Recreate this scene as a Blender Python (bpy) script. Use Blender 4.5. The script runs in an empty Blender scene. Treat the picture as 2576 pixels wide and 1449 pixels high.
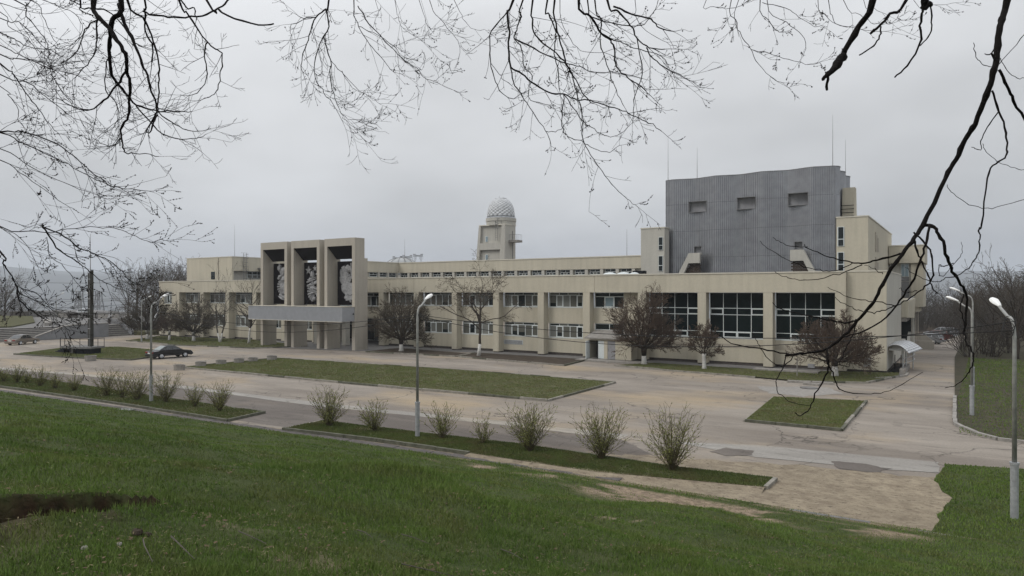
import bpy, math, random
import numpy as np
from mathutils import Vector, Matrix
random.seed(7); RNG = np.random.RandomState(7)
R = math.radians
scene = bpy.context.scene
COL = scene.collection
# ------------------------------------------------------------------ camera
TH = R(33.07); CS, SN = math.cos(TH), math.sin(TH)
CAMH = 7.2
cam = bpy.data.cameras.new('camera'); camo = bpy.data.objects.new('camera', cam); COL.objects.link(camo)
camo.location = (0, 0, CAMH); camo.rotation_euler = (R(90), 0, TH)
cam.sensor_width = 36; cam.lens = 24.43; cam.shift_y = 0.00403
cam.clip_start = 0.1; cam.clip_end = 30000
scene.camera = camo
# ------------------------------------------------------------------ world: overcast sky
w = bpy.data.worlds.new('World'); scene.world = w; w.use_nodes = True
nt = w.node_tree; nt.nodes.clear()
SUN_EL, SUN_AZ = R(44), R(218)      # direction the light comes from: azimuth clockwise from +Y
def N(nt, t, **k):
    n = nt.nodes.new(t)
    for a, b in k.items():
        if a.startswith('i_'): n.inputs[int(a[2:]) if a[2:].isdigit() else a[2:].replace('_', ' ')].default_value = b
        else: setattr(n, a, b)
    return n
sky = N(nt, 'ShaderNodeTexSky'); sky.sky_type = 'NISHITA'; sky.sun_disc = False
sky.sun_elevation = SUN_EL; sky.sun_rotation = SUN_AZ; sky.air_density = 2; sky.dust_density = 5
bg1 = N(nt, 'ShaderNodeBackground'); bg1.inputs[1].default_value = 0.05
nt.links.new(sky.outputs[0], bg1.inputs[0])
tc = N(nt, 'ShaderNodeTexCoord'); sep = N(nt, 'ShaderNodeSeparateXYZ'); nt.links.new(tc.outputs['Generated'], sep.inputs[0])
ramp = N(nt, 'ShaderNodeValToRGB'); cr = ramp.color_ramp
cr.elements[0].position = 0.0; cr.elements[0].color = (0.262, 0.275, 0.295, 1)
cr.elements[1].position = 1.0; cr.elements[1].color = (1.0, 1.03, 1.07, 1)
for p, c in ((0.05, (0.305, 0.315, 0.335)), (0.11, (0.365, 0.375, 0.39)), (0.20, (0.43, 0.438, 0.452)), (0.35, (0.51, 0.518, 0.532)), (0.6, (0.74, 0.75, 0.77))):
    e = cr.elements.new(p); e.color = (*c, 1)
nt.links.new(sep.outputs[2], ramp.inputs[0])
# slow cloud mottling, laid out on a cloud deck (x/z, y/z)
zc = N(nt, 'ShaderNodeMath', operation='MAXIMUM'); zc.inputs[1].default_value = 0.0; nt.links.new(sep.outputs[2], zc.inputs[0])
za = N(nt, 'ShaderNodeMath', operation='ADD'); za.inputs[1].default_value = 0.28; nt.links.new(zc.outputs[0], za.inputs[0])
dx = N(nt, 'ShaderNodeMath', operation='DIVIDE'); dy = N(nt, 'ShaderNodeMath', operation='DIVIDE')
nt.links.new(sep.outputs[0], dx.inputs[0]); nt.links.new(za.outputs[0], dx.inputs[1])
nt.links.new(sep.outputs[1], dy.inputs[0]); nt.links.new(za.outputs[0], dy.inputs[1])
cmb = N(nt, 'ShaderNodeCombineXYZ'); nt.links.new(dx.outputs[0], cmb.inputs[0]); nt.links.new(dy.outputs[0], cmb.inputs[1])
ns = N(nt, 'ShaderNodeTexNoise'); ns.inputs['Scale'].default_value = 1.15; ns.inputs['Detail'].default_value = 4; ns.inputs['Roughness'].default_value = 0.5
nt.links.new(cmb.outputs[0], ns.inputs['Vector'])
mr = N(nt, 'ShaderNodeMapRange'); mr.inputs[1].default_value = 0.3; mr.inputs[2].default_value = 0.7; mr.inputs[3].default_value = 0.86; mr.inputs[4].default_value = 1.20
nt.links.new(ns.outputs[0], mr.inputs[0])
# thinner cloud to the front-left, denser to the right
dt = N(nt, 'ShaderNodeVectorMath', operation='DOT_PRODUCT'); dt.inputs[1].default_value = Vector((-0.80, 0.45, 0.40)).normalized()
nt.links.new(tc.outputs['Generated'], dt.inputs[0])
mr2 = N(nt, 'ShaderNodeMapRange'); mr2.interpolation_type = 'SMOOTHSTEP'; mr2.inputs[1].default_value = 0.35; mr2.inputs[2].default_value = 1.0; mr2.inputs[3].default_value = 0.98; mr2.inputs[4].default_value = 1.16
nt.links.new(dt.outputs['Value'], mr2.inputs[0])
mm = N(nt, 'ShaderNodeMath', operation='MULTIPLY'); nt.links.new(mr.outputs[0], mm.inputs[0]); nt.links.new(mr2.outputs[0], mm.inputs[1])
bg2 = N(nt, 'ShaderNodeBackground'); nt.links.new(ramp.outputs[0], bg2.inputs[0]); nt.links.new(mm.outputs[0], bg2.inputs[1])
mix = N(nt, 'ShaderNodeMixShader'); mix.inputs[0].default_value = 0.93
out = N(nt, 'ShaderNodeOutputWorld')
nt.links.new(bg1.outputs[0], mix.inputs[1]); nt.links.new(bg2.outputs[0], mix.inputs[2]); nt.links.new(mix.outputs[0], out.inputs[0])
# ------------------------------------------------------------------ sun behind cloud
sl = bpy.data.lights.new('sun', 'SUN'); sl.energy = 0.85; sl.angle = R(22); sl.color = (1.0, 0.96, 0.9)
so = bpy.data.objects.new('sun', sl); COL.objects.link(so)
sd = Vector((math.sin(SUN_AZ) * math.cos(SUN_EL), math.cos(SUN_AZ) * math.cos(SUN_EL), math.sin(SUN_EL)))
so.rotation_euler = sd.to_track_quat('Z', 'Y').to_euler(); so.location = (-20, -20, 60)
vs = scene.view_settings; vs.view_transform = 'Standard'; vs.look = 'None'; vs.exposure = 0.5; vs.gamma = 1.0; vs.use_curve_mapping = False
scene.cycles.max_bounces = 6; scene.cycles.diffuse_bounces = 3; scene.cycles.glossy_bounces = 2
scene.cycles.transparent_max_bounces = 8; scene.cycles.volume_bounces = 1; scene.cycles.transmission_bounces = 2
scene.cycles.use_denoising = True
# ------------------------------------------------------------------ helpers
F = 2780.0 * 0.62891; CX = 1288.0; HY = 1168.5 * 0.62891
def gz(X, Y=0):                       # the plaza falls gently to the west
    return -0.0085 * min(max(0.0, -60.0 - X), 62.0)
def gp(x, y, dz=None):                # a spot on the plaza
    z = 0.0
    for _ in range(6):
        zz = z if dz is None else dz
        d = F * (CAMH - zz) / (y - HY); l = (x - CX) / F * d
        X, Y = l * CS - d * SN, l * SN + d * CS
        z = gz(X)
    return X, Y
def at(x, y, d):                      # a point d metres away along the view
    l = (x - CX) / F * d
    return np.array([l * CS - d * SN, l * SN + d * CS, CAMH - (y - HY) / F * d])
ORG = {}
def link(o, parent=None, org=None):
    COL.objects.link(o)
    if parent is not None:
        o.parent = parent; ORG[o.name] = ORG.get(parent.name, (0, 0, 0))
    else:
        o.location = org or (0, 0, 0); ORG[o.name] = tuple(org or (0, 0, 0))
    return o
def tag(o, label=None, cat=None, group=None, kind=None):
    if label: o['label'] = label
    if cat: o['category'] = cat
    if group: o['group'] = group
    if kind: o['kind'] = kind
    return o
def thing(name, label, cat, loc=(0, 0, 0), group=None, kind=None):
    o = bpy.data.objects.new(name, None); o.empty_display_size = 0.3
    link(o, None, loc); tag(o, label, cat, group, kind); return o
def npmesh(name, V, Fq, mat, parent=None, org=None, smooth=False):
    V = np.asarray(V, dtype=np.float32).reshape(-1, 3); Fq = np.asarray(Fq, dtype=np.int32)
    o_ = ORG.get(parent.name, (0, 0, 0)) if parent is not None else (org or (0, 0, 0))
    V = V - np.array(o_, dtype=np.float32)
    me = bpy.data.meshes.new(name); n, k = Fq.shape
    me.vertices.add(len(V)); me.vertices.foreach_set('co', V.ravel())
    me.loops.add(n * k); me.loops.foreach_set('vertex_index', Fq.ravel())
    me.polygons.add(n); me.polygons.foreach_set('loop_start', np.arange(0, n * k, k, dtype=np.int32))
    try: me.polygons.foreach_set('loop_total', np.full(n, k, dtype=np.int32))
    except Exception: pass
    if smooth: me.polygons.foreach_set('use_smooth', np.ones(n, dtype=bool))
    me.update(calc_edges=True); me.materials.append(mat)
    return link(bpy.data.objects.new(name, me), parent, org)
class MB:
    def __init__(s): s.v = []; s.f = []
    def box(s, x0, x1, y0, y1, z0, z1):
        b = len(s.v)
        for z in (z0, z1):
            for (x, y) in ((x0, y0), (x1, y0), (x1, y1), (x0, y1)): s.v.append((x, y, z))
        s.f += [(b, b+3, b+2, b+1), (b+4, b+5, b+6, b+7), (b, b+1, b+5, b+4), (b+1, b+2, b+6, b+5), (b+2, b+3, b+7, b+6), (b+3, b, b+4, b+7)]
        return s
    def hexa(s, bot, top):             # 4 bottom points, 4 top points (counter-clockwise from above)
        b = len(s.v); s.v += [tuple(p) for p in bot] + [tuple(p) for p in top]
        s.f += [(b, b+3, b+2, b+1), (b+4, b+5, b+6, b+7), (b, b+1, b+5, b+4), (b+1, b+2, b+6, b+5), (b+2, b+3, b+7, b+6), (b+3, b, b+4, b+7)]
        return s
    def prism(s, poly, z0, z1):
        b = len(s.v); n = len(poly)
        s.v += [(p[0], p[1], z0 if not callable(z0) else z0(*p)) for p in poly] + [(p[0], p[1], z1 if not callable(z1) else z1(*p)) for p in poly]
        s.f.append(tuple(range(b + n, b + 2 * n))); s.f.append(tuple(reversed(range(b, b + n))))
        for i in range(n): j = (i + 1) % n; s.f.append((b + i, b + j, b + n + j, b + n + i))
        return s
    def extr(s, poly, axis, a0, a1):   # poly in the two other axes, extruded along axis
        b = len(s.v); n = len(poly)
        for a in (a0, a1):
            for p in poly:
                s.v.append((a, p[0], p[1]) if axis == 'x' else (p[0], a, p[1]))
        s.f.append(tuple(range(b, b + n))); s.f.append(tuple(reversed(range(b + n, b + 2 * n))))
        for i in range(n): j = (i + 1) % n; s.f.append((b + i, b + n + i, b + n + j, b + j))
        return s
    def tube(s, pts, rad, n=8, cap=True):
        pts = [Vector(p) for p in pts]; b0 = len(s.v); rs = rad if isinstance(rad, (list, tuple)) else [rad] * len(pts)
        u = None
        for i, p in enumerate(pts):
            d = (pts[min(i + 1, len(pts) - 1)] - pts[max(i - 1, 0)]).normalized()
            if u is None:
                u = d.cross(Vector((0, 0, 1)) if abs(d.z) < .9 else Vector((1, 0, 0))).normalized()
            else: u = (u - d * u.dot(d)).normalized()
            v = d.cross(u)
            for k in range(n):
                a = 2 * math.pi * k / n; q = p + (u * math.cos(a) + v * math.sin(a)) * rs[i]; s.v.append(tuple(q))
        for i in range(len(pts) - 1):
            for k in range(n):
                a = b0 + i * n + k; c = b0 + i * n + (k + 1) % n; s.f.append((a, c, c + n, a + n))
        if cap:
            s.f.append(tuple(reversed(range(b0, b0 + n)))); m = b0 + (len(pts) - 1) * n; s.f.append(tuple(range(m, m + n)))
        return s
    def lathe(s, prof, c, n=20, sx=1, sy=1):
        b0 = len(s.v)
        for r, z in prof:
            for k in range(n):
                a = 2 * math.pi * k / n; s.v.append((c[0] + r * math.cos(a) * sx, c[1] + r * math.sin(a) * sy, c[2] + z))
        for i in range(len(prof) - 1):
            for k in range(n):
                a = b0 + i * n + k; q = b0 + i * n + (k + 1) % n; s.f.append((a, q, q + n, a + n))
        s.f.append(tuple(reversed(range(b0, b0 + n)))); m = b0 + (len(prof) - 1) * n; s.f.append(tuple(range(m, m + n)))
        return s
    def blob(s, c, r, n=8, jit=0.12, rot=0):
        b0 = len(s.v); m = n // 2 + 1; ca, sa = math.cos(rot), math.sin(rot)
        for i in range(m):
            t = math.pi * (i + .0) / (m - 1)
            for k in range(n):
                a = 2 * math.pi * k / n; j = 1 + random.uniform(-jit, jit)
                x, y, z = r[0] * math.sin(t) * math.cos(a) * j, r[1] * math.sin(t) * math.sin(a) * j, r[2] * math.cos(t) * j
                s.v.append((c[0] + x * ca - z * sa, c[1] + y, c[2] + x * sa + z * ca))
        for i in range(m - 1):
            for k in range(n):
                a = b0 + i * n + k; q = b0 + i * n + (k + 1) % n; s.f.append((a, a + n, q + n, q))
        return s
    def build(s, name, mat, parent=None, org=None, smooth=False, bevel=0, fix=True):
        o_ = ORG.get(parent.name, (0, 0, 0)) if parent is not None else (org or (0, 0, 0))
        me = bpy.data.meshes.new(name)
        me.from_pydata([(a - o_[0], b - o_[1], c - o_[2]) for a, b, c in s.v], [], s.f)
        if fix:
            import bmesh
            bm = bmesh.new(); bm.from_mesh(me); bmesh.ops.recalc_face_normals(bm, faces=bm.faces); bm.to_mesh(me); bm.free()
        if smooth: me.polygons.foreach_set('use_smooth', [True] * len(me.polygons))
        me.materials.append(mat); me.update()
        o = link(bpy.data.objects.new(name, me), parent, org)
        if bevel:
            m = o.modifiers.new('b', 'BEVEL'); m.width = bevel; m.segments = 2; m.limit_method = 'ANGLE'
        return o
def tubes_np(S, sides=3):
    """S: list of (p0, p1, r0, r1) -> verts, quads, all at once"""
    A = np.array([(*a, *b, c, d) for a, b, c, d in S], dtype=np.float64)
    P0, P1, r0, r1 = A[:, 0:3], A[:, 3:6], A[:, 6], A[:, 7]
    d = P1 - P0; d /= np.maximum(np.linalg.norm(d, axis=1, keepdims=True), 1e-9)
    ref = np.where(np.abs(d[:, 2:3]) < 0.9, np.array([[0, 0, 1.0]]), np.array([[1.0, 0, 0]]))
    u = np.cross(d, ref); u /= np.linalg.norm(u, axis=1, keepdims=True); v = np.cross(d, u)
    a = 2 * np.pi * np.arange(sides) / sides
    off = u[:, None, :] * np.cos(a)[None, :, None] + v[:, None, :] * np.sin(a)[None, :, None]
    V = np.concatenate([P0[:, None, :] + off * r0[:, None, None], P1[:, None, :] + off * r1[:, None, None]], axis=1)
    n = len(S); base = (np.arange(n) * 2 * sides)[:, None]
    q = [np.concatenate([base + k, base + (k + 1) % sides, base + sides + (k + 1) % sides, base + sides + k], axis=1) for k in range(sides)]
    return V.reshape(-1, 3), np.stack(q, axis=1).reshape(-1, 4)
def copy_tree(o, loc, rz=0, sc=1, label=None):
    c = o.copy(); COL.objects.link(c); c.location = loc; c.rotation_euler = (0, 0, rz); c.scale = (sc, sc, sc) if not isinstance(sc, tuple) else sc
    if label: c['label'] = label
    for ch in list(o.children):
        d = ch.copy(); COL.objects.link(d); d.parent = c
        for g in list(ch.children):
            e = g.copy(); COL.objects.link(e); e.parent = d
    return c
# ------------------------------------------------------------------ value noise on the ground (shared by terrain, masks and grass)
_T = RNG.rand(256, 256)
def vnoise(x, y, s):
    x = np.asarray(x, dtype=float) / s + 1000; y = np.asarray(y, dtype=float) / s + 1000
    xi = np.floor(x).astype(int); yi = np.floor(y).astype(int); fx = x - xi; fy = y - yi
    fx = fx * fx * (3 - 2 * fx); fy = fy * fy * (3 - 2 * fy)
    a = _T[xi % 256, yi % 256]; b = _T[(xi + 1) % 256, yi % 256]; c = _T[xi % 256, (yi + 1) % 256]; d = _T[(xi + 1) % 256, (yi + 1) % 256]
    return (a * (1 - fx) + b * fx) * (1 - fy) + (c * (1 - fx) + d * fx) * fy
def sstep(a, b, x): t = np.clip((np.asarray(x, dtype=float) - a) / (b - a), 0, 1); return t * t * (3 - 2 * t)
# ------------------------------------------------------------------ materials
def mat(name, col, rough=0.8, noise=0.12, nscale=3.0, bump=0.0, bscale=40.0, spec=0.3, metal=0.0, col2=None, big=0.0, coat=0):
    m = bpy.data.materials.new(name); m.use_nodes = True; t = m.node_tree; b = t.nodes['Principled BSDF']
    b.inputs['Roughness'].default_value = rough; b.inputs['Metallic'].default_value = metal
    b.inputs['Specular IOR Level'].default_value = spec
    if coat: b.inputs['Coat Weight'].default_value = coat; b.inputs['Coat Roughness'].default_value = 0.05
    tc = N(t, 'ShaderNodeTexCoord')
    n = N(t, 'ShaderNodeTexNoise'); n.inputs['Scale'].default_value = nscale; n.inputs['Detail'].default_value = 6; n.inputs['Roughness'].default_value = 0.62
    t.links.new(tc.outputs['Object'], n.inputs['Vector'])
    r = N(t, 'ShaderNodeValToRGB'); r.color_ramp.elements[0].position = 0.3; r.color_ramp.elements[1].position = 0.72
    c2 = col2 or tuple(min(1, c * (1 + noise)) for c in col); c1 = col if col2 else tuple(c * (1 - noise) for c in col)
    r.color_ramp.elements[0].color = (*c1, 1); r.color_ramp.elements[1].color = (*c2, 1)
    t.links.new(n.outputs[0], r.inputs[0]); last = r.outputs[0]
    if big:
        n2 = N(t, 'ShaderNodeTexNoise'); n2.inputs['Scale'].default_value = 0.23; n2.inputs['Detail'].default_value = 4
        t.links.new(tc.outputs['Object'], n2.inputs['Vector'])
        q = N(t, 'ShaderNodeMapRange'); q.inputs[1].default_value = 0.3; q.inputs[2].default_value = 0.7; q.inputs[3].default_value = 1 - big; q.inputs[4].default_value = 1 + big
        t.links.new(n2.outputs[0], q.inputs[0])
        x = N(t, 'ShaderNodeVectorMath', operation='SCALE'); t.links.new(last, x.inputs[0]); t.links.new(q.outputs[0], x.inputs['Scale']); last = x.outputs[0]
    t.links.new(last, b.inputs['Base Color'])
    if bump:
        nb = N(t, 'ShaderNodeTexNoise'); nb.inputs['Scale'].default_value = bscale; nb.inputs['Detail'].default_value = 3
        t.links.new(tc.outputs['Object'], nb.inputs['Vector'])
        bp = N(t, 'ShaderNodeBump'); bp.inputs['Strength'].default_value = bump; bp.inputs['Distance'].default_value = 0.02
        t.links.new(nb.outputs[0], bp.inputs['Height']); t.links.new(bp.outputs[0], b.inputs['Normal'])
    return m
def stucco(name, col):
    """rendered wall: fine grain, soft blotches, faint vertical rain streaks"""
    m = mat(name, col, 0.9, 0.05, 6.0, bump=0.25, bscale=60, spec=0.15, big=0.05); t = m.node_tree
    b = t.nodes['Principled BSDF']; l = b.inputs['Base Color'].links[0].from_socket
    tc = N(t, 'ShaderNodeTexCoord'); mp = N(t, 'ShaderNodeMapping'); mp.inputs['Scale'].default_value = (2.2, 2.2, 0.18)
    t.links.new(tc.outputs['Object'], mp.inputs[0])
    n = N(t, 'ShaderNodeTexNoise'); n.inputs['Scale'].default_value = 1.0; n.inputs['Detail'].default_value = 5; t.links.new(mp.outputs[0], n.inputs['Vector'])
    q = N(t, 'ShaderNodeMapRange'); q.inputs[1].default_value = 0.35; q.inputs[2].default_value = 0.75; q.inputs[3].default_value = 1.03; q.inputs[4].default_value = 0.90
    t.links.new(n.outputs[0], q.inputs[0])
    x = N(t, 'ShaderNodeVectorMath', operation='SCALE'); t.links.new(l, x.inputs[0]); t.links.new(q.outputs[0], x.inputs['Scale']); t.links.new(x.outputs[0], b.inputs['Base Color'])
    return m
M = {}
M['cream'] = stucco('cream_render', (0.488, 0.450, 0.360))
M['cream2'] = stucco('cream_render_darker', (0.375, 0.34, 0.28))  # darker tone of the cream, for strips, downpipes and niches
M['cap'] = mat('pale_coping', (0.55, 0.52, 0.44), 0.6, 0.06)
M['grey_render'] = stucco('grey_render', (0.44, 0.425, 0.38))
M['portal'] = stucco('portal_render', (0.40, 0.368, 0.315))
M['plinth'] = mat('dark_plinth', (0.07, 0.06, 0.055), 0.85, 0.3, 5, bump=.2)
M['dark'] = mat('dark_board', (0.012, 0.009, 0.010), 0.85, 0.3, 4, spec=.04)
M['black'] = mat('black_paint', (0.008, 0.009, 0.012), 0.6, 0.2, spec=.1)
M['relief'] = mat('relief_stone', (0.27, 0.27, 0.275), 0.85, 0.35, 4, bump=1.0, bscale=9)
M['pvc'] = mat('white_frame', (0.62, 0.66, 0.66), 0.45, 0.05)
M['glass'] = mat('dark_glass', (0.014, 0.019, 0.02), 0.06, 0.2, 1.0, spec=0.28)
M['glassg'] = mat('tinted_glass', (0.008, 0.013, 0.014), 0.05, 0.35, 0.6, spec=0.16)
M['blind'] = mat('blind_behind_glass', (0.115, 0.115, 0.10), 0.1, 0.12, 1.5, spec=0.5)
M['blindl'] = mat('pale_blind_behind_glass', (0.19, 0.195, 0.18), 0.1, 0.12, 1.5, spec=0.5)
M['skyglass'] = mat('sky_reflection_glass', (0.22, 0.29, 0.32), 0.08, 0.1, 1.5, spec=0.6)  # pale blue of the reflected sky put into the glass colour
M['clad'] = mat('zinc_cladding', (0.315, 0.32, 0.335), 0.33, 0.13, 1.2, spec=0.5, metal=0.65, big=0.08)
M['canopy'] = mat('pale_zinc', (0.37, 0.38, 0.40), 0.45, 0.08, 2, spec=0.5, metal=0.2)
M['board'] = mat('grey_board', (0.27, 0.27, 0.28), 0.7, 0.18, 2)
M['brick'] = mat('dark_brick', (0.06, 0.045, 0.036), 0.9, 0.4, 8)
M['steel'] = mat('grey_steel', (0.20, 0.20, 0.20), 0.5, 0.2, 6, metal=.3)
M['railing'] = mat('dark_railing', (0.03, 0.025, 0.022), 0.6, 0.2)
M['silver'] = mat('aluminium', (0.62, 0.63, 0.65), 0.28, 0.16, 2.2, metal=0.75, spec=.6)
M['pole'] = mat('painted_pole', (0.30, 0.30, 0.285), 0.55, 0.25, 5, metal=.2)
M['polebase'] = mat('galvanised_pole', (0.36, 0.37, 0.38), 0.5, 0.25, 7, metal=.3)
M['lamp'] = mat('lamp_shell', (0.78, 0.78, 0.76), 0.35, 0.06)
M['concrete'] = mat('concrete', (0.25, 0.235, 0.215), 0.9, 0.25, 3.5, bump=.4, bscale=25, big=.08)
M['concrete_d'] = mat('old_concrete', (0.15, 0.145, 0.14), 0.92, 0.3, 2.5, bump=.4, bscale=20, big=.1)
M['kerb'] = mat('kerb_concrete', (0.23, 0.215, 0.185), 0.9, 0.35, 2.2, bump=.5, bscale=25)
M['kerbm'] = mat('mossy_kerb', (0.10, 0.10, 0.075), 0.95, 0.4, 3, bump=.5, bscale=25)
M['slab'] = mat('paving_slab_concrete', (0.095, 0.085, 0.08), 0.92, 0.25, 3, bump=.4, bscale=25)
M['rampwall'] = mat('grey_painted_wall', (0.20, 0.205, 0.215), 0.85, 0.12, 1.2, bump=.1, big=.08)
M['bark'] = mat('bark', (0.050, 0.040, 0.032), 0.95, 0.4, 9, bump=.6, bscale=30)
M['barkdark'] = mat('silhouette_bark', (0.0095, 0.008, 0.0075), 0.9, 0.35, 14, bump=.6, bscale=60, spec=.1)  # near black: the backlit silhouette is put into the bark colour
M['twig'] = mat('twig_bark', (0.072, 0.058, 0.042), 0.95, 0.3, 4)
M['twigred'] = mat('red_brown_twig', (0.085, 0.060, 0.044), 0.95, 0.3, 4)
M['twiggrey'] = mat('grey_twig', (0.085, 0.075, 0.065), 0.95, 0.3, 4)
M['white'] = mat('whitewash', (0.50, 0.49, 0.46), 0.9, 0.28, 7, bump=.4)
M['stem'] = mat('shrub_stem', (0.10, 0.085, 0.045), 0.9, 0.35, 5)
M['bud'] = mat('shrub_leaf', (0.20, 0.22, 0.06), 0.8, 0.3, 5)
M['budd'] = mat('dark_bud', (0.02, 0.016, 0.014), 0.9, 0.3, 5)
M['sand'] = mat('sand', (0.19, 0.155, 0.11), 0.95, 0.0, 2.2, bump=1.0, bscale=6, col2=(0.285, 0.24, 0.172), big=.12)
def litter(m, scale, lo, hi, col, stretch=(1, 1, 1), amt=1.0):
    t = m.node_tree; b = t.nodes['Principled BSDF']; l = b.inputs['Base Color'].links[0].from_socket
    tc = N(t, 'ShaderNodeTexCoord'); mp = N(t, 'ShaderNodeMapping'); mp.inputs['Scale'].default_value = stretch; t.links.new(tc.outputs['Object'], mp.inputs[0])
    n = N(t, 'ShaderNodeTexNoise'); n.inputs['Scale'].default_value = scale; n.inputs['Detail'].default_value = 7; n.inputs['Roughness'].default_value = .72; t.links.new(mp.outputs[0], n.inputs['Vector'])
    q = N(t, 'ShaderNodeMapRange'); q.inputs[1].default_value = lo; q.inputs[2].default_value = hi; t.links.new(n.outputs[0], q.inputs[0])
    q.inputs[4].default_value = amt
    x = N(t, 'ShaderNodeMix'); x.data_type = 'RGBA'; t.links.new(q.outputs[0], x.inputs[0]); t.links.new(l, x.inputs[6]); x.inputs[7].default_value = (*col, 1); t.links.new(x.outputs[2], b.inputs['Base Color'])
litter(M['sand'], 1.6, .46, .66, (0.13, 0.10, 0.072), (.7, 1.1, 1), .7); litter(M['sand'], 6, .56, .62, (0.06, 0.045, 0.034), (.6, 1.2, 1), .75); litter(M['sand'], 14, .58, .62, (0.05, 0.04, 0.03), (.7, 1.2, 1), .7)
M['tyre'] = mat('tyre', (0.012, 0.012, 0.012), 0.85, 0.2)
M['rim'] = mat('alloy_rim', (0.55, 0.56, 0.58), 0.3, 0.05, metal=.7)
M['carglass'] = mat('car_glass', (0.02, 0.024, 0.026), 0.04, 0.1, spec=.8)
M['rearglass'] = mat('car_glass_pale', (0.16, 0.19, 0.18), 0.05, 0.2, spec=.8)
M['redlamp'] = mat('tail_lamp', (0.22, 0.02, 0.018), 0.2, 0.1)
M['headlamp'] = mat('head_lamp', (0.6, 0.62, 0.64), 0.15, 0.1)
M['plate'] = mat('number_plate', (0.7, 0.7, 0.68), 0.5, 0.04)
M['wire'] = mat('cable', (0.01, 0.01, 0.01), 0.6, 0.1)
def paint(name, col, metal=.3): return mat(name, col, 0.28, 0.03, 3, spec=.5, metal=metal, coat=.6)
HAZE = 0.00026
# ------------------------------------------------------------------ ground materials
def asphalt(name, ca, cb, cc, crack=1.0, sc=1.0):
    """worn concrete-like asphalt: light and dark stretched patches, dusty areas, thin cracks"""
    m = bpy.data.materials.new(name); m.use_nodes = True; t = m.node_tree; b = t.nodes['Principled BSDF']
    b.inputs['Roughness'].default_value = 0.88; b.inputs['Specular IOR Level'].default_value = 0.25
    tc = N(t, 'ShaderNodeTexCoord'); L = t.links.new
    def noise(scale, stretch, det=6, rough=.6, off=0):
        mp = N(t, 'ShaderNodeMapping'); mp.inputs['Scale'].default_value = stretch; mp.inputs['Location'].default_value = (off, off * 2, 0); L(tc.outputs['Object'], mp.inputs[0])
        n = N(t, 'ShaderNodeTexNoise'); n.inputs['Scale'].default_value = scale; n.inputs['Detail'].default_value = det; n.inputs['Roughness'].default_value = rough
        L(mp.outputs[0], n.inputs['Vector']); return n.outputs[0]
    def mixc(f, a, c):
        x = N(t, 'ShaderNodeMix'); x.data_type = 'RGBA'; L(f, x.inputs[0])
        for i, s in ((6, a), (7, c)):
            if isinstance(s, tuple): x.inputs[i].default_value = (*s, 1)
            else: L(s, x.inputs[i])
        return x.outputs[2]
    def rmp(v, a, c, lo=0, hi=1):
        q = N(t, 'ShaderNodeMapRange'); q.inputs[1].default_value = a; q.inputs[2].default_value = c; q.inputs[3].default_value = lo; q.inputs[4].default_value = hi; L(v, q.inputs[0]); return q.outputs[0]
    base = mixc(rmp(noise(0.16, (0.35, 1, 1)), .38, .64), ca, cb)
    base = mixc(rmp(noise(0.11, (0.6, 1, 1), off=13), .50, .66, 0, .85), base, cc)
    base = mixc(rmp(noise(0.5, (0.18, 1, 1), 8, .7, 31), .50, .72, 0, .55), base, tuple(c * 1.35 for c in cb))
    base = mixc(rmp(noise(0.8, (0.25, 1, 1), 8, .7, 51), .56, .70, 0, .5), base, tuple(c * .45 for c in ca))
    base = mixc(rmp(noise(1.7, (0.22, 1, 1), 8, .75, 91), .57, .66, 0, .6), base, tuple(c * .5 for c in ca))
    fine = rmp(noise(9, (1, 1, 1), 4, .7), .3, .7, .86, 1.12)
    x = N(t, 'ShaderNodeVectorMath', operation='SCALE'); L(base, x.inputs[0]); L(fine, x.inputs['Scale']); base = x.outputs[0]
    if crack:
        wn = N(t, 'ShaderNodeTexNoise'); wn.inputs['Scale'].default_value = 0.45; wn.inputs['Detail'].default_value = 6; wn.inputs['Roughness'].default_value = .52; L(tc.outputs['Object'], wn.inputs['Vector'])
        ws = N(t, 'ShaderNodeVectorMath', operation='SCALE'); ws.inputs['Scale'].default_value = 3.2; L(wn.outputs['Color'], ws.inputs[0])
        wa = N(t, 'ShaderNodeVectorMath', operation='ADD'); L(tc.outputs['Object'], wa.inputs[0]); L(ws.outputs[0], wa.inputs[1])
        vo = N(t, 'ShaderNodeTexVoronoi'); vo.feature = 'DISTANCE_TO_EDGE'; vo.inputs['Scale'].default_value = 0.20 * sc; L(wa.outputs[0], vo.inputs['Vector'])
        ck = rmp(vo.outputs[0], 0.0, 0.013 * sc, 1, 0)
        msk = rmp(noise(0.13, (1, 1, 1), 2, .5, 71), .42, .56, 0, crack)
        mu = N(t, 'ShaderNodeMath', operation='MULTIPLY'); L(ck, mu.inputs[0]); L(msk, mu.inputs[1])
        base = mixc(mu.outputs[0], base, tuple(c * .36 for c in ca))
    L(base, b.inputs['Base Color'])
    nb = N(t, 'ShaderNodeTexNoise'); nb.inputs['Scale'].default_value = 28; nb.inputs['Detail'].default_value = 3; L(tc.outputs['Object'], nb.inputs['Vector'])
    bp = N(t, 'ShaderNodeBump'); bp.inputs['Strength'].default_value = .35; bp.inputs['Distance'].default_value = .02; L(nb.outputs[0], bp.inputs['Height']); L(bp.outputs[0], b.inputs['Normal'])
    return m
M['asphalt'] = asphalt('worn_asphalt', (0.172, 0.148, 0.125), (0.262, 0.232, 0.198), (0.315, 0.250, 0.168), 1.0)
M['asphalt_d'] = asphalt('dark_asphalt', (0.100, 0.086, 0.076), (0.148, 0.130, 0.115), (0.20, 0.165, 0.13), .5, 1.5)
M['asphalt_w'] = asphalt('pale_worn_lane', (0.22, 0.205, 0.185), (0.31, 0.295, 0.27), (0.33, 0.28, 0.21), .6)
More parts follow.
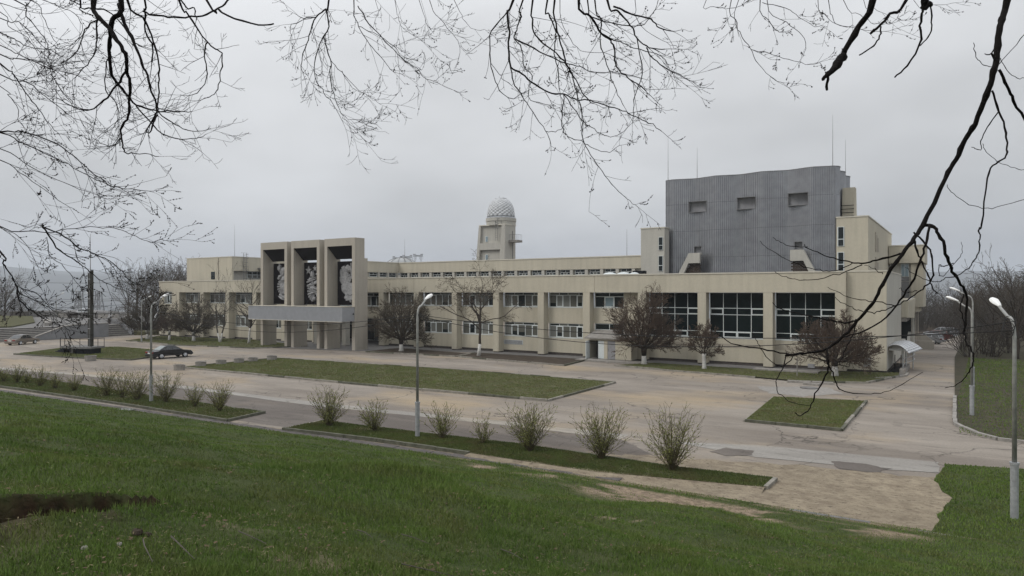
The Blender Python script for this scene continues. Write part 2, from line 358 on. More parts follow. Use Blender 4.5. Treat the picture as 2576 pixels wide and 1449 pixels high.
def soil(name, ca, cb, attr=None, cs=(0.29, 0.225, 0.16)):
    m = bpy.data.materials.new(name); m.use_nodes = True; t = m.node_tree; b = t.nodes['Principled BSDF']; L = t.links.new
    b.inputs['Roughness'].default_value = 0.95; b.inputs['Specular IOR Level'].default_value = 0.1
    tc = N(t, 'ShaderNodeTexCoord')
    n = N(t, 'ShaderNodeTexNoise'); n.inputs['Scale'].default_value = 1.3; n.inputs['Detail'].default_value = 8; n.inputs['Roughness'].default_value = .7; L(tc.outputs['Object'], n.inputs['Vector'])
    r = N(t, 'ShaderNodeValToRGB'); r.color_ramp.elements[0].position = .35; r.color_ramp.elements[1].position = .65
    r.color_ramp.elements[0].color = (*ca, 1); r.color_ramp.elements[1].color = (*cb, 1); L(n.outputs[0], r.inputs[0]); last = r.outputs[0]
    if attr:
        a = N(t, 'ShaderNodeAttribute'); a.attribute_name = attr
        n2 = N(t, 'ShaderNodeTexNoise'); n2.inputs['Scale'].default_value = 4; n2.inputs['Detail'].default_value = 6; n2.inputs['Roughness'].default_value = .75; L(tc.outputs['Object'], n2.inputs['Vector'])
        r2 = N(t, 'ShaderNodeValToRGB'); r2.color_ramp.elements[0].position = .36; r2.color_ramp.elements[1].position = .60
        r2.color_ramp.elements[0].color = (cs[0] * .36, cs[1] * .36, cs[2] * .38, 1); r2.color_ramp.elements[1].color = (*cs, 1); L(n2.outputs[0], r2.inputs[0])
        sp = N(t, 'ShaderNodeSeparateColor'); L(a.outputs['Color'], sp.inputs[0])
        x = N(t, 'ShaderNodeMix'); x.data_type = 'RGBA'; L(sp.outputs[0], x.inputs[0]); L(last, x.inputs[6]); L(r2.outputs[0], x.inputs[7]); last = x.outputs[2]
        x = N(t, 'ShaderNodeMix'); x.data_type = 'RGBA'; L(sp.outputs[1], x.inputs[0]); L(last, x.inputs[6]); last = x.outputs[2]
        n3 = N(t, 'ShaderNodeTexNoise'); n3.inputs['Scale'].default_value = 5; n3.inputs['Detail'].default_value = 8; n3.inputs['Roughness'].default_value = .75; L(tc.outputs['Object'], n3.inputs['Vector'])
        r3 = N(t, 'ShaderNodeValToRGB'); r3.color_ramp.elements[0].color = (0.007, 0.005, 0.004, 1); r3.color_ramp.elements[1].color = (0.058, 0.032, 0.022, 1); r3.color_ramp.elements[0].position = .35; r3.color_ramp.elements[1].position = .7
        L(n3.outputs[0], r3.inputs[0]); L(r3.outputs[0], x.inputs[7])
    L(last, b.inputs['Base Color'])
    nb = N(t, 'ShaderNodeTexNoise'); nb.inputs['Scale'].default_value = 11; nb.inputs['Detail'].default_value = 5; L(tc.outputs['Object'], nb.inputs['Vector'])
    bp = N(t, 'ShaderNodeBump'); bp.inputs['Strength'].default_value = .9; bp.inputs['Distance'].default_value = .05; L(nb.outputs[0], bp.inputs['Height']); L(bp.outputs[0], b.inputs['Normal'])
    return m
M['hill'] = soil('grassy_soil', (0.038, 0.052, 0.018), (0.062, 0.075, 0.028), 'ground_kind')
M['lawn'] = soil('lawn_soil', (0.060, 0.062, 0.030), (0.105, 0.100, 0.052))
M['bed'] = soil('bare_bed_soil', (0.045, 0.036, 0.028), (0.075, 0.060, 0.046))
def grassmat(name, ca, cb, cc):
    m = bpy.data.materials.new(name); m.use_nodes = True; t = m.node_tree; b = t.nodes['Principled BSDF']; L = t.links.new
    b.inputs['Roughness'].default_value = 0.7; b.inputs['Specular IOR Level'].default_value = 0.15
    tc = N(t, 'ShaderNodeTexCoord'); outs = []
    for s, d in ((0.30, 6), (12.0, 2), (0.9, 5)):
        n = N(t, 'ShaderNodeTexNoise'); n.inputs['Scale'].default_value = s; n.inputs['Detail'].default_value = d; L(tc.outputs['Object'], n.inputs['Vector'])
        q = N(t, 'ShaderNodeMapRange'); q.inputs[1].default_value = .36; q.inputs[2].default_value = .64; L(n.outputs[0], q.inputs[0]); outs.append(q.outputs[0])
    x = N(t, 'ShaderNodeMix'); x.data_type = 'RGBA'; L(outs[0], x.inputs[0]); x.inputs[6].default_value = (*ca, 1); x.inputs[7].default_value = (*cb, 1)
    y = N(t, 'ShaderNodeMix'); y.data_type = 'RGBA'; mu = N(t, 'ShaderNodeMath', operation='MULTIPLY'); mu.inputs[1].default_value = .6; L(outs[1], mu.inputs[0]); L(mu.outputs[0], y.inputs[0]); L(x.outputs[2], y.inputs[6]); y.inputs[7].default_value = (*cc, 1)
    z_ = N(t, 'ShaderNodeMix'); z_.data_type = 'RGBA'; mu2 = N(t, 'ShaderNodeMath', operation='POWER'); mu2.inputs[1].default_value = 2.2; L(outs[2], mu2.inputs[0]); mu3 = N(t, 'ShaderNodeMath', operation='MULTIPLY'); mu3.inputs[1].default_value = .40; L(mu2.outputs[0], mu3.inputs[0]); L(mu3.outputs[0], z_.inputs[0]); L(y.outputs[2], z_.inputs[6]); z_.inputs[7].default_value = (cc[0] * .95, cc[1] * .62, cc[2] * .9, 1)
    L(z_.outputs[2], b.inputs['Base Color']); return m
M['grass'] = grassmat('spring_grass', (0.058, 0.115, 0.018), (0.105, 0.175, 0.030), (0.150, 0.190, 0.058))
M['grasss'] = grassmat('strip_grass', (0.062, 0.095, 0.024), (0.095, 0.130, 0.035), (0.130, 0.135, 0.055))
M['grassl'] = grassmat('short_lawn_grass', (0.100, 0.130, 0.040), (0.120, 0.165, 0.045), (0.165, 0.165, 0.070))
# ------------------------------------------------------------------ land shape
def yfoot(X): return 24.4 + 0.052 * np.minimum(np.asarray(X, dtype=float) + 12, 0)
PITA, PITB = np.array([-7.05, 0.3]), np.array([-6.92, 3.95])
def pit_d(X, Y):
    d = PITB - PITA; t = np.clip(((X - PITA[0]) * d[0] + (Y - PITA[1]) * d[1]) / (d @ d), 0, 1)
    wob = (vnoise(X, Y, .5) - .5) * .22 + (vnoise(X + 50, Y, .17) - .5) * .14
    wdt = .84 - 0.62 * t ** 4
    return np.hypot(X - PITA[0] - t * d[0], Y - PITA[1] - t * d[1]) + wob, wdt
def hill_z(X, Y):
    X = np.asarray(X, dtype=float); Y = np.asarray(Y, dtype=float)
    yf = yfoot(X); s = (yf - Y) / 24.4
    base = -0.0085 * np.clip(-60 - X, 0, 62)
    z = np.where(s > 0, 5.6 * (s - .045 * np.sin(2 * np.pi * np.clip(s, 0, 1))), 0)
    z = np.where(s > 1, 5.6 + (s - 1) * 2.5, z)
    k = sstep(0.0, 0.14, s)
    z = z + k * ((vnoise(X, Y, 3.1) - .5) * .46 + (vnoise(X, Y, .9) - .5) * .10 + (vnoise(X, Y, .33) - .5) * .045)
    z = z + .26 * np.exp(-((X + 8.6) / 1.3) ** 2 - ((Y - 9.6) / .8) ** 2) + .2 * np.exp(-((X + 6.4) / 1.2) ** 2 - ((Y - 8.6) / .6) ** 2)
    d, wd = pit_d(X, Y)
    z = z - 1.15 * np.clip(wd / .84, 0, 1) ** .6 * sstep(1.04, .80, d / wd)
    z = z + .07 * sstep(1.6, 1.1, d / wd) * sstep(.95, 1.15, d / wd)
    return z + base + .012
def sand_k(X, Y):
    """bare sand near the foot of the slope, 0..1"""
    X = np.asarray(X, dtype=float); yf = yfoot(X); v = yf - Y
    a = sstep(-21, -17, X) * sstep(0.5, -1.5, X)
    n = vnoise(X * 1.0, Y * 1.7, 1.6) * .6 + vnoise(X, Y * 1.5, .55) * .3 + vnoise(X, Y, .2) * .1
    zone = sstep(-.3, .05, v) * (sstep(.9, .5, v) * .6 + sstep(1.1, 1.7, v)) * sstep(5.6, 3.6, v + .25 * np.abs(X + 10))
    k = a * zone * sstep(.42, .50, n)
    n2 = vnoise(X + 90, Y, 1.1) * .5 + vnoise(X + 20, Y, .35) * .5
    n3 = vnoise(X, Y, .16)
    top = sstep(4.2, 1.8, np.hypot(X + 3.9, Y - 4.8)) * sstep(.46, .74, n2) * sstep(.25, .5, n3)
    few = sstep(.84, .90, n2) * .7 * sstep(.35, .6, n3)
    return np.clip(k * sstep(.05, .38, n3 + .25 * n) + top * .6 + few, 0, 1)
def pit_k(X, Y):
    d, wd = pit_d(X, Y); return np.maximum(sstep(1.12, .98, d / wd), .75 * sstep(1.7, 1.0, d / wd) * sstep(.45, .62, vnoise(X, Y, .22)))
xs = np.unique(np.round(np.concatenate([np.arange(-96, -40, 1.0), np.arange(-40, 34.1, .45), np.arange(-9.0, -5.0, .05)]), 3))
ys = np.unique(np.round(np.concatenate([np.arange(-14, 25.0, .4), np.arange(-1.5, 5.4, .05), np.arange(20, 24.6, .2)]), 3))
GX, GY = np.meshgrid(xs, ys); 
yy = GY.copy(); top = yfoot(GX); yy = -14 + (GY + 14) / (ys[-1] + 14) * (top + 14)     # the last row lies on the foot line
GZ = hill_z(GX, yy - 1e-4)
nx, ny = len(xs), len(ys); idx = np.arange(nx * ny).reshape(ny, nx)
q = np.stack([idx[:-1, :-1], idx[:-1, 1:], idx[1:, 1:], idx[1:, :-1]], -1).reshape(-1, 4)
hill = npmesh('hillside', np.stack([GX, yy, GZ], -1), q, M['hill'], None, (0, 0, 0), True); tag(hill, None, None, None, 'structure')
at_ = hill.data.color_attributes.new('ground_kind', 'FLOAT_COLOR', 'POINT')
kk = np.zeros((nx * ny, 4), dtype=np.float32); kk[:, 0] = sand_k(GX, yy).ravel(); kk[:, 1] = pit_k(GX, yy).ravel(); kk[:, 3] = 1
at_.data.foreach_set('color', kk.ravel())
def sheet(name, poly, mat_, dz, kind='structure', sub=0, label=None):
    """flat polygon laid on the plaza (which falls to the west), cut at the crease"""
    m = MB(); n = len(poly)
    import bmesh
    bm = bmesh.new(); vs_ = [bm.verts.new((p[0], p[1], 0)) for p in poly]; bm.faces.new(vs_)
    for cx_ in (-60, -122):
        bmesh.ops.bisect_plane(bm, geom=bm.verts[:] + bm.edges[:] + bm.faces[:], plane_co=(cx_, 0, 0), plane_no=(1, 0, 0))
    for v in bm.verts: v.co.z = gz(v.co.x) + dz
    bmesh.ops.recalc_face_normals(bm, faces=bm.faces)
    for f in bm.faces:
        if f.normal.z < 0: f.normal_flip()
    me = bpy.data.meshes.new(name); bm.to_mesh(me); bm.free(); me.materials.append(mat_)
    o = link(bpy.data.objects.new(name, me), None, (0, 0, 0)); tag(o, label, None, None, kind); return o
# plaza: its near edge follows the foot of the hillside
near = [(x, float(yfoot(x)) - .25) for x in (-260, -180, -96, -60, -40, -12, 60)]
sheet('asphalt_plaza', near + [(60, 190), (-260, 190)], M['asphalt'], 0.0)
def wavy(p0, p1, n, amp, s=1.0):
    out_ = []
    for i in range(n + 1):
        t = i / n; x = p0[0] + (p1[0] - p0[0]) * t; y = p0[1] + (p1[1] - p0[1]) * t
        k = (float(vnoise(x * 3.1, y * 2.3, s)) - .5) * 2 * amp * (1 if 0 < i < n else 0); out_.append((x, y + k))
    return out_
g = gp
# darker apron between the shrub strips and the lane, then the pale worn edge of the lane
A0, A1, A2 = g(-60, 925), g(800, 1020), g(1560, 1100)
lanefar = [g(-60, 925), g(200, 944), g(445, 975), g(800, 1022), g(1300, 1073), g(1560, 1104)]
sheet('asphalt_apron', [(x, y) for x, y in [(-100, 21.5), (-60, 23.2), (-12, 25.2), (-8.0, 26.0)]] + list(reversed(sum([wavy(lanefar[i], lanefar[i + 1], 12, .09, .8) for i in range(5)], []))), M['asphalt_d'], 0.004)
lf2 = [(x, y + .9 + .2 * math.sin(x * .3)) for x, y in lanefar]
sheet('worn_lane_strip', sum([wavy(lanefar[i], lanefar[i + 1], 12, .09, .8) for i in range(5)], []) + list(reversed(sum([wavy(lf2[i], lf2[i + 1], 10, .12, 2) for i in range(5)], []))), M['asphalt_w'], 0.006)
# sand spread over the asphalt at the right
sp_ = wavy((-17.5, 25.2), (-6.2, 25.5), 10, .2) 
sand_poly = [(-9.0, 24.1), (0.6, 23.9), (0.5, 26.5), (0.6, 28.3), (0.3, 30.1), (-0.2, 31.6), (-3, 31.1), (-6, 30.6), (-9.0, 29.6), (-12.5, 28.6), (-14.5, 27.6), (-10, 27.2)]
def rough_poly(poly, n, amp, s):
    o_ = []
    for i in range(len(poly)):
        a, b = poly[i], poly[(i + 1) % len(poly)]
        for k in range(n):
            t = k / n; x = a[0] + (b[0] - a[0]) * t; y = a[1] + (b[1] - a[1]) * t
            o_.append((x + (float(vnoise(x * 5, y * 5, s)) - .5) * amp, y + (float(vnoise(x * 5 + 70, y * 5, s)) - .5) * amp))
    return o_
sheet('sand_spill', rough_poly(sand_poly, 8, .55, 1.3), M['sand'], 0.010)
sheet('sand_path', [(-31, 24.0), (-18, 24.2), (-8.5, 24.0), (-8.5, 25.6), (-13, 25.2), (-18, 24.85), (-24, 24.3), (-31, 23.75)], M['sand'], .012)
concrete_lane = sheet('concrete_lane', rough_poly([g(1690, 1112), g(1900, 1120), g(2361, 1163), g(2362, 1190), g(2200, 1180), g(1900, 1150)], 5, .10, .9), M['asphalt_w'], 0.014)
sheet('tar_patch', rough_poly([g(1788, 1136), g(1830, 1128), g(1900, 1135), g(1895, 1146), g(1830, 1148)], 5, .25, .8), M['asphalt_d'], 0.018)
sheet('tar_patch', rough_poly([g(2085, 1160), g(2160, 1166), g(2240, 1180), g(2200, 1190), g(2110, 1180)], 5, .3, .8), M['asphalt_d'], 0.018)
# far land: falls to the river, rises again beyond
def far_z(X, Y):
    dx_ = np.maximum(np.maximum(-235 - X, X - 75), 0); dy_ = np.maximum(np.maximum(-30 - Y, Y - 165), 0)
    d = np.hypot(dx_, dy_); r = np.hypot(X, Y)
    z = -0.55 - 44 * sstep(4, 420, d)
    rg = 150 * sstep(1950, 4300, r) * (.72 + .56 * vnoise(X, Y, 900)) + 26 * sstep(1950, 3000, r) * (vnoise(X, Y, 260) - .4)
    return np.where(r > 1900, -44 + np.maximum(rg, -2) + 8 * sstep(1950, 2050, r), z - .0)
rr = np.concatenate([np.geomspace(24, 1000, 60), np.linspace(1050, 6500, 70)]); aa = np.linspace(0, 2 * np.pi, 241)[:-1]
RR, AA = np.meshgrid(rr, aa); TX, TY = RR * np.sin(AA), RR * np.cos(AA)
TZ = far_z(TX, TY)
TZ = np.where((TX > -262) & (TX < 62) & (TY > -32) & (TY < 192), np.minimum(TZ, -1.5), TZ)
n1, n2 = TX.shape; idx = np.arange(n1 * n2).reshape(n1, n2); idn = np.roll(idx, -1, 0)
q = np.stack([idx[:, :-1], idx[:, 1:], idn[:, 1:], idn[:, :-1]], -1).reshape(-1, 4)
M['far'] = mat('far_land', (0.030, 0.030, 0.026), 0.95, 0.35, 0.004, col2=(0.07, 0.068, 0.058))
tag(npmesh('far_terrain', np.stack([TX, TY, TZ], -1), q[:, ::-1], M['far'], None, (0, 0, 0), True), None, None, None, 'structure')
mw = mat('river_water', (0.10, 0.12, 0.13), 0.25, 0.1, 0.01, spec=.6)
tag(MB().box(-6000, 6000, -6000, 6000, -41.2, -41).build('river', mw, None, (0, 0, 0)), None, None, None, 'structure')
# ------------------------------------------------------------------ kerbs and lawns
def kerb(parent, pts, L=2.0, w_=.16, h=.15, mat_=None, closed=False, skip=0.0):
    P = list(pts) + ([pts[0]] if closed else [])
    for i in range(len(P) - 1):
        a, b = Vector(P[i]), Vector(P[i + 1]); tot = (b - a).length; n = max(1, round(tot / L)); d = (b - a) / n; u = d.normalized(); nn = Vector((-u.y, u.x))
        for k in range(n):
            if random.random() < skip: continue
            p = a + d * k + u * .012; q = a + d * (k + 1) - u * .012; j = random.uniform(-.018, .018); hz = h + random.uniform(-.02, .015)
            c = [p + nn * (w_ / 2 + j), p - nn * (w_ / 2 - j), q - nn * (w_ / 2 - j), q + nn * (w_ / 2 + j)]
            MB().prism([(v.x, v.y) for v in c], lambda x, y: gz(x) - .1, lambda x, y, hz=hz: gz(x) + hz).build('kerb_stone', mat_ or (M['kerb'] if random.random() < .6 else M['kerbm']), parent)
def lawn(name, poly, dz=.10, mat_=None):
    return sheet(name, poly, mat_ or M['lawn'], dz)
def inset(poly, k):
    c = Vector((sum(p[0] for p in poly) / len(poly), sum(p[1] for p in poly) / len(poly))); return [tuple(Vector(p) + (c - Vector(p)).normalized() * k) for p in poly]
def in_poly(X, Y, poly):
    r = np.zeros(X.shape, bool); n = len(poly)
    for i in range(n):
        x1, y1 = poly[i]; x2, y2 = poly[(i + 1) % n]
        c = ((y1 > Y) != (y2 > Y)) & (X < (x2 - x1) * (Y - y1) / ((y2 - y1) or 1e-9) + x1); r ^= c
    return r
def blades(name, X, Y, Zf, h, wd, mat_, lean=.5, parent=None):
    n = len(X); a = RNG.rand(n) * 2 * np.pi; ln = RNG.rand(n) * lean; b = RNG.rand(n) * 2 * np.pi
    P = np.stack([X, Y, Zf], -1); s = np.stack([np.cos(a), np.sin(a), np.zeros(n)], -1) * wd[:, None] / 2
    tip = P + np.stack([np.cos(b) * ln * h, np.sin(b) * ln * h, h * (1 - .3 * ln)], -1)
    V = np.stack([P - s, P + s, tip], 1).reshape(-1, 3); f = np.arange(3 * n).reshape(n, 3)
    o = npmesh(name, V, f, mat_, parent, (0, 0, 0) if parent is None else None)
    tag(o, None, None, None, 'stuff'); return o
def poly_grass(poly, n, label, h=.05, mat_=None, dz=.10, tuft=.5, bare=None):
    xs_ = [p[0] for p in poly]; ys_ = [p[1] for p in poly]
    X = RNG.uniform(min(xs_), max(xs_), int(n * 1.9)); Y = RNG.uniform(min(ys_), max(ys_), int(n * 1.9)); k = in_poly(X, Y, poly); X, Y = X[k], Y[k]
    dens = vnoise(X, Y, 1.3) * .5 + vnoise(X, Y, .4) * .5; k = dens > RNG.rand(len(X)) * tuft
    if bare is not None: k &= bare(X, Y) < RNG.rand(len(X))
    X, Y = X[k][:n], Y[k][:n]; d = np.hypot(X, Y)
    hh = h * (.55 + RNG.rand(len(X)) * .7) * (.7 + .7 * vnoise(X, Y, 1.9)); wd = .012 + .0011 * d
    Z = np.array([-0.0085]) * np.clip(-60 - X, 0, 62) + dz - .005
    o = blades('grass', X, Y, Z, hh, wd, mat_ or M['grassl']); tag(o, label, 'grass'); return o
# central island
isl = [g(455, 926), g(900, 968), g(1377, 1010), g(1548, 964), g(1150, 932), g(692, 903)]
o = lawn('central_lawn', isl); kerb(o, isl, 2.1, closed=True)
poly_grass(inset(isl, .2), 60000, 'short green lawn filling the long central island', .05)
# right hand small island
isr = [g(1874, 1061), g(2117, 1085), g(2180, 1012), g(1946, 1001)]
o = lawn('small_lawn', isr); kerb(o, [isr[0], isr[1], isr[2]], 1.6); kerb(o, [isr[3], isr[0]], 1.6, skip=.4, h=.08)
poly_grass(inset(isr, .1), 17000, 'patchy lawn on the small square island at the right', .05)
# monument island
ism = [g(35, 892), g(180, 901), g(330, 907), g(398, 897), g(390, 881), g(300, 874), g(150, 877)]
o = lawn('monument_lawn', ism); kerb(o, [ism[0], ism[1], ism[2], ism[3]], 2.4, mat_=M['kerbm'])
poly_grass(inset(ism, .2), 16000, 'lawn island around the tall monument pillar', .06)
# shrub strips
st1 = [g(-80, 966), g(0, 975), g(300, 1018), g(572, 1061), g(665, 1040), g(400, 1001), g(170, 966), g(0, 942), g(-80, 932)]
o = lawn('left_shrub_strip', st1); kerb(o, st1[1:5], 2.0, mat_=M['kerbm']); kerb(o, st1[4:8], 2.0, mat_=M['kerbm'], h=.12)
poly_grass(inset(st1, .1), 38000, 'green grass on the shrub strip at the left', .065, M['grasss'])
st2 = [g(712, 1083), g(950, 1112), g(1180, 1145), g(1500, 1193), g(1925, 1232), g(1950, 1209), g(1700, 1180), g(1320, 1123), g(1020, 1088), g(808, 1062)]
o = lawn('right_shrub_strip', st2); kerb(o, st2[0:3], 2.0, mat_=M['kerbm'], h=.17); kerb(o, [st2[4], st2[5]], 1.0); kerb(o, [st2[9], st2[0]], 2.0, h=.12)
kerb(o, st2[5:10], 2.0, mat_=M['kerbm'], h=.11)
def st2bare(X, Y):
    v = Y - yfoot(X); return .9 * sstep(1.05, .35, v + .5 * (vnoise(X, Y, .8) - .5)) * sstep(-20, -14, X)
poly_grass(inset(st2, .06), 70000, 'green grass on the shrub strip at the right', .065, M['grasss'], bare=st2bare)
V_, Q_ = [], []; e_ = [st2[2], st2[3], st2[4]]; sk = []
for i in range(2):
    for k in range(12): t = k / 12; sk.append((e_[i][0] + (e_[i + 1][0] - e_[i][0]) * t, e_[i][1] + (e_[i + 1][1] - e_[i][1]) * t))
sk.append(e_[2])
for i, (x, y) in enumerate(sk):
    j = float(vnoise(x * 2, y, .5)); V_ += [(x, y + .12, .104), (x, y - .18, .06 + .03 * j), (x + .02, y - .35 - .5 * j, .005)]
    if i: b = 3 * i; Q_ += [(b - 3, b - 2, b + 1, b), (b - 2, b - 1, b + 2, b + 1)]
sb_ = npmesh('soil_edge', V_, Q_, M['sand'], None, (0, 0, 0), True); tag(sb_, None, None, None, 'structure')
# beds along the building
bd1 = [g(318, 858), g(440, 869), g(640, 877), g(775, 872), g(640, 856), g(400, 846)]
o = lawn('left_bed', bd1); kerb(o, bd1[:4], 2.2)
poly_grass(inset(bd1, .2), 12000, 'thin lawn under the trees left of the portal', .05)
bd2 = [g(920, 886), g(1145, 898), g(1180, 891), g(1000, 877)]; bd2b = [g(1155, 899), g(1420, 921), g(1478, 906), g(1200, 889)]
o = lawn('bare_bed', bd2, .1, M['bed']); kerb(o, [bd2[0], bd2[1], bd2[2]], 2.0)
o = lawn('bare_bed', bd2b, .1, M['bed']); kerb(o, [bd2b[0], bd2b[1], bd2b[2]], 2.0); kerb(o, [bd2b[0], g(1195, 889)], 2.0)
bd3 = [g(1545, 921), g(1700, 935), g(1900, 951), g(2020, 962), g(2180, 965), g(2262, 948), g(2262, 940), g(1950, 934), g(1640, 915)]
o = lawn('right_bed', bd3); kerb(o, [bd3[0], bd3[1], bd3[2]], 1.7); kerb(o, [bd3[3], bd3[4], bd3[5]], 1.7)
poly_grass(inset(bd3, .15), 12000, 'lawn below the big dark windows', .05, M['grassl'])
# paved strip along the wall
sheet('wall_pavement', [(-119, 65.3), (-60, 66.6), (-60, 71), (-119, 71)], M['concrete_d'], .012)
sheet('wall_pavement', [(-60, 66.6), (-34, 66.6), (-34, 71), (-60, 71)], M['concrete_d'], .012)
sheet('wall_pavement', [(-34, 66.7), (-5.0, 66.7), (-5.0, 71), (-34, 71)], M['concrete_d'], .012)
pv = [(-83, 59.6), (-66, 60.2), (-62, 60.9), (-59, 63.5), (-59, 78), (-86, 78), (-86, 62)]
sheet('portal_pavement', pv, M['concrete_d'], .03)
MB().box(-34.4, -26.9, 64.9, 66.7, -.1, .13).build('door_step', M['concrete'], None, (-30, 65.8, 0)); tag(bpy.data.objects['door_step'], None, None, None, 'structure')
sheet('wood_floor', rough_poly([(-30, 141), (-3, 139), (.3, 141), (60, 141), (60, 189), (-30, 189)], 8, 2.0, 4), M['bed'], .02)
# lawns at the right
rl = [g(2402, 900), g(2402, 1000), g(2402, 1068), g(2425, 1080), g(2455, 1093), g(2510, 1108), (8.0, 40.2), (60, 40), (60, 150), (.4, 150)]
o = lawn('park_lawn', rl, .09, soil('park_soil', (0.040, 0.042, 0.026), (0.075, 0.062, 0.045))); kerb(o, rl[1:7], 1.3, w_=.2, h=.16, mat_=M['concrete'])
gpl = [(-.2, 41.5), (2, 40.9), (9, 40.6), (24, 42), (24, 90), (.4, 90), (-.4, 55)]
poly_grass(gpl, 55000, 'park lawn beyond the curved kerb at the right edge', .07, M['grass'], dz=.09)
fr = [(-.75, 23.9), (-.7, 26), (-.4, 28.6), (-1.0, 31), (-.7, 34.2), (2.3, 35.1), (14, 35.6), (34, 35.6), (34, 23.9)]
fr = rough_poly(fr[:5], 6, .22, 3.2)[:-6] + fr[4:]
lawn('corner_lawn', fr, .02, M['hill'])
poly_grass(fr, 90000, 'bright grass corner beside the sand at the right', .085, M['grass'], dz=.02)
# slabs and edging along the foot of the slope
slabs = thing('paved_gutter', None, None, (0, 0, 0), None, 'structure')
x = -64.0
while x < -11.5:
    y = float(yfoot(x)); j = random.uniform(-.02, .02); L_ = 1.0
    MB().box(x, x + L_ - .03, y + j - .10, y + .42 + j, -.1 + gz(x), .035 + random.uniform(-.008, .012) + gz(x)).build('paving_slab', M['slab'], slabs); x += L_
x = -9.6
while x < .2:
    if -5.6 < x < -.9: MB().box(x, x + 1.15, 23.98 + random.uniform(-.03, .03), 24.16, -.1, .06 + random.uniform(-.02, .02)).build('paving_slab', M['concrete_d'], slabs)
    x += 1.2
# hillside grass: blades thin out and widen with distance
def hill_grass(n):
    d = np.exp(RNG.uniform(math.log(4.2), math.log(75), n)); a = RNG.uniform(R(-52), R(50), n) - TH
    X, Y = d * np.sin(a), d * np.cos(a); yf = yfoot(X); k = (Y < yf - .06) & (Y > -12) & (X < 33) & (X > -95)
    X, Y, d = X[k], Y[k], d[k]
    bare = np.clip(sand_k(X, Y) * .95 + pit_k(X, Y) * 1.2, 0, 1); k = RNG.rand(len(X)) > bare
    X, Y, d = X[k], Y[k], d[k]
    Z = hill_z(X, Y) - .01; lush = vnoise(X, Y, 1.4) * .6 + vnoise(X, Y, .5) * .4 + .7 * np.exp(-((X + 8.2) / 1.8) ** 2 - ((Y - 9.3) / 1.3) ** 2)
    dd, wd_ = pit_d(X, Y); near_pit = sstep(1.9, 1.1, dd / wd_)
    hh = (.020 + .052 * RNG.rand(len(X)) ** 1.3) * (.35 + 1.35 * lush) * (1 + .3 * near_pit * (dd / wd_ > 1)) * np.minimum(1.6, 1 + d * .015); ww = .0035 + .00085 * d
    return blades('grass', X, Y, Z, hh, ww, M['grass'], .75)
tag(hill_grass(1050000), 'long fresh green grass covering the near slope', 'grass')
# dead leaves, straw and crumbs of earth lying in the turf
def debris(name, n, col_, size, lab, asp, r0=4.4, r1=24):
    d = np.exp(RNG.uniform(math.log(r0), math.log(r1), n)); a = RNG.uniform(R(-50), R(48), n) - TH; X, Y = d * np.sin(a), d * np.cos(a)
    k = (Y < yfoot(X) - .2) & (RNG.rand(n) < .15 + 1.3 * sstep(.45, .7, vnoise(X, Y, .7)) + sand_k(X, Y)); X, Y, d = X[k], Y[k], d[k]; n = len(X); Z = hill_z(X, Y) + .012 + RNG.rand(n) * .03
    P_ = np.stack([X, Y, Z], -1); t_ = RNG.rand(n) * 6.283; s_ = size * (.5 + RNG.rand(n)) * (1 + d * .03)
    u = np.stack([np.cos(t_), np.sin(t_), RNG.uniform(-.4, .4, n)], -1) * s_[:, None]; v_ = np.stack([-np.sin(t_), np.cos(t_), RNG.uniform(-.4, .4, n)], -1) * s_[:, None] / asp
    V = np.stack([P_ - u, P_ - v_, P_ + u, P_ + v_], 1).reshape(-1, 3); o = npmesh(name, V, np.arange(4 * n).reshape(n, 4), col_, None, (0, 0, 0)); tag(o, lab, name.split('_')[-1], None, 'stuff')
debris('dead_leaves', 5200, mat('dead_leaf', (0.10, 0.07, 0.042), .9, .45, 9), .016, 'scattered brown dead leaves in the turf of the slope', 1.6)
debris('dead_straw', 22000, mat('dry_straw', (0.20, 0.165, 0.095), .9, .35, 9), .017, 'pale dead straw lying in the turf of the slope', 9)
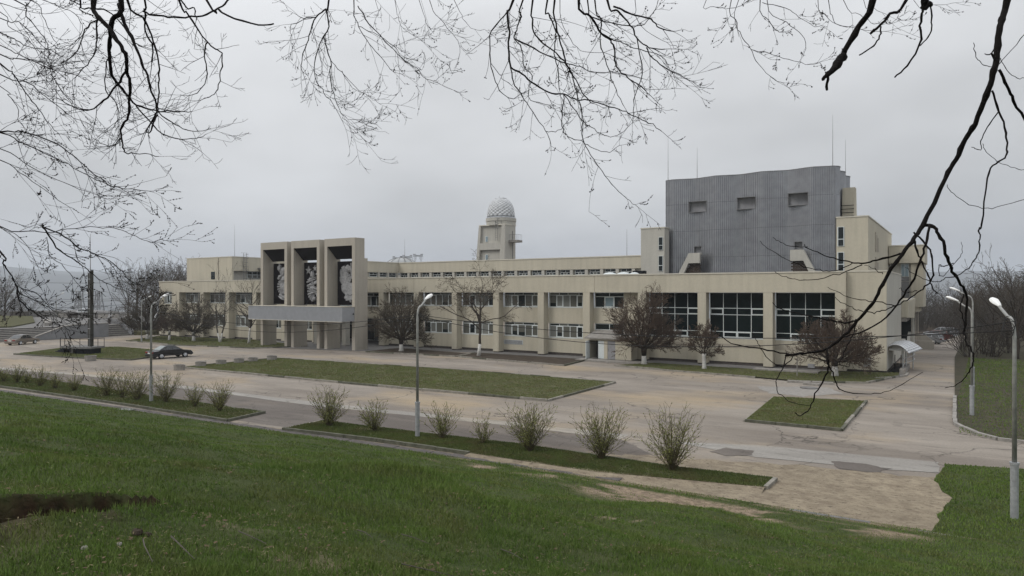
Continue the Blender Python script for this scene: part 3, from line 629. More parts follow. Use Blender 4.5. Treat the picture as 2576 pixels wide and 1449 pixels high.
# ------------------------------------------------------------------ the long building
YF = 68.6
bld = thing('culture_centre', 'long two storey cream building with dark windows across the whole plaza', 'building', (-60, 70, 0))
def pane(x0, x1, y, z0, z1, m_, parent, name='pane'):
    return MB().box(x0, x1, y, y + .03, z0, z1).build(name, m_, parent, fix=False)
def window(parent, x0, x1, z0, z1, y, rows, fr=.07, name='window', ledge=True):
    """rows: list of (zlow, zhigh, [x splits as fractions], [materials or None], sash set) from a PVC grid"""
    m = MB(); m.box(x0, x1, y, y + .09, z0, z0 + fr); m.box(x0, x1, y, y + .09, z1 - fr, z1)
    m.box(x0, x0 + fr, y, y + .09, z0 + fr, z1 - fr); m.box(x1 - fr, x1, y, y + .09, z0 + fr, z1 - fr)
    for (a, b, fx, ms, sash) in rows:
        if b < z1 - .01: m.box(x0 + fr, x1 - fr, y + .004, y + .086, b - fr / 2, b + fr / 2)
        for f in fx[1:-1]: X = x0 + f * (x1 - x0); m.box(X - fr / 2, X + fr / 2, y + .008, y + .082, a + (fr / 2 if a > z0 + .01 else fr), b - (fr / 2 if b < z1 - .01 else fr))
    if ledge: m.box(x0 - .06, x1 + .06, y - .10, y + .0, z0 - .06, z0 - .012)
    wo = m.build(name, M['pvc'], parent, fix=False)
    for (a, b, fx, ms, sash) in rows:
        for i in range(len(fx) - 1):
            xa = x0 + fx[i] * (x1 - x0) + (fr if i == 0 else fr / 2); xb = x0 + fx[i + 1] * (x1 - x0) - (fr if i == len(fx) - 2 else fr / 2)
            za = a + (fr / 2 if a > z0 + .01 else fr); zb = b - (fr / 2 if b < z1 - .01 else fr)
            if i in sash:
                s = MB(); t = .075
                s.box(xa, xb, y - .03, y + .05, za, za + t); s.box(xa, xb, y - .03, y + .05, zb - t, zb); s.box(xa, xa + t, y - .03, y + .05, za + t, zb - t); s.box(xb - t, xb, y - .03, y + .05, za + t, zb - t)
                s.build('sash', M['pvc'], wo, fix=False); xa += t; xb -= t; za += t; zb -= t
            mm_ = ms[i % len(ms)]
            if isinstance(mm_, tuple):     # blind hangs part way down behind the glass
                zc_ = za + (zb - za) * mm_[1]; pane(xa, xb, y + .03, za, zc_, M['glass'], wo); pane(xa, xb, y + .031, zc_, zb, M[mm_[0]], wo, 'blind')
            else: pane(xa, xb, y + .03, za, zb, M[mm_], wo)
    return wo
U = [0, .27, .5, .79, 1.0]; L5 = [0, .19, .37, .555, .735, .90, 1.0]
def office(x0, x1, zb, zt, y=YF + 1.13, seed=0, U_=None, L_=None):
    r = random.Random(seed); zt_ = zt - .30
    low = [r.choice(['blind', 'blind', 'blindl', 'blind', ('blind', r.uniform(.25, .5)), 'glass', 'blindl']) for _ in range(6)]
    up = [r.choice(['blind', 'glass', 'glass']) for _ in range(4)]
    sash = {i for i in (1, 4)} if L_ is None else {1}
    window(bld, x0, x1, zb, zt, y, [(zt_, zt, U_ or U, up, set()), (zb, zt_, L_ or L5, low, sash)])
# band under the roof, with expansion joints; each length is one panel
joints = [-113.6, -104.2, -92.4, -81.0, -59.9, -33.9, -8.92]
for a, b in zip(joints[:-1], joints[1:]):
    MB().box(a + .012, b - .012, YF, YF + 1.0, 7.17, 9.0).build('fascia', M['cream'], bld)
for a, b in zip(joints[:-1], joints[1:]):
    MB().box(a + .004, b - .004, YF - .06, YF + 1.3, 9.0, 9.12).build('coping', M['cap'], bld)
MB().box(-118.9, -5.9, YF + 1.6, 92, 8.6, 8.8).build('roof', M['concrete_d'], bld)
pil = [(-113.5, -112.7), (-106.62, -105.75), (-99.77, -98.87), (-92.93, -92.04), (-86.1, -85.2), (-79.3, -78.5), (-66.1, -65.25), (-59.9, -59.1), (-53.66, -52.87), (-47.40, -46.58), (-41.15, -40.35), (-35.33, -34.5), (-28.85, -28.0), (-22.45, -21.6), (-16.09, -15.23), (-9.81, -8.93)]
for a, b in pil:
    MB().box(a, b, YF + .015, YF + 1.06, gz(a) + .12, 7.168).build('pilaster', M['cream'], bld)
    MB().box(a + .04, b - .04, YF + .06, YF + 1.06, gz(a) - .1, gz(a) + .12).build('plinth', M['plinth'], bld)
YW = YF + 1.05
def bay(i, seed, kind='office'):
    x0, x1 = pil[i][1] + .002, pil[i + 1][0] - .002; g0 = gz(x0)
    pz = g0 + .30
    MB().box(x0, x1, YW + .06, YW + .40, g0 - .1, pz).build('plinth', M['plinth'], bld)
    if kind == 'office':
        left = x1 < -78
        wx0, wx1 = (x0 + .25, x1 - .4) if left else (x0 + .12, x1 - .05)
        zl0, zl1, zu0 = (1.70, 3.55, 5.42) if left else (2.0, 3.63, 5.47)
        m = MB(); m.box(x0, x1, YW, YW + .35, pz, zl0 - .01); m.box(x0, x1, YW, YW + .35, zl1, zu0 - .01); m.box(x0, x1, YW + .2, YW + .35, zl0 - .01, 7.16)
        if left:
            for (a, b) in ((zl0 - .01, zl1), (zu0 - .01, 7.165)): m.box(x0, wx0, YW, YW + .2, a, b); m.box(wx1, x1, YW, YW + .2, a, b)
        m.build('wall', M['cream'], bld)
        uu, ll = ([0, .34, .68, 1], [0, .23, .46, .70, 1]) if left else (None, None)
        office(wx0, wx1, zl0, zl1, seed=seed, U_=uu, L_=ll); office(wx0, wx1, zu0, 7.162, seed=seed + 50, U_=uu, L_=ll)
    elif kind == 'big':
        m = MB(); m.box(x0, x1, YW, YW + .35, pz, 2.63); m.box(x0, x1, YW + .2, YW + .35, 2.63, 7.16); m.build('wall', M['cream'], bld)
        MB().box(x0 + .01, x1 - .01, YW - .012, YW - .002, 1.68, 2.06).build('darker_strip', M['cream2'], bld, fix=False)  # thin strip of darker cream, just proud of the wall
        q = [0, .25, .5, .75, 1]; G4 = ['glassg']
        window(bld, x0 + .04, x1 - .03, 2.65, 7.16, YW + .08, [(5.6, 7.16, q, G4, set()), (4.95, 5.6, q, G4, {0, 3}), (3.27, 4.95, q, G4, set()), (2.65, 3.27, q, G4, {1, 2})], fr=.055)
for i in (0, 1, 2, 3, 4): bay(i, i)
for i in (6, 7, 8, 9, 10): bay(i, 20 + i)
for i in (12, 13, 14): bay(i, 40 + i, 'big')
# louvre under one window
lv = MB().box(-46.5, -43.8, YW - .03, YW - .001, .98, 1.50).build('louvre', M['pvc'], bld)
for k in range(9): MB().box(-46.43 + (0 if k % 1 == 0 else 0), -43.87, YW - .05, YW - .02, 1.02 + k * .052, 1.05 + k * .052).build('louvre_slat', M['board'], lv)
MB().box(-12.3, -11.7, YW - .02, YW - .002, .12, .5).build('vent_cover', M['board'], bld)
# door bay with porch
x0, x1 = pil[11][1], pil[12][0]
m = MB(); m.box(x0, x1, YW, YW + .35, 0.1, 3.0); m.box(x0, x1, YW, YW + .35, 3.76, 5.5); m.box(x0, x1, YW + .2, YW + .35, 3.0, 7.16); m.box(x0 + 3.6, x1, YW, YW + .2, 3.0, 3.76); m.box(x0 + 3.6, x1, YW, YW + .2, 5.5, 7.16)
m.build('wall', M['cream'], bld)
window(bld, x0 + .12, x0 + 3.6, 5.5, 7.16, YW + .08, [(6.7, 7.16, [0, .5, 1], ['glass'], set()), (5.5, 6.7, [0, .33, .66, 1], ['glass', 'skyglass', 'glass'], {1})])
window(bld, x0 + .12, x0 + 3.6, 3.02, 3.74, YW + .08, [(3.02, 3.74, [0, .5, 1], ['glass'], set())], ledge=False)
porch = thing('entrance_porch', 'small cream porch with sloping roof and grey side doors', 'porch', (-31.5, 68, 0))
m = MB(); m.box(-33.9, -33.72, 67.0, 69.6, .13, 2.05); m.box(-32.0, -31.6, 67.0, 67.2, .13, 2.05); m.box(-30.7, -28.9, 67.0, 67.2, .13, 2.05); m.box(-29.08, -28.9, 67.2, 69.6, .13, 2.05); m.box(-33.72, -29.08, 67.0, 67.2, 2.05, 2.25); m.build('wall', M['cream'], porch)
MB().extr([(66.75, 2.22), (69.6, 2.95), (69.6, 3.05), (66.75, 2.34)], 'x', -34.2, -28.6).build('roof', M['concrete'], porch)
d = MB().box(-31.58, -30.72, 67.02, 67.08, .14, 2.03).build('door', M['board'], porch); MB().box(-31.5, -31.46, 66.98, 67.02, .95, 1.25).build('handle', M['steel'], d)
MB().box(-32.7, -32.02, 67.05, 67.10, .14, 2.03).build('door_panel', M['pvc'], porch)
dl = MB().box(-33.72, -33.66, 66.1, 66.98, .14, 2.03).build('open_door', M['pvc'], porch); MB().box(-33.75, -33.72, 66.2, 66.88, .95, 1.85).build('glass_panel', M['glass'], dl)
MB().box(-33.7, -29.1, 68.7, 68.75, .13, 2.0).build('back_wall', M['plinth'], porch)
# left end of the building: flush wall with a corner window
g0 = gz(-116); m = MB()
m.box(-118.85, -113.52, YF + .02, YF + .35, g0 + .25, 5.2); m.box(-118.85, -117.4, YF + .02, YF + .35, 5.2, 7.3); m.box(-114.9, -113.61, YF + .02, YF + .35, 5.2, 7.3); m.box(-118.85, -113.61, YF + .02, YF + .35, 7.3, 9.0)
m.box(-117.4, -114.9, YF + .3, YF + .4, 5.2, 7.3); m.box(-118.85, -118.5, YF + .35, 92, g0, 9.0)
m.build('wall', M['cream'], bld); MB().box(-118.95, -113.61, YF - .05, YF + .5, 9.0, 9.12).build('coping', M['cap'], bld)
MB().box(-118.7, -113.55, YF + .1, YF + .4, g0 - .1, g0 + .25).build('plinth', M['plinth'], bld)
window(bld, -117.38, -114.92, 5.22, 7.28, YF + .15, [(6.75, 7.28, [0, .5, 1], ['blind'], set()), (5.22, 6.75, [0, .33, .66, 1], ['blindl', 'glass', 'blindl'], {1})])
# right end: the band turns, plain wall, light side wall
m = MB(); m.box(-8.92, -5.75, YF + .62, YF + .95, .25, 9.02); m.build('end_wall', M['cream'], bld)
MB().box(-6.05, -5.745, YF + .95, 86.2, .25, 9.02).build('side_wall', M['grey_render'], bld)
m = MB(); m.box(-8.9, -5.70, YF + .57, YF + 1.3, 9.02, 9.14); m.box(-6.1, -5.70, YF + 1.3, 86.2, 9.02, 9.14); m.build('coping', M['cap'], bld)
m = MB(); m.box(-8.9, -5.85, YF + .7, YF + .95, -.1, .25); m.box(-6.0, -5.83, YF + .95, 86.2, -.1, .25); m.build('plinth', M['plinth'], bld)
mb_ = MB().box(-7.55, -7.0, YF + .52, YF + .615, .55, 1.35).build('meter_box', M['pole'], bld)
# downpipes on the pilasters
for px in (-106.9, -78.9, -59.5): MB().tube([(px, YF - .05, 7.0), (px, YF - .05, gz(px) + .25), (px, YF - .18, gz(px) + .12)], .05, 6).build('downpipe', M['cream2'], bld)
# upper floor behind the portal passage, lower floor open
MB().box(-78.5, -66.1, YF + .9, YF + 1.2, 3.7, 7.17).build('wall', M['cream'], bld)
window(bld, -78.2, -66.3, 5.3, 7.1, YF + .78, [(6.65, 7.1, [i / 8 for i in range(9)], ['glass'], set()), (5.3, 6.65, [i / 12 for i in range(13)], ['blind', 'glass', 'blind'], set())])
MB().box(-78.5, -66.1, YF + 1.2, 92, 3.5, 3.7).build('passage_ceiling', M['grey_render'], bld)
MB().box(-78.5, -70.6, YF + 6.2, YF + 6.4, .03, 3.5).build('passage_wall', M['plinth'], bld)
MB().box(-78.4, -78.1, YF + 1, YF + 6, .03, 3.5).build('passage_wall', M['grey_render'], bld)
for X in (-75.9, -70.4): MB().box(X, X + .75, 66.0, 66.8, .03, 3.6).build('column', M['grey_render'], bld)
window(bld, -78.0, -71.0, .1, 3.3, YF + 6.0, [(2.4, 3.3, [0, .25, .5, .75, 1], ['glass'], set()), (.1, 2.4, [0, .25, .5, .75, 1], ['glass'], set())], ledge=False)
# recessed upper storey with the strip of small windows
YR = 76.0; XC = -69.28
def strip(x0, x1, y0, y1, n, along):
    for k in range(n):
        pass
m = MB(); m.box(XC, -31.55, YR, YR + 1.2, 10.0, 11.40); m.build('upper_fascia', M['cream'], bld)
MB().box(XC - .0, -31.55, YR - .06, YR + 1.6, 11.40, 11.52).build('coping', M['cap'], bld)
MB().box(XC - .6, XC, YR - 7.1, YR, 10.0, 11.40).build('upper_fascia', M['cream'], bld)
MB().box(XC - .9, XC + .06, YR - 7.1, YR - .06, 11.40, 11.52).build('coping', M['cap'], bld)
MB().box(XC, -31.55, YR + .42, YR + .9, 8.8, 10.0).build('upper_wall', M['grey_render'], bld)
MB().box(XC - .55, XC - .30, YR - 7.1, YR, 8.8, 10.0).build('upper_wall', M['grey_render'], bld)
MB().box(XC, -31.55, YR + .02, YR + .3, 8.8, 9.33).build('upper_sill', M['cream'], bld)
ws = [-69.2 + 2.05 * k for k in range(18)]
for k, X in enumerate(ws):
    if X > -33.0: continue
    window(bld, X + .12, X + 1.55, 9.34, 9.99, YR + .30, [(9.66, 9.99, [0, .5, 1], ['glass'], set()), (9.34, 9.66, [0, .33, .66, 1], ['glass', 'blind', 'glass'], set())], fr=.05, ledge=False)
    MB().box(X + 1.60, X + 2.0, YR + .04, YR + .42, 9.33, 10.0).build('pier', M['grey_render'], bld)
for k in range(3):                      # same strip on the short return wall
    y = YR - 1.9 - k * 1.9; fr_ = MB(); xx = XC - .25
    fr_.box(xx, xx + .06, y, y + 1.5, 9.34, 9.40); fr_.box(xx, xx + .06, y, y + 1.5, 9.93, 9.99); fr_.box(xx, xx + .06, y, y + .06, 9.40, 9.93); fr_.box(xx, xx + .06, y + 1.44, y + 1.5, 9.40, 9.93); fr_.box(xx, xx + .06, y + .06, y + 1.44, 9.64, 9.69); fr_.box(xx, xx + .06, y + .72, y + .78, 9.69, 9.93)
    wo = fr_.build('window', M['pvc'], bld, fix=False); MB().box(xx + .01, xx + .03, y + .05, y + 1.45, 9.36, 9.95).build('pane', M['glass'], wo)
    MB().box(XC - .3, XC - .02, y + 1.53, y + 1.87, 9.33, 10).build('pier', M['grey_render'], bld)
MB().box(XC - .30, XC + .0, YR - 7.1, YR, 8.8, 9.33).build('upper_sill', M['cream'], bld)
MB().box(-103, XC, YR + 1, 90, 11.2, 11.4).build('roof', M['concrete_d'], bld); MB().box(XC, -31.6, YR + 1.6, 90, 11.1, 11.3).build('roof', M['concrete_d'], bld)
# white covers lying on the lower roof
# upper block over the left wing
m = MB(); m.box(-115.9, -104.7, 72, 72.3, 8.8, 13.1); m.box(-104.7, -102.85, 72, 72.3, 8.8, 13.1); m.build('upper_block_wall', M['cream'], bld)
m = MB(); m.box(-115.9, -115.6, 72.3, 90, 8.8, 13.1); m.build('upper_block_wall', M['cream'], bld)
MB().box(-103.15, -102.85, 72.3, 88, 10.8, 13.1).build('upper_block_wall', M['cream'], bld)
MB().box(-103.9, -103.6, 72.3, 88, 8.8, 10.8).build('upper_block_wall', M['grey_render'], bld)
MB().box(-115.96, -102.79, 71.94, 88, 13.1, 13.22).build('coping', M['cap'], bld)
MB().box(-108.7, -107.6, 71.96, 72.02, 9.4, 10.7).build('dark_opening', M['glass'], bld)
MB().tube([(-106.6, 71.93, 13.1), (-106.6, 71.93, 8.9)], .05, 6).build('downpipe', M['cream2'], bld)
wo = MB().box(-103.62, -103.55, 75.4, 79.5, 9.6, 10.75).build('window', M['pvc'], bld)
for k in range(4): MB().box(-103.56, -103.52, 75.5 + k * 1.0, 76.35 + k, 9.68, 10.15).build('pane', M['blind'], wo); MB().box(-103.56, -103.52, 75.5 + k * 1.0, 76.35 + k, 10.25, 10.68).build('pane', M['glass'], wo)
ld = thing('roof_ladder', 'grey steel cat ladder on the left rooftop block', 'ladder', (-102.7, 74.3, 9.3))
m = MB()
for y in (74.0, 74.6): m.tube([(-102.6, y, 9.3), (-102.6, y, 13.9), (-103.2, y, 13.9)], .035, 6)
m.build('rail', M['steel'], ld)
for k in range(14): MB().tube([(-102.6, 74.0, 9.5 + k * .3), (-102.6, 74.6, 9.5 + k * .3)], .025, 5).build('rung', M['steel'], ld)
m = MB()
for k in range(5):
    z = 10.8 + k * .7; m.tube([(-102.6, 74.0, z), (-102.1, 74.0, z), (-102.0, 74.3, z), (-102.1, 74.6, z), (-102.6, 74.6, z)], .02, 4)
m.build('safety_cage', M['steel'], ld)
# ------------------------------------------------------------------ stage tower
st = thing('stage_tower', 'tall windowless block clad in ribbed grey metal above the long building', 'tower', (-20, 80, 8.8))
TX0, TX1, TY0, TY1, TZ1 = -29.27, -11.16, 78.0, 89.2, 20.25
def wave(u, p=5.0, a=.44, ph=.4): return .9 * a * math.asin(.97 * math.sin(2 * math.pi * u / p + ph)) * 2 / math.pi - a
rows_ = [(8.8, 11.15), (11.15, 14.2), (14.2, 17.3), (17.3, 20.25)]
openings = [(-26.55, -24.55, 16.38, 17.55), (-21.12, -19.1, 16.35, 17.6), (-15.76, -13.72, 16.38, 17.64), (-26.0, -25.13, 11.62, 12.42), (-15.12, -14.32, 11.72, 12.5)]
pitch = .15
def ribwall(fn, L_, ops, name):
    """fn(u, depth) -> x, y ; vertical ribs as real folds, openings left out"""
    pitch = L_ / round(L_ / .21)
    for (za, zb) in rows_:
        V, Q = [], []; n = round(L_ / pitch); pr = []
        for k in range(n):
            u = k * pitch
            for (f_, dd) in ((0, 0), (.34, 0), (.46, .07), (.88, .07)): pr.append((u + f_ * pitch, dd))
        pr.append((n * pitch, 0))
        for i in range(len(pr) - 1):
            um = (pr[i][0] + pr[i + 1][0]) / 2; cuts = [(za, zb)]
            for (a, b, c, d) in ops:
                if a < um < b:
                    nc = []
                    for (p, q_) in cuts:
                        if d <= p or c >= q_: nc.append((p, q_))
                        else:
                            if c > p: nc.append((p, c))
                            if d < q_: nc.append((d, q_))
                    cuts = nc
            for (p, q_) in cuts:
                b_ = len(V); o_ = .025 if p == za and za > 9 else 0
                A = fn(*pr[i]); B_ = fn(*pr[i + 1])
                V += [(A[0], A[1], p + o_), (B_[0], B_[1], p + o_), (B_[0], B_[1], q_), (A[0], A[1], q_)]; Q.append((b_, b_+1, b_+2, b_+3))
        npmesh(name, V, Q, M['clad'], st)
ribwall(lambda u, d: (TX0 + u, TY0 - wave(u) - .44 + d), TX1 - TX0, [(a - TX0, b - TX0, c, d) for a, b, c, d in openings], 'cladding')
YE = TY0 - wave(TX1 - TX0) - .44
ribwall(lambda u, d: (TX1 + .32 * math.sin(2 * math.pi * u / 3.7) - d, YE - .01 + u), TY1 - YE, [], 'cladding')
ribwall(lambda u, d: (TX0 - d, TY1 - u), TY1 - TY0, [], 'cladding')
for (za, zb) in rows_[1:]:
    V, Q = [], []
    for k in range(int((TX1 - TX0) / pitch)):
        u = k * pitch; x = TX0 + u; y = TY0 - wave(u) - .44 + .03; u2 = u + pitch; y2 = TY0 - wave(u2) - .44 + .03
        if any(a < x < b and c < za < d for a, b, c, d in openings): continue
        b_ = len(V); V += [(x, y, za - .02), (x + pitch, y2, za - .02), (x + pitch, y2, za + .03), (x, y, za + .03)]; Q.append((b_, b_+1, b_+2, b_+3))
    npmesh('panel_joint', V, Q, M['steel'], st)
V, Q = [], []
tp = [(TX0 + k * .25, TY0 - wave(k * .25) - .44) for k in range(int((TX1 - TX0) / .25) + 1)] + [(TX1 + .05 + .32 * math.sin(2 * math.pi * k * .25 / 3.7), YE + k * .25) for k in range(1, 45)] + [(TX0, TY1)]
MB().prism(tp, 20.2, 20.27).build('roof', M['steel'], st)
MB().box(TX0 + .5, TX1 - .5, TY0 + 1.0, TY0 + 1.2, 8.8, 20.1).build('inner_wall', M['plinth'], st)
for i, (a, b, c, d) in enumerate(openings):
    ym = [TY0 - wave(x_ - TX0) - .44 for x_ in (a, (a + b) / 2, b)]; ya = min(ym) - .02; yb = max(ym) + .55; t = .05
    m = MB(); m.box(a - t, a, ym[0] - .02, yb, c - t, d + t); m.box(b, b + t, ym[2] - .02, yb, c - t, d + t); m.box(a, b, ya + .02, yb, d, d + t); m.box(a, b, ya + .02, yb, c - t, c)
    fo = m.build('opening_frame', M['steel'], st); MB().box(a, b, max(ym) + .30, max(ym) + .36, c, d).build('shutter', M['board'], fo)
# cream stair hoods leaning on the tower
def hood(x0, flip):
    h_ = thing('stair_hood', 'cream angled stair hood at the %s foot of the metal tower' % ('right' if flip else 'left'), 'stair hood', (x0, 76.5, 8.8), 'stair hoods against the metal tower')
    s = -1 if flip else 1
    P_ = [(0, 9.2), (0, 9.45), (1.12, 11.6), (2.38, 11.6), (2.38, 10.46), (1.08, 10.46), (.52, 9.2)]
    MB().extr([(x0 + s * x, z) for x, z in P_], 'y', 76.55, 76.9).build('front_panel', M['grey_render'], h_)
    MB().extr([(x0 + s * x, z) for x, z in [(1.12, 11.6), (2.38, 11.6), (2.38, 11.45), (1.2, 11.45)]], 'y', 76.9, 77.5).build('landing', M['grey_render'], h_)
    MB().extr([(x0 + s * x, z) for x, z in [(0, 9.3), (1.12, 11.6), (1.3, 11.5), (.2, 9.3)]], 'y', 76.9, 77.5).build('sloping_side', M['grey_render'], h_)
    for k in range(8):
        for j in range(6):
            X = .62 + j * .32 + (.16 if k % 2 else 0); z = 9.15 + k * .165
            if X > 2.3 or z - 9.15 > (X - .45) * 2.0 or z > 10.4: continue
            MB().box(x0 + s * X - .145, x0 + s * X + .145, 77.0, 77.15, z, z + .15).build('brick', M['brick'], h_, fix=False)
    return h_
hood(-27.2, False); hood(-12.87, True)
# blocks either side of the tower
lb = thing('left_stair_block', 'narrow cream block left of the metal tower with slit windows', 'building block', (-31, 80, 8.8))
m = MB(); m.box(-31.5, -28.64, 75.8, 77.3, 8.8, 14.52); m.box(-31.5, -29.5, 77.3, 89, 8.8, 14.52); m.build('wall', M['grey_render'], lb); MB().box(-31.56, -28.58, 75.74, 77.36, 14.52, 14.64).build('coping', M['cap'], lb)
for (za, zb) in ((9.6, 11.35), (12.0, 13.2 + .3)):
    wo = MB().box(-29.33, -28.8, 75.73, 75.795, za, zb).build('window', M['pvc'], lb); MB().box(-29.28, -28.85, 75.70, 75.725, za + .05, za + (zb - za) * .34).build('pane', M['glass'], wo); MB().box(-29.28, -28.85, 75.70, 75.725, za + (zb - za) * .39, zb - .05).build('pane', M['glass'], wo)
rb = thing('right_stair_block', 'cream block right of the metal tower with stepped slit windows', 'building block', (-9.5, 90, 8.8))
MB().box(-11.05, -8.12, 78.1, 105, 8.8, 14.82).build('wall', M['cream'], rb); MB().box(-11.1, -8.06, 78.04, 105.06, 14.82, 14.94).build('coping', M['cap'], rb)
for (za, zb) in ((9.35, 11.3), (12.0 - .1, 13.9)):
    wo = MB().box(-10.95, -10.3, 78.03, 78.095, za, zb).build('window', M['pvc'], rb); MB().box(-10.85, -10.38, 78.0, 78.025, za + .06, za + (zb - za) * .34).build('pane', M['glass'], wo); MB().box(-10.85, -10.38, 78.0, 78.025, za + (zb - za) * .39, zb - .05).build('pane', M['glass'], wo)
for z0_ in (8.9, 11.6):
    for k, (dy_, za, zb) in enumerate(((0, 0, 2.1), (1.1, .15, 1.85), (2.4, .1, 1.6))):
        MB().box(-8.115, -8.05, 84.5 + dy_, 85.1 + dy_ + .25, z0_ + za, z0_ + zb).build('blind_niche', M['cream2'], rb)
# rooftop stair head beside the tower
rh = thing('roof_stair_head', 'small cream stair head with black rungs beside the metal tower top', 'roof structure', (-10.4, 80, 14.9))
MB().extr([(81.0, 14.94), (82.9, 14.94), (82.4, 18.3), (81.3, 18.3)], 'x', -10.9, -9.7).build('housing', M['cream'], rh)
for k in range(4): MB().box(-9.7 - 1.3, -9.75, 80.92, 80.98, 15.2 + k * .38, 15.26 + k * .38).build('rung', M['black'], rh)
# antennas
def mast(x, y, z0_, h, lab):
    o = MB().tube([(x, y, z0_), (x, y, z0_ + h * .5), (x, y, z0_ + h)], [.035, .022, .01], 5).build('antenna', M['steel'], None, (x, y, z0_)); tag(o, lab, 'antenna', None)
mast(-29.1, 78.2, 20.2, 5.3, 'thin mast on the left corner of the metal tower'); mast(-25.7, 78.4, 20.2, 3.6, 'short thin mast near the left corner of the metal tower')
mast(-11.4, 78.2, 20.2, 5.3, 'tallest thin mast on the right front corner of the metal tower'); mast(-11.6, 88.9, 20.2, 4.7, 'thin mast on the rear right corner of the metal tower')
mast(-33.6, 76.6, 11.4, 3.3, 'thin mast on the upper roof left of the metal tower'); mast(-103.6, 73.0, 13.1, 5.6, 'thin mast on the left rooftop block'); mast(-68.6, 76.6, 11.4, 3.6, 'thin mast above the roof corner right of the portal')
# things on the lower roof
for k, (x, y, w2, h, lab) in enumerate([(-42.3, 71.0, .9, .08, 'grey sheet lying on the lower roof left of the metal tower'), (-33.9, 72.5, .85, .26, 'first low white roof dome left of the metal tower'), (-32.2, 72.5, .85, .26, 'second low white roof dome left of the metal tower'), (-30.9, 72.5, .6, .22, 'small white roof dome next to the dark equipment')]):
    o = MB().lathe([(.02, h), (w2 * .55, h * .8), (w2 * .9, h * .35), (w2, 0)], (x, y, 9.2), 16, 1, .6).build('roof_dome' if k else 'roof_sheet', M['pvc'] if k else M['board'], None, (x, y, 9.2), True); tag(o, lab, 'roof cover', 'white covers on the lower roof' if k else None)
o = MB().box(-31.6, -30.2, 73.6, 74.4, 9.1, 9.62).build('roof_unit', M['black'], None, (-34, 74.5, 9.1), bevel=.05); tag(o, 'dark equipment box on the lower roof beside the left stair block', 'roof unit')
o = MB().box(-41.5, -38.5, 79, 80.2, 11.45, 11.62).build('roof_hatch', M['concrete_d'], None, (-40, 79.5, 11.45)); tag(o, 'flat grey hatch on the upper roof, left one', 'roof hatch')
o = MB().box(-36.5, -34.5, 79, 80.2, 11.45, 11.66).build('roof_hatch', M['concrete_d'], None, (-35, 79.5, 11.45)); tag(o, 'flat grey hatch on the upper roof nearest the stair block', 'roof hatch')
# ------------------------------------------------------------------ entrance portal
po = thing('entrance_portal', 'tall three frame entrance portal with dark recesses and stone reliefs', 'portal', (-72, 62, 0))
YP = 61.2; fr_x = [(-81.1, -75.62), (-74.8, -69.31), (-68.4, -62.95)]
for (a, b) in fr_x:
    t = .52; g0 = gz(a)
    MB().box(a, a + t, YP, YP + 1.65, g0, 13.95).build('upright', M['portal'], po, bevel=.02); MB().box(b - t, b, YP, YP + 1.65, g0, 13.95).build('upright', M['portal'], po, bevel=.02)
    MB().box(a + t, b - t, YP + .002, YP + .3, 12.98, 13.95).build('lintel', M['portal'], po)
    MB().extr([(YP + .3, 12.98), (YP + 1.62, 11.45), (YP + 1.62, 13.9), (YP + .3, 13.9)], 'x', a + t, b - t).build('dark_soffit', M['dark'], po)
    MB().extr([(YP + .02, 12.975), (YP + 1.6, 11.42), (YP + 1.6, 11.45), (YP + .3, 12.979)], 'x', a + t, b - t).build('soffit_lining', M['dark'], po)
    for x in (a + .08, b - t + .02): MB().box(x, x + .42, YP + 1.65, YP + 2.25, g0, 11.45).build('rear_upright', M['portal'], po)
    MB().box(a + t, b - t, YP + 1.75, YP + 1.95, 5.55, 11.15).build('relief_panel', M['dark'], po)
for (a, b) in fr_x[:-1]: MB().box(b + .002, b + .80, YP + .9, YP + 1.2, 5.6, 13.5).build('joint_panel', M['portal'], po)
# reliefs on the dark panels
def star(m, x, y, z, r, dep=.14):
    pts = []
    for k in range(10):
        a = math.pi / 2 + k * math.pi / 5; q_ = r if k % 2 == 0 else r * .42; pts.append((x + q_ * math.cos(a), z + q_ * math.sin(a)))
    m.extr(pts, 'y', y - dep, y)
YS = YP + 1.74
def bl(m, x, z, rx, rz, ry=.3, rot=0): m.blob((x, YS - .06 - random.random() * .15, z), (rx * .92, ry, rz * .88), 10, .26, rot)
r1 = MB(); x = fr_x[0][1] - .52
for (u, z, rx, rz, ro) in [(-2.9, 10.5, .28, .62, .1), (-2.4, 9.9, .5, .5, 0), (-1.8, 10.2, .75, .5, -.3), (-1.3, 9.5, .6, .8, .2), (-2.9, 9.3, .6, .35, .5), (-2.0, 9.0, .55, .5, 0), (-1.2, 8.5, .65, .55, .3), (-.6, 9.6, .4, .9, 0), (-.7, 8.2, .5, .9, .1), (-1.0, 6.9, .4, 1.0, .12), (-.6, 6.5, .35, .9, -.1), (-2.3, 6.7, .8, .22, -.35), (-2.4, 6.4, .8, .2, -.35), (-1.6, 7.3, .35, .5, 0)]: bl(r1, x + u, z, rx, rz, .3, ro)
r1.build('relief', M['relief'], po)
r1b = MB()
for k in range(16): a = k * math.pi / 8; r1b.tube([(x - 2.35 + .25 * math.cos(a), YS - .12, 7.95 + .25 * math.sin(a)), (x - 2.35 + .95 * math.cos(a), YS - .2, 7.95 + 1.05 * math.sin(a))], [.07, .15], 6)
r1b.blob((x - 2.2, YS - .2, 7.95), (.5, .25, .5), 10, .2); r1b.blob((x - 1.75, YS - .25, 7.9), (.42, .22, .55), 10, .2); r1b.build('shell_relief', M['relief'], po)
r2 = MB(); x = fr_x[1][1] - .52; star(r2, x - 3.45, YS, 10.1, .62); star(r2, x - 2.2, YS, 10.35, .42)
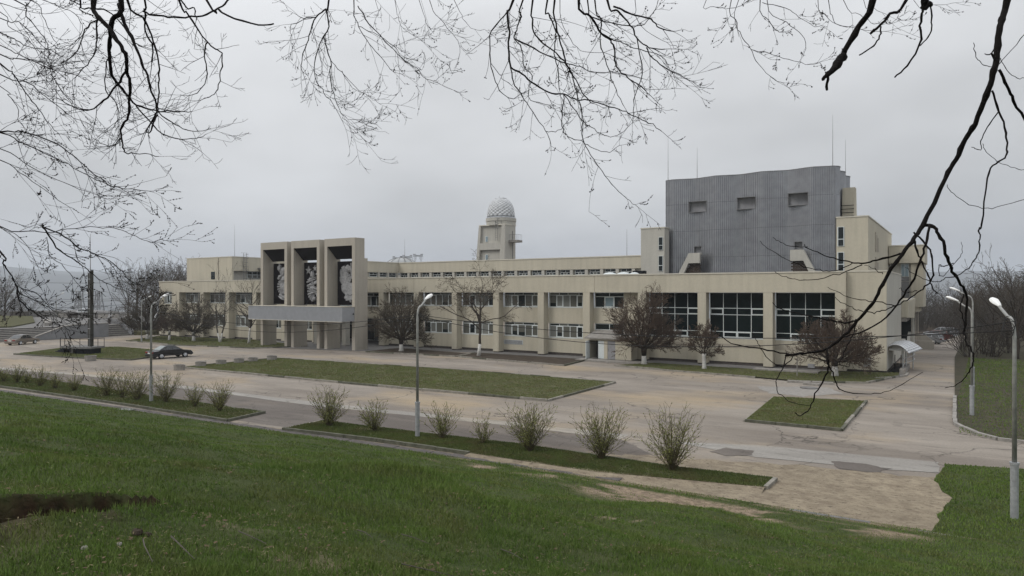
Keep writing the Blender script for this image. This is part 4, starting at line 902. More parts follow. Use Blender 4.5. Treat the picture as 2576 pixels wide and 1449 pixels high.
for (u, z, rx, rz, ro) in [(-1.0, 10.2, .75, .22, -.4), (-.7, 9.9, .7, .2, -.5), (-1.4, 9.7, .6, .25, .3), (-2.6, 9.5, .35, .6, 0), (-3.0, 8.9, .6, .28, .2), (-.6, 9.2, .4, .6, 0), (-3.1, 8.1, .65, .22, .2), (-2.4, 7.7, .6, .3, -.1), (-1.7, 8.6, .7, .2, .25), (-.6, 8.2, .5, .25, 0), (-.7, 7.3, .5, .25, .3), (-.6, 6.8, .45, .22, 0), (-.7, 6.4, .4, .2, .2), (-2.2, 6.3, .35, .3, 0)]: bl(r2, x + u, z, rx, rz, .28, ro)
for k in range(9): a = math.pi * (.62 + k * .095); r2.tube([(x - 2.1, YS - .1, 7.3), (x - 2.1 + 1.35 * math.cos(a), YS - .2, 7.3 + 1.4 * math.sin(a) * 1.0)], [.05, .17], 6)
for (z, u) in ((8.75, -2.6), (8.55, -1.2), (7.85, -1.0), (7.2, -2.0)): r2.tube([(x + u - .9, YS - .3, z - .25), (x + u + .8, YS - .32, z + .2), (x + u + .85, YS - .32, z + .45), (x + u - .3, YS - .32, z + .15)], [.14, .06, .06, .07], 6)
for k in range(3): r2.tube([(x - 1.9 + k * .3, YS - .2, 7.3), (x - 1.2 + k * .28, YS - .2, 5.85 + k * .1)], .16, 6)
r2.build('relief', M['relief'], po)
r3 = MB(); x = fr_x[2][1] - .52
r3.blob((x - 2.9, YS - .08, 8.9), (1.05, .16, .95), 14, .06); r3.blob((x - 3.5, YS - .1, 9.7), (.4, .2, .55), 8, .2)
for (a_, b_, c_, d_, rr_) in [(-3.3, 10.4, -2.4, 9.1, .17), (-3.05, 10.5, -2.2, 9.2, .17), (-1.7, 10.9, -1.75, 9.4, .13), (-1.25, 10.9, -1.6, 8.9, .2), (-1.2, 10.9, -1.2, 9.6, .17), (-.5, 10.6, -1.9, 7.6, .07), (-.6, 10.4, -.9, 8.7, .12), (-.35, 10.2, -.5, 8.8, .16), (-2.2, 6.7, -1.7, 5.95, .24), (-1.9, 7.1, -1.2, 6.0, .26)]: r3.tube([(x + a_, YS - .2, b_), (x + c_, YS - .16, d_)], [rr_, rr_ * .8], 8)
for (u, z, rx, rz, ro) in [(-2.3, 10.2, .6, .5, 0), (-2.8, 7.8, .85, .95, .1), (-2.5, 7.0, .55, .4, 0), (-.5, 8.6, .5, .8, 0), (-.6, 7.4, .4, .9, 0), (-2.5, 6.5, .5, .35, 0)]: bl(r3, x + u, z, rx, rz, .2, ro)
r3.extr([(x - 1.9, 8.4), (x - 1.0, 8.2), (x - 1.1, 7.0), (x - 1.7, 6.8), (x - 2.1, 7.1)], 'y', YS - .45, YS - .05); r3.extr([(x - 2.5, 6.6), (x - 1.3, 6.75), (x - .35, 6.65), (x - .35, 6.2), (x - 1.3, 6.3), (x - 2.5, 6.1)], 'y', YS - .4, YS - .05)
r3.build('relief', M['relief'], po)
# metal canopy across the portal
ca = thing('portal_canopy', 'pale ribbed metal canopy box across the entrance portal', 'canopy', (-72, 60, 3.6))
MB().box(-80.95, -63.03, 59.16, YP - .01, 3.62, 5.36).build('box', M['canopy'], ca)
V, Q = [], []
for k in range(int(17.9 / .12)):
    xx = -80.95 + k * .12
    for (f0, d0, f1, d1) in ((0, 0, .03, .035), (.03, .035, .07, .035), (.07, .035, .10, 0)):
        b_ = len(V); V += [(xx + f0, 59.155 - d0, 3.60), (xx + f1, 59.155 - d1, 3.60), (xx + f1, 59.155 - d1, 5.38), (xx + f0, 59.155 - d0, 5.38)]; Q.append((b_, b_+1, b_+2, b_+3))
npmesh('ribbed_front', V, Q, M['canopy'], ca)
m = MB(); m.box(-81.0, -62.98, 59.08, 59.16, 5.38, 5.43); m.box(-81.0, -62.98, 59.08, 59.16, 3.55, 3.60); m.box(-81.0, -62.98, 59.16, YP - .01, 5.362, 5.42); m.build('edge_trim', M['cap'], ca)
MB().blob((-62.9, 60.9, 4.5), (.1, .1, .1), 8, 0).build('lamp', M['black'], ca)
# ------------------------------------------------------------------ observatory tower
ob = thing('observatory_tower', 'cream observatory tower with egg shaped silver dome behind the roof', 'observatory', (-72.8, 106.5, 0))
Yo = 105.0
def frustum(x0b, x1b, x0t, x1t, y0b, y0t, y1, zb, zt): return [(x0b, y0b, zb), (x1b, y0b, zb), (x1b, y1, zb), (x0b, y1, zb)], [(x0t, y0t, zt), (x1t, y0t, zt), (x1t, y1, zt), (x0t, y1, zt)]
MB().hexa(*frustum(-76.6, -75.8, -75.75, -75.3, Yo - .3, Yo, 109.5, 8, 19.4)).build('left_buttress', M['grey_render'], ob)
MB().hexa(*frustum(-71.35, -69.9, -70.6, -69.88, Yo - .3, Yo, 108.5, 8, 19.55)).build('right_buttress', M['grey_render'], ob)
MB().box(-75.8, -70.6, Yo + .45, 108.5, 8, 19.45).build('tower_wall', M['grey_render'], ob)
MB().box(-75.5, -70.9, Yo - .05, Yo + .9, 15.0, 16.25).build('balcony_wall', M['grey_render'], ob)
MB().box(-75.8, -69.8, Yo + .05, 108.6, 19.45, 19.62).build('coping', M['cap'], ob)
for z in (16.5, 13.1):
    wo = MB().box(-74.55, -73.95, Yo + .38, Yo + .445, z, z + 1.05).build('window', M['pvc'], ob); MB().box(-74.42, -74.0, Yo + .35, Yo + .375, z + .06, z + .99).build('pane', M['skyglass'], wo)
DX, DY = -72.5, 107.6
MB().lathe([(2.75, 19.5), (2.75, 20.25), (2.85, 20.3), (2.85, 20.85), (2.7, 20.9)], (DX, DY, 0), 36).build('drum', M['grey_render'], ob, smooth=False)
dome = MB().lathe([(2.78, 20.9), (2.78, 21.05)], (DX, DY, 0), 36).build('dome_ring', M['silver'], ob)
# dome shell of diamond sheets, each a little proud of the joint below
def dpt(u, v):
    r = 2.62 * math.cos(v * math.pi / 2) ** .62; z = 21.05 + 3.6 * math.sin(v * math.pi / 2); a = u * 2 * math.pi; return Vector((DX + r * math.cos(a), DY + r * math.sin(a), z))
MB().lathe([(2.50 * math.cos(v / 12 * math.pi / 2) ** .62, 21.05 + 3.48 * math.sin(v / 12 * math.pi / 2)) for v in range(12)] + [(.05, 24.58)], (DX, DY, 0), 32).build('dome', mat('aluminium_base', (0.38, 0.39, 0.40), .5, .1, 2, metal=.15), ob, smooth=True)
silv = [mat('aluminium_sheet', (0.46, 0.47, 0.48), .5, .12, 2, metal=.15), mat('aluminium_dull', (0.43, 0.44, 0.45), .5, .12, 2, metal=.15), mat('aluminium_bright', (0.50, 0.51, 0.52), .45, .12, 2, metal=.15)]
nu, nv = 18, 9
for j in range(nv * 2 - 2):
    for i in range(nu):
        uc = (i + (.5 if j % 2 else 0)) / nu; vc = (j + 1) / (2 * nv); hv = 1 / (2 * nv) * .992; hu = .5 / nu * .992
        if vc + hv > .97: continue
        P4 = [dpt(uc - hu, vc), dpt(uc, max(0.001, vc - hv)), dpt(uc + hu, vc), dpt(uc, vc + hv)]
        if math.sin(uc * 2 * math.pi) > .35: continue        # rear of the dome is never seen and stays plain
        cc = sum(P4, Vector()) / 4; nn = (cc - Vector((DX, DY, 21.5))).normalized(); P5 = [p + nn * .003 for p in P4]
        V = P5 + [p - nn * .05 for p in P4] + [dpt(uc, vc) + nn * .003]; q_ = [(0, 1, 8), (1, 2, 8), (2, 3, 8), (3, 0, 8), (0, 4, 5), (0, 5, 1), (1, 5, 6), (1, 6, 2), (2, 6, 7), (2, 7, 3), (3, 7, 4), (3, 4, 0)]
        npmesh('dome_sheet', V, q_, random.choice(silv), ob)
m = MB(); m.box(DX - 1.0, DX + .9, DY - .5, DY + .5, 24.5, 24.68); m.tube([(DX - .4, DY, 24.6), (DX - .4, DY, 25.2)], .03, 5); m.build('dome_cap', M['steel'], ob)
m = MB()
for x in (-71.95, -71.45): m.tube([(x, Yo - .1, 16.6), (x, Yo - .1, 20.7)], .035, 5)
m.tube([(-71.95, Yo - .1, 20.7), (-71.45, Yo - .1, 20.7), (-70.9, Yo + .3, 20.7), (-70.9, Yo + .3, 19.7)], .03, 5)
for k in range(9): m.tube([(-71.95, Yo - .1, 17.2 + k * .4), (-71.45, Yo - .1, 17.2 + k * .4)], .025, 4)
m.build('ladder', M['steel'], ob)
bo = MB().box(-69.9, -68.0, 106.2, 107.9, 16.3, 16.7).build('side_balcony', M['concrete'], ob)
m = MB()
for k in range(8): y = 106.25 + (k % 4) * .5; m.tube([(-68.05, y, 16.7), (-68.05, y, 17.7)], .02, 4) if k < 4 else m.tube([(-69.7 + (k - 4) * .5, 106.25, 16.7), (-69.7 + (k - 4) * .5, 106.25, 17.7)], .02, 4)
m.tube([(-69.8, 106.25, 17.7), (-68.05, 106.25, 17.7), (-68.05, 107.85, 17.7)], .025, 4); m.build('railing', M['steel'], bo)
MB().tube([(-69.82, 107.5, 18.5), (-69.82, 107.5, 9)], .06, 5).build('downpipe', M['steel'], ob)
# glasshouse dome behind the roof corner
gd = thing('glass_dome', 'low ribbed glass dome showing above the roof corner', 'dome', (-101, 112, 9))
gx, gy, gr = -101.3, 112, 4.6
MB().lathe([(gr * math.cos(t * math.pi / 16), 10.6 + 4.0 * math.sin(t * math.pi / 16)) for t in range(8)] + [(.05, 14.6)], (gx, gy, 0), 28).build('dome_shell', mat('frosted_glazing', (.30, .31, .31), .35, .15, .8), gd, smooth=True)
for k in range(12): a = k * math.pi / 6; MB().tube([(gx + (gr + .03) * math.cos(t * math.pi / 16) * math.cos(a), gy + (gr + .03) * math.cos(t * math.pi / 16) * math.sin(a), 10.6 + 4.03 * math.sin(t * math.pi / 16)) for t in range(9)], .07, 4).build('rib', M['steel'], gd)
MB().lathe([(gr + .1, 0), (gr + .1, 10.7)], (gx, gy, 0), 28).build('base_wall', M['grey_render'], gd)
MB().blob((gx, gy, 14.7), (.2, .2, .2), 6, 0).build('finial', M['black'], gd)
# ------------------------------------------------------------------ side volume at the far right of the building
sb = thing('side_wing', 'cream side wing with overhanging top floor at the end of the drive', 'building', (-6, 101, 0))
MB().box(-8.05, -4.15, 99.9, 108, 10.85, 13.0).build('top_floor', M['cream'], sb); MB().box(-8.05, -4.08, 99.84, 108, 13.0, 13.12).build('coping', M['cap'], sb)
MB().box(-5.62, -4.28, 100.3, 107, 5.35, 10.85).build('wall', M['cream'], sb); MB().box(-5.62, -5.2, 100.22, 100.3, 5.6, 10.85).build('pilaster', M['cream'], sb)
MB().box(-5.75, -4.75, 100.5, 106, 4.75, 5.35).build('lower_band', M['cream'], sb)
MB().box(-8.0, -5.62, 100.6, 101, 0, 10.85).build('wall', M['grey_render'], sb)
wo = MB().box(-6.75, -5.85, 100.5, 100.58, 9.15, 10.8).build('window', M['pvc'], sb); MB().box(-6.68, -6.33, 100.47, 100.49, 9.22, 10.72).build('pane', M['skyglass'], wo); MB().box(-6.27, -5.92, 100.47, 100.49, 9.22, 10.72).build('pane', M['skyglass'], wo)
for (za, zb) in ((8.6, 9.1), (7.35, 8.5), (6.3, 7.25)): MB().box(-6.75, -5.85, 100.5, 100.58, za, zb).build('grey_panel', M['steel'], sb)
for k in range(4): MB().box(-5.7 + k * .24, -5.6 + k * .24, 101 + k * .3, 101.2 + k * .3, 0, 4.75).build('column', M['portal'], sb)
bc = thing('side_balcony', 'cream balcony box on the shaded side wall at the right', 'balcony', (-5.6, 88, 4.4))
MB().hexa([(-6.3, 86.3, 4.45), (-5.15, 86.3, 4.45), (-4.85, 93, 4.2), (-6.3, 93, 4.2)], [(-6.3, 86.3, 6.2), (-5.05, 86.3, 6.2), (-4.75, 93, 6.5), (-6.3, 93, 6.5)]).build('parapet', M['cream'], bc)
MB().box(-6.3, -5.3, 86.4, 93, 4.0, 4.4).build('slab', M['concrete'], bc)
MB().tube([(-5.05, 86.5, 6.35), (-4.9, 93, 6.7)], .03, 5).build('rail', M['silver'], bc)
MB().box(-6.3, -5.2, 93.1, 93.3, .9, 4.2).build('dark_glazing', M['glass'], sb)
MB().extr([(92.4, 0.0), (95.3, 0.0), (93.2, 4.4), (92.6, 4.4)], 'x', -5.1, -4.9).build('slanted_fin', M['grey_render'], sb)
MB().extr([(89.0, 1.0), (93, 1.2), (93, 2.6), (89.2, 1.2)], 'x', -5.5, -5.2).build('stair_parapet', M['grey_render'], sb)
MB().box(-6.3, -5.5, 86.6, 89, 0, 2.0).build('stair_wall', M['grey_render'], sb)
pb = thing('planter_box', 'long brown rendered planter wall beside the drive', 'planter', (-4.4, 103, 0))
m = MB(); m.box(-5.75, -3.2, 102, 102.2, 0, .98); m.box(-5.75, -3.2, 103.6, 103.8, 0, .98); m.box(-5.75, -5.55, 102.2, 103.6, 0, .98); m.box(-3.4, -3.2, 102.2, 103.6, 0, .98); m.build('walls', M['portal'], pb); MB().box(-5.55, -3.4, 102.2, 103.6, 0, .75).build('soil', M['bed'], pb)
sw = thing('stair_flank', 'low sloping wall with steps behind the brown planter', 'wall', (-4.6, 107, 0))
MB().extr([(-5.6, 0), (-3.4, 0), (-3.4, .6), (-4.4, 1.5), (-5.6, 1.6)], 'y', 108.0, 108.3).build('side_wall', M['portal'], sw)
for k in range(4): MB().box(-5.6 + 0, -4.0 - k * .35, 106.4 - 0, 107.9, k * .2, k * .2 + .2).build('step', M['concrete'], sw)
en = thing('basement_canopy', 'curved silver sheet canopy with steel rails at the basement steps', 'canopy', (-4.7, 73, 0))
V, Q = [], []; n = 12
for k in range(n):
    for j in range(10):
        P = []
        for (a, b) in ((k, j), (k + 1, j), (k + 1, j + 1), (k, j + 1)):
            u = a / n; v = b / 10; xr = -4.05 + .72 * v; X = -5.72 + (xr + 5.72) * u; P.append((X, 70.2 + 6.5 * v, 2.35 + .34 * math.sin(u * math.pi * .9) - .66 * u ** 2 + (.02 if j % 2 else 0)))
        b_ = len(V); V += P; Q.append((b_, b_+1, b_+2, b_+3))
ro = npmesh('roof_sheet', V, Q, M['silver'], en); ro.modifiers.new('s', 'SOLIDIFY').thickness = .03
for (x, y) in ((-4.62, 71.3), (-4.07, 75.7), (-4.5, 73.2)): MB().tube([(x, y, 0), (x, y, 2.2)], .06, 6).build('post', M['silver'], en)
for z in (.75, 1.2): MB().tube([(-4.62, 71.3, z - .2), (-4.55, 72.3, z), (-4.07, 75.7, z), (-3.95, 76.2, z + .15)], .03, 5).build('handrail', M['silver'], en)
for k in range(4): MB().box(-5.7, -4.1, 71 + k * 1.7, 71.08 + k * 1.7, 1.95, 2.1).build('purlin', M['silver'], en)
m = MB(); m.box(-4.8, -4.35, 69.8, 76.0, 0, .42); m.box(-5.7, -4.8, 75.6, 76.0, 0, .42); m.build('low_wall', M['concrete'], en); MB().box(-5.7, -4.8, 70.4, 75.6, .02, .06).build('well_shade_sheet', M['black'], en)  # flat black sheet stands in for the shade down the stairwell
for x in (-5.45, -4.95): MB().tube([(x, 74, 0), (x, 74, 1.35)], .035, 5).build('post', M['black'], en)
kerb(slabs, [(-6.2, 64.6), (-4.9, 66.6), (-4.2, 68.2), (-4.2, 70.4)], 1.5, .2, .12, M['concrete'])
sheet('end_pavement', [(-9, 66.7), (-6.2, 64.7), (-4.9, 66.7), (-4.3, 70.5), (-9, 70.5)], M['concrete_d'], .016)
o = MB().box(-16.2, -10.7, 65.2, 66.5, .08, .22).build('concrete_slab', M['concrete'], None, (-13, 66, 0)); tag(o, 'long pale concrete slab lying on the lawn by the wall', 'slab')
o = MB().tube([(-11.9, 62.6, 0), (-11.9, 62.6, 1.55)], .05, 6).build('marker_post', M['concrete'], None, (-11.9, 62.6, 0)); tag(o, 'thin grey post standing on the lawn strip by the wall', 'post')
p = g(1905, 968); 
for i, (x, y, ln, a) in enumerate([(2010, 963, 1.7, .1), (2042, 969, 1.2, -.2), (2070, 966, 1.5, .15)]):
    X, Y = g(x, y); c, s = math.cos(a), math.sin(a)
    o = MB().prism([(X + c * u - s * v, Y + s * u + c * v) for u, v in ((-ln / 2, -.2), (ln / 2, -.22), (ln / 2, .2), (-ln / 2, .18))], .01, .17).build('broken_kerb', M['concrete'], None, (X, Y, 0)); tag(o, ['rounded broken kerb block at the left end of three', 'middle one of three dislodged kerb blocks', 'right one of three dislodged kerb blocks'][i], 'kerb block', 'dislodged kerb blocks by the right bed')
X, Y = g(2035, 977); o = MB().lathe([(.62, 0), (.62, .07), (.5, .08)], (X, Y, .01), 16).build('manhole_cover', M['concrete_d'], None, (X, Y, 0)); tag(o, 'round concrete manhole cover near the right bed kerb', 'manhole cover')
sheet('gravel_patch', rough_poly([g(1900, 972), g(2080, 975), g(2120, 990), g(2020, 998), g(1940, 990)], 5, .5, 1.), M['concrete'], .012)
X, Y = g(315, 1033); o = MB().box(X - .55, X + .55, Y - .35, Y + .35, gz(X) + .05, gz(X) + .09).build('white_board', M['blindl'], None, (X, Y, 0)); tag(o, 'pale flat board lying on the gutter slabs at the left', 'board')
X, Y = g(2225, 1012)
# ------------------------------------------------------------------ terrace, steps and ramp at the left
tz = 1.45
def zt(x, y): return tz
te = thing('terrace', None, None, (0, 0, 0), None, 'structure')
MB().prism([(-250, 40), (-131, 40), (-131, 57.6), (-128.6, 62.9), (-128.6, 72), (-126, 95), (-250, 120)], -1.2, 1.25).build('terrace_body', M['concrete_d'], te)
MB().prism([(-240, 46), (-135, 46), (-134.2, 52), (-150, 62), (-190, 78), (-240, 90)], 1.2, tz + .02).build('terrace_grass', M['lawn'], te)
poly_grass([(-235, 47), (-136, 47), (-135.5, 52), (-150, 61), (-190, 76), (-235, 86)], 12000, 'thin grass on the raised terrace at the left', .10, dz=tz + .45 + .02)
stp = thing('plaza_steps', 'wide dark stone steps rising from the plaza at the left edge', 'steps', (-128, 48, -.45))
for k in range(8):
    y0_ = 34; MB().box(-131.2, -124.6 - k * .85, 34, 57.4 - .0, -.6 + k * .235, -.6 + (k + 1) * .235 - .06).build('step', M['concrete_d'], stp)
    MB().box(-131.2, -124.52 - k * .85, 34, 57.45, -.6 + (k + 1) * .235 - .06, -.6 + (k + 1) * .235).build('tread', M['concrete'], stp)
rw = thing('ramp_wall', 'long grey painted ramp wall sloping down beside the steps', 'wall', (-124.5, 57, -.45))
MB().extr([(51.6, -.5), (62.85, -.5), (62.85, 1.78), (57.4, 1.74), (55.6, 1.5), (51.6, .05)], 'x', -124.9, -124.45).build('wall_body', M['rampwall'], rw)
MB().extr([(51.6, .05), (55.6, 1.5), (57.4, 1.74), (62.85, 1.78), (62.85, 1.86), (57.4, 1.82), (55.6, 1.59), (51.6, .14)], 'x', -124.98, -124.37).build('coping', M['concrete'], rw)
MB().box(-130.5, -124.9, 62.5, 62.85, -.5, 1.78).build('return_wall', M['rampwall'], rw)
s2 = thing('side_steps', 'narrow flight of steps right of the grey ramp wall', 'steps', (-126, 65, -.45))
for k in range(6): MB().box(-130.5, -125.3 - k * .62, 62.9, 67.0, -.6 + k * .33, -.6 + (k + 1) * .33 - .06).build('step', M['concrete_d'], s2); MB().box(-130.5, -125.24 - k * .62, 62.9, 67.02, -.6 + (k + 1) * .33 - .06, -.6 + (k + 1) * .33).build('tread', M['concrete'], s2)
MB().extr([(-130.5, -.5), (-125.0, -.5), (-125.0, .45), (-128.5, 1.6), (-130.5, 1.7)], 'y', 67.1, 67.5).build('flank_wall', M['rampwall'], s2)
MB().prism([(-131, 67.5), (-124.8, 67.5), (-118.9, 72), (-118.9, 100), (-131, 100)], -.6, .1).build('grass_bank', M['lawn'], te)
# low parapet behind the terrace grass, in worn bays
for (p0, p1, nm, lab) in (((-236, 66), (-160, 83), 'terrace_parapet', 'long low dark parapet along the back of the terrace'), ((-158, 80), (-131, 66), 'terrace_balustrade', 'worn low balustrade with a pale rail behind the pillar')):
    pp = thing(nm, lab, 'parapet', (p0[0], p0[1], tz)); a, b = Vector(p0), Vector(p1); n = int((b - a).length / 3.2); d = (b - a) / n; u = d.normalized(); nn = Vector((-u.y, u.x))
    for k in range(n):
        p = a + d * k; q = a + d * (k + 1); c = [p + u * .1, q - u * .1, q - u * .1 + nn * .4, p + u * .1 + nn * .4]
        MB().prism([(v.x, v.y) for v in c], 1.2, tz + .95).build('parapet_bay', random.choice([M['concrete_d'], M['plinth'], M['concrete_d'], M['concrete']]), pp)
    c = [a - nn * .08, b - nn * .08, b + nn * .5, a + nn * .5]; MB().prism([(v.x, v.y) for v in c], tz + .95, tz + 1.08).build('coping', M['concrete_d'], pp)
o = MB().prism([(-156, 66), (-136.5, 58.0), (-136.0, 59.0), (-155.5, 67)], 1.2, tz + .35).build('garden_wall', M['concrete'], None, (-146, 62, 1.4)); tag(o, 'pale low retaining wall between the terrace grass and the ramp', 'wall')
o = MB().prism([(-150, 44.5), (-133.5, 46), (-133.5, 46.8), (-150, 45.5)], 1.2, tz + .55).build('seat_wall', M['rampwall'], None, (-140, 45, 1.4)); tag(o, 'grey low seat wall at the top of the wide steps', 'wall')
# ------------------------------------------------------------------ monument pillar
sx, sy = -88.0, 42.3; z0 = gz(sx)
mo = thing('monument_pillar', 'tall narrow steel clad pillar with a spire on a dark base', 'monument', (sx, sy, z0))
MB().extr([(sx - .36, z0 + .9), (sx + .36, z0 + .9), (sx + .33, 9.85), (sx + .05, 9.6), (sx - .36, 9.4)], 'y', sy - .1, sy + .22).build('shaft', mat('weathered_steel', (0.042, 0.040, 0.033), .75, .25, 2, spec=.15), mo)
MB().box(sx + .02, sx + .10, sy - .14, sy - .10, z0 + 1, 9.6).build('seam_strip', M['steel'], mo)
for k in range(7): MB().box(sx - .18, sx + .26, sy - .18, sy - .14, 1.6 + k * 1.19, 1.66 + k * 1.19).build('clamp', M['silver'], mo)
MB().tube([(sx + .05, sy, 9.4), (sx + .05, sy, 12.0), (sx + .05, sy, 14.2)], [.05, .035, .02], 6).build('spire', M['steel'], mo)
pf = thing('monument_platform', 'dark raised platform with steps and railing at the pillar foot', 'platform', (sx - 1, sy - .3, z0))
MB().prism([(-92.1, 40.8), (-89.0, 40.35), (-86.4, 41.6), (-87.2, 43.6), (-91.2, 43.2)], z0 + .72, z0 + .92).build('deck', M['concrete_d'], pf)
MB().prism([(-88.6, 40.9), (-86.6, 41.7), (-87.3, 43.2), (-89.2, 42.6)], z0, z0 + .72).build('base_block', M['black'], pf)
MB().prism([(-91.0, 41.4), (-89.6, 41.1), (-89.8, 42.3), (-91, 42.3)], z0, z0 + .72).build('base_block', M['concrete'], pf)
for k in range(4): MB().box(-94.2 + k * .55, -92.2 + .1, 41.2, 42.8, z0 + k * .18, z0 + k * .18 + .16).build('step', M['black'], pf)
rp = [(-93.2, 41.3, .45), (-92.1, 40.85, .92), (-90.6, 40.62, .92), (-89.0, 40.4, .92), (-87.7, 41.0, .92), (-86.45, 41.65, .92), (-86.8, 42.6, .92), (-87.15, 43.5, .92)]
for (x, y, h) in rp: MB().tube([(x, y, z0 + h), (x, y, z0 + h + .98)], .035, 6).build('railing_post', M['railing'], pf)
MB().tube([(x, y, z0 + h + .98) for x, y, h in rp], .04, 6).build('handrail', M['railing'], pf)
# ------------------------------------------------------------------ cars
def car(name, label, loc, rz, L=4.6, W=1.74, H=1.42, pm=None, kind='sedan', pale_rear=False, group=None, scale=1.0):
    t = thing(name, label, 'car', (0, 0, 0), group)
    h = L / 2; gc = .20; hw = W / 2
    wr = .315; ax = (-L * .285, L * .30)
    # side outline: lower body, with wheel arches
    belt = .92 if kind == 'sedan' else 1.0
    if kind == 'suv': H = 1.7; belt = 1.08
    def arch(cx):
        return [(cx + (wr + .07) * math.cos(a), .31 + (wr + .07) * math.sin(a)) for a in [math.pi * (1 - k / 8) for k in range(9)]]
    up = [(h - .02, .52), (h, .66), (h - .16, .80), (h * .46, belt), (-h * .58, belt + .02), (-h + .08, belt - .0), (-h, .72), (-h, .50), (-h + .05, .30)]
    low = [(-h + .10, gc + .04)] + [p for p in arch(ax[0]) if p[1] > gc + .04] + [p for p in arch(ax[1]) if p[1] > gc + .04] + [(h - .12, gc + .04), (h - .02, .36)]
    poly = up + low
    # body as strips across the width so the flanks curve in
    secs = [(-hw + .03, .94), (-hw, 1.0), (-hw * .86, 1.0), (hw * .86, 1.0), (hw, 1.0), (hw - .03, .94)]
    V = []; Fc = []; n = len(poly)
    def shape(i, y):
        x, z = poly[i]; e = abs(y) / hw
        if z > .6: z = z - .05 * e ** 3
        x = x * (1 - .035 * e ** 3) if abs(x) > h * .8 else x
        return (x, y, z)
    ys_ = [-hw + .04, -hw, -hw * .75, 0, hw * .75, hw, hw - .04]
    V2 = []
    for yi, y in enumerate([-hw, -hw * .8, 0, hw * .8, hw]):
        for i in range(n): V2.append(shape(i, y))
    for s in range(4):
        for i in range(n): j = (i + 1) % n; Fc.append((s * n + i, s * n + j, (s + 1) * n + j, (s + 1) * n + i))
    Fc.append(tuple(range(n))); Fc.append(tuple(reversed(range(4 * n, 5 * n))))
    b = MB(); b.v = V2; b.f = Fc; body = b.build('body', pm, t)
    # cabin
    if kind == 'sedan': prof = [(-h * .66, belt), (-h * .30, H - .02), (h * .10, H), (h * .48, belt)]; b1, b2 = -h * .36, h * .10
    else: prof = [(-h * .92, belt), (-h * .78, H - .04), (h * .08, H), (h * .46, belt)]; b1, b2 = -h * .78, h * .06
    iw = hw - .07; tw = hw - .22
    def cab(k): x, z = prof[k]; w_ = iw if z <= belt + .01 else tw; return (x, w_, z)
    c = MB(); P0 = [cab(k) for k in range(4)]
    c.v = [(x, -w_, z) for x, w_, z in P0] + [(x, w_, z) for x, w_, z in P0]; c.f = [(0, 1, 2, 3), (7, 6, 5, 4), (1, 5, 6, 2)]; c.f += [(0, 4, 5, 1), (2, 6, 7, 3)]
    cabo = c.build('cabin', pm, t)
    def quad(nm, pts, m_): MBq = MB(); MBq.v = pts; MBq.f = [(0, 1, 2, 3)] if len(pts) == 4 else [(0, 1, 2)]; o = MBq.build(nm, m_, t, fix=False); o.modifiers.new('s', 'SOLIDIFY').thickness = .012; return o
    def lerp(a, b_, u): return tuple(a[i] + (b_[i] - a[i]) * u for i in range(3))
    A, B, C_, D_ = [(x, -w_, z) for x, w_, z in P0]
    for sgn in (-1, 1):
        a, b_, c_, d_ = [(x, sgn * w_, z) for x, w_, z in P0]; off = sgn * .012
        def sp(u, v):   # u along, v up
            lo = lerp(a, d_, u); x0_ = a[0] + (d_[0] - a[0]) * u
            zz = lo[2] + v * (H - belt); k = v
            return zz, k
        def pt(x, z):
            f_ = (z - belt) / (H - belt); return (x, sgn * (iw + (tw - iw) * f_) + off, z)
        z1 = belt + .04; z2 = H - .07
        def xl(z): f_ = (z - belt) / (prof[1][1] - belt); return prof[0][0] + (prof[1][0] - prof[0][0]) * f_
        def xr(z): f_ = (z - belt) / (prof[2][1] - belt); return prof[3][0] + (prof[2][0] - prof[3][0]) * f_
        m1 = -.02 * L; m2 = -h * .36 if kind == 'sedan' else -h * .42
        quad('side_window', [pt(m1 + .05, z1), pt(xr(z1) - .12, z1), pt(xr(z2) - .06, z2), pt(m1 + .05, z2)], M['carglass'])
        quad('side_window', [pt(m2 + .04, z1), pt(m1 - .04, z1), pt(m1 - .04, z2), pt(m2 + .04, z2)], M['carglass'])
        if kind == 'sedan': quad('quarter_window', [pt(xl(z1) + .22, z1), pt(m2 - .03, z1), pt(m2 - .03, z2 - .02)], M['carglass'])
        else: quad('quarter_window', [pt(xl(z1) + .12, z1), pt(m2 - .04, z1), pt(m2 - .04, z2), pt(xl(z2) + .08, z2)], M['carglass'])
        MB().box(m1 - .01, m1 + .005, sgn * (hw + .001) - .003, sgn * (hw + .001) + .003, .35, belt - .05).build('door_gap', M['black'], t, fix=False)
        MB().box(-h * .9, h * .85, sgn * hw - .012, sgn * hw + .012, .50, .55).build('rub_strip', M['black'] if kind == 'sedan' else pm, t, fix=False)
        for xx in (m1 - .28, m2 + .1 - .3): MB().box(xx, xx + .16, sgn * hw - .015, sgn * hw + .018, belt - .14, belt - .11).build('door_handle', pm, t, fix=False)
        MB().blob((h * .40, sgn * (hw + .06), belt + .06), (.07, .10, .06), 8, 0).build('mirror', pm, t)
        for x in ax:
            w_ = MB()
            for k in range(1): w_.lathe([(.17, -.10), (.30, -.105), (wr, -.06), (wr, .06), (.30, .105), (.17, .10)], (0, 0, 0), 20)
            w_.v = [(x + vx, sgn * (hw - .10) + vz, wr + vy) for vx, vy, vz in w_.v]; ty = w_.build('wheel', M['tyre'], t)
            r_ = MB(); yy_ = sgn * (hw + .006)
            for k in range(6):
                a_ = k * math.pi / 3; r_.tube([(x, yy_, wr), (x + .185 * math.cos(a_), yy_, wr + .185 * math.sin(a_))], [.055, .04], 4)
            r_.tube([(x + .19 * math.cos(k * math.pi / 8), yy_, wr + .19 * math.sin(k * math.pi / 8)) for k in range(17)], .022, 4); r_.build('rim', M['rim'], ty)
